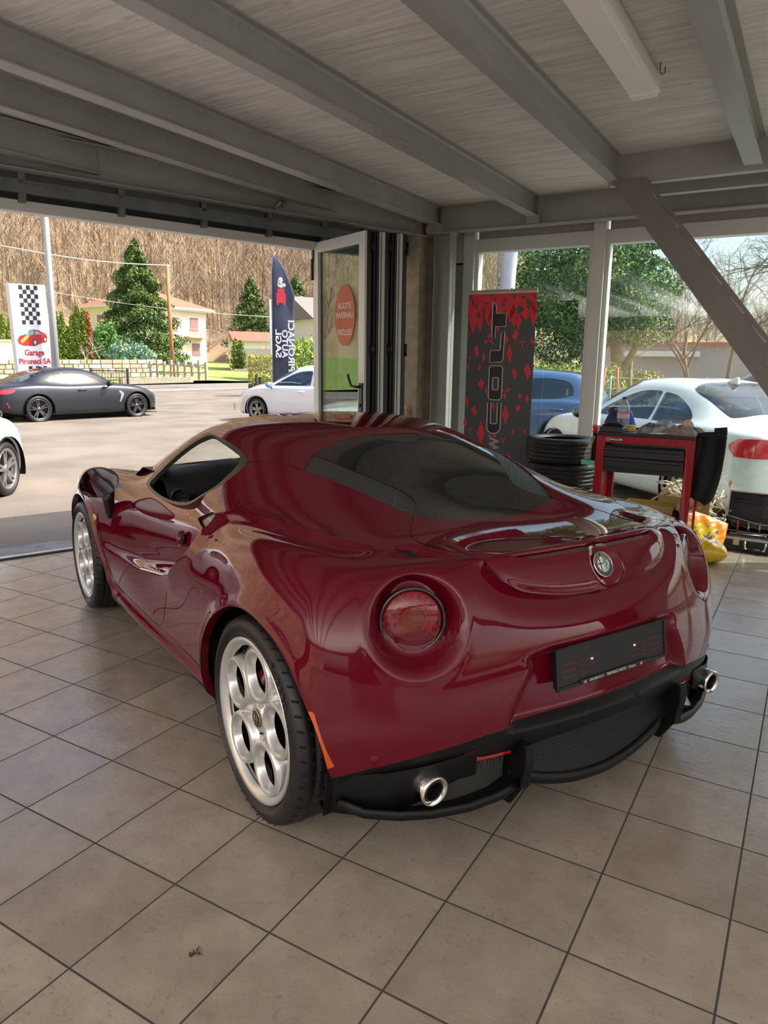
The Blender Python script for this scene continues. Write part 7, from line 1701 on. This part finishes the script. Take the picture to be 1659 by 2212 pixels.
# cardboard boxes and a tangle of white plastic tubes under the window
carton('cardboard_box', (-.86, 6.48, 0), (.40,.30,.36), .05, 'brown cardboard box full of white tubes behind the trolley', card, False)
carton('cardboard_box', (-.66, 6.30, 0), (.26,.20,.20), .1, 'low brown cardboard box between trolley and tool case', card, False)
rs = random.Random(3); m = MB()
for k in range(42):
    a = rs.uniform(0, 6.28); p = Vector((-.86+rs.uniform(-.15,.15), 6.48+rs.uniform(-.10,.10), .30+rs.uniform(-.05,.14))); d = Vector((math.cos(a), math.sin(a)*.5, rs.uniform(-.4,.9))).normalized()
    pts = [p-d*.12, p-d*.04+Vector((0,0,.02)), p+d*.06, p+d*rs.uniform(.1,.16)+Vector((rs.uniform(-.03,.03),0,-.02))]; m.tube(pts, .007, 6)
tag(m.build('plastic_tubes', mat('ivory_plastic', 'e2dac2', .4)), 'tangle of ivory plastic tubes heaped in the cardboard box', 'plastic tubes', kind='stuff')
m = MB()
for k in range(26):
    a = rs.uniform(0, 6.28); p = Vector((-.62+rs.uniform(-.11,.09), 6.44+rs.uniform(-.06,.06), .28+rs.uniform(-.12,.10))); d = Vector((math.cos(a)*.6, math.sin(a)*.4, rs.uniform(-1,1))).normalized()
    m.tube([p-d*.09, p, p+d*.09], .006, 6)
tag(m.build('plastic_tubes', _M['ivory_plastic']), 'tangle of ivory plastic tubes behind the hanging trousers', 'plastic tubes', kind='stuff')
m = MB(); m.tube([(-.93,6.3,.50),(-.86,6.29,.40),(-.82,6.3,.30),(-.76,6.3,.26),(-.74,6.3,.36),(-.80,6.31,.50)], .0045, 6); tag(m.build('cable', mat('cable_black', '1a1a1a', .5)), 'thin black cable looped over the white plastic tubes', 'cable')
# open tool case
tc_ = empty('tool_case', (-.24, 6.32, 0), math.radians(-3), 'open black tool case with aluminium edges on the floor by the windows', 'tool case')
cb = noisy('case_black', '1c1b1b', '232222', 30., .55, .2); ca = mat('case_aluminium', 'b8b2aa', .35, .7)
a, b = .29, .15
m = MB(); m.box((-a,-b,0),(a,b,.006)); m.box((-a,-b,0),(-a+.006,b,.10)); m.box((a-.006,-b,0),(a,b,.10)); m.box((-a,-b,0),(a,-b+.006,.10)); m.box((-a,b-.006,0),(a,b,.10)); m.build('base', cb, tc_)
m = MB(); m.box((-a-.003,-b-.004,.092),(a+.003,-b+.006,.108)); m.box((-a-.003,b-.006,.092),(a+.003,b+.004,.108)); m.box((-a-.004,-b,.092),(-a+.006,b,.108)); m.box((a-.006,-b,.092),(a+.004,b,.108)); m.build('base_trim', ca, tc_)
for sx_ in (-.17, .10):
    m = MB(); m.box((sx_-.022,-b-.010,.05),(sx_+.022,-b-.002,.112)); m.box((sx_-.016,-b-.014,.068),(sx_+.016,-b-.008,.10)); m.build('latch', ca, tc_, bevel=.002)
m = MB(); m.tube([(-.105,-b-.006,.085),(-.105,-b-.035,.075),(-.10,-b-.040,.035),(-.03,-b-.040,.030),(.035,-b-.040,.035),(.04,-b-.035,.075),(.04,-b-.006,.085)], .009, 8); m.build('handle', ca, tc_); m = MB(); m.tube([(-.085,-b-.040,.030),(.02,-b-.040,.030)], .013, 10); m.build('handle_grip', cb, tc_)
lid_ = MB(); Rl = Matrix.Rotation(math.radians(-14), 3, 'X'); ol = (0, b, .105)
lid_.box((-a,0,0),(a,.008,.315), R=Rl, o=ol); lid_.box((-a,-.055,.0),(-a+.006,.0,.315), R=Rl, o=ol); lid_.box((a-.006,-.055,0),(a,0,.315), R=Rl, o=ol); lid_.box((-a,-.055,.309),(a,0,.315), R=Rl, o=ol); ld = lid_.build('lid', cb, tc_)
m = MB()
for zz in (.06,.10,.23,.26): m.tube([Rl @ Vector((-a+.03,-.004,zz))+Vector(ol), Rl @ Vector((-.06,-.004,zz))+Vector(ol)], .003, 6); m.tube([Rl @ Vector((.06,-.004,zz))+Vector(ol), Rl @ Vector((a-.03,-.004,zz))+Vector(ol)], .003, 6)
m.build('lid_ribs', dk2, ld)
m = MB(); m.box((-.045,-.010,.12),(.045,.0,.30), R=Rl, o=ol); m.build('lid_strap', dk, ld)
m = MB(); m.lathe([(.006,-.002),(.011,-.001),(.012,.001)], 16, 'y', R=Rl, o=Rl @ Vector((0,-.013,.21))+Vector(ol)); m.build('strap_eyelet', ca, ld)
m = MB(); m.box((-a-.004,-.060,.31),(a+.004,-.050,.322), R=Rl, o=ol); m.box((-a-.005,-.060,0),(-a+.005,-.050,.32), R=Rl, o=ol); m.box((a-.005,-.060,0),(a+.005,-.050,.32), R=Rl, o=ol); m.build('lid_trim', ca, tc_)
m = MB(); pts = [(-a+.0+.58*k/12, b-.075+.01*math.sin(k), .235-.05*math.sin(PI*k/12*.8)) for k in range(13)]; vs = []
for p in pts: vs += [p, (p[0], p[1]+.02, .12)]
m.add(vs, [(2*i, 2*i+1, 2*i+3, 2*i+2) for i in range(12)], True); pn = m.build('tool_panel', dk, tc_); md = pn.modifiers.new('t', 'SOLIDIFY'); md.thickness = .006
m = MB(); m.tube(pts, .006, 6); m.build('panel_edge', ca, tc_)
m = MB(); m.tube([(-a+.04+.5*k/24, b-.082, .165-.014*abs(math.sin(k*.8))) for k in range(25)], .0022, 5); m.build('elastic_loops', mat('elastic_green', '8a9c78', .6), pn)
for k, (px_, c_, L) in enumerate(((-.20,'red_tool',.10),(-.12,'steel',.13),(-.04,'steel',.11),(.05,'black',.12),(.13,'steel',.12),(.2,'black',.1))):
    m = MB(); m.tube([(px_, b-.09, .205), (px_+.004, b-.086, .205-L)], .008, 8); hm = {'red_tool': mat('handle_red', 'b0402c', .5), 'steel': mat('tool_steel', 'a6a29c', .3, .9), 'black': dk}[c_]
    o = m.build('hand_tool', hm, None); o.parent = tc_; o.matrix_parent_inverse = Matrix.Identity(4)
for k, (x0, x1, yy, zz) in enumerate(((-.24,.0,-.04,.115),(.03,.25,-.06,.115),(-.20,.15,.02,.118))):
    m = MB(); m.tube([(x0,yy,zz),(x1,yy+.02,zz)], .007, 8); m.lathe([(.006,-.004),(.014,-.004),(.014,.004),(.006,.004)], 14, 'z', o=(x1+.01,yy+.02,zz)); m.build('spanner', mat('tool_steel', 'a6a29c', .3, .9), tc_)
m = MB(); m.box((-a+.01,-b+.01,.05),(a-.01,b-.01,.10)); m.build('inner_tray', dk, tc_)
# bags in front of the case
def pillow(name, loc, sz, rz, tilt, mats, label, cat, fn, seed=0):
    n = 30; V = []; F = []; Mi = []; r = random.Random(seed)
    for s in (1, -1):
        for i in range(n+1):
            for j in range(n+1):
                u, v = i/n*2-1, j/n*2-1; h = max(0, (1-abs(u)**3.2)*(1-abs(v)**3.2))**.6; w = .10*math.sin(u*9+v*4+seed)*h+.06*math.sin(u*17-v*13)*h
                V.append((u*sz[0]/2*(1-.05*abs(v)), v*sz[1]/2*(1-.04*abs(u)), s*sz[2]/2*(h+w)))
    for s in (0, 1):
        o = s*(n+1)**2
        for i in range(n):
            for j in range(n): f = (o+i*(n+1)+j, o+(i+1)*(n+1)+j, o+(i+1)*(n+1)+j+1, o+i*(n+1)+j+1); F.append(f if s == 0 else f[::-1]); Mi.append(fn((i+.5)/n, (j+.5)/n, s))
    me = bpy.data.meshes.new(name); me.from_pydata(V, [], F); [me.materials.append(q) for q in mats]; me.polygons.foreach_set('material_index', Mi); me.polygons.foreach_set('use_smooth', [True]*len(F)); bm = bmesh.new(); bm.from_mesh(me); bmesh.ops.remove_doubles(bm, verts=bm.verts, dist=1e-4); bmesh.ops.recalc_face_normals(bm, faces=bm.faces); bm.to_mesh(me); bm.free()
    o = bpy.data.objects.new(name, me); C.objects.link(o); o.location = loc; o.rotation_euler = (tilt[0], tilt[1], rz); return tag(o, label, cat)
ye = mat('bag_yellow', 'd3b01c', .3, coat=.3); orr = mat('bag_orange', 'e58a10', .3, coat=.3); pb_ = noisy('bag_pale_blue', 'a9c4d6', '7f9cae', 14., .35); bw_ = noisy('bag_print', 'd8b21e', '5c4f6a', 22., .35, lo=.55, hi=.6)
pillow('plastic_bag', (-.60, 5.68, .085), (.34,.26,.16), math.radians(10), (math.radians(-6),0), [ye, pb_], 'yellow plastic bag with pale blue top lying on the floor', 'bag', lambda u, v, s: 1 if v > .42 and s == 0 else 0, 2)
pillow('plastic_bag', (-.635, 5.90, .19), (.34,.28,.07), math.radians(14), (math.radians(52), math.radians(18)), [orr, bw_, mat('bag_edge_navy', '3a3f5c', .4)], 'orange printed plastic bag leaning on the yellow one', 'bag', lambda u, v, s: 2 if v > .965 else (1 if .18 < u < .8 and .2 < v < .62 else 0), 5)
m = MB(); m.tube([(-.555+.035*math.cos(a), 6.02, .225+.045*math.sin(a)) for a in [PI*1.15*k/14-.1 for k in range(15)]], .006, 8); tag(m.build('carry_handle', mat('handle_blue', '4356c4', .4)), 'blue loop carrying handle sticking up behind the orange bag', 'handle')
# a dead leaf on the tiles, some grit
pf = (-1.138, 1.068)
m = MB(); r = random.Random(5)
for k in range(7): a = r.uniform(0, 6.28); L = r.uniform(.008,.020); m.add([(0,0,.002),(L*math.cos(a),L*math.sin(a),.006+r.random()*.006),(L*.8*math.cos(a+.5),L*.8*math.sin(a+.5),.002)], [(0,1,2)])
m.tube([(0,0,.003),(.018,.006,.004)], .0008, 4); DL = m.build('dead_leaf', mat('leaf_brown', '3a2c1c', .8)); DL.location = (-1.138, 1.068, 0); tag(DL, 'tiny dried brown leaf lying on a floor tile', 'leaf')
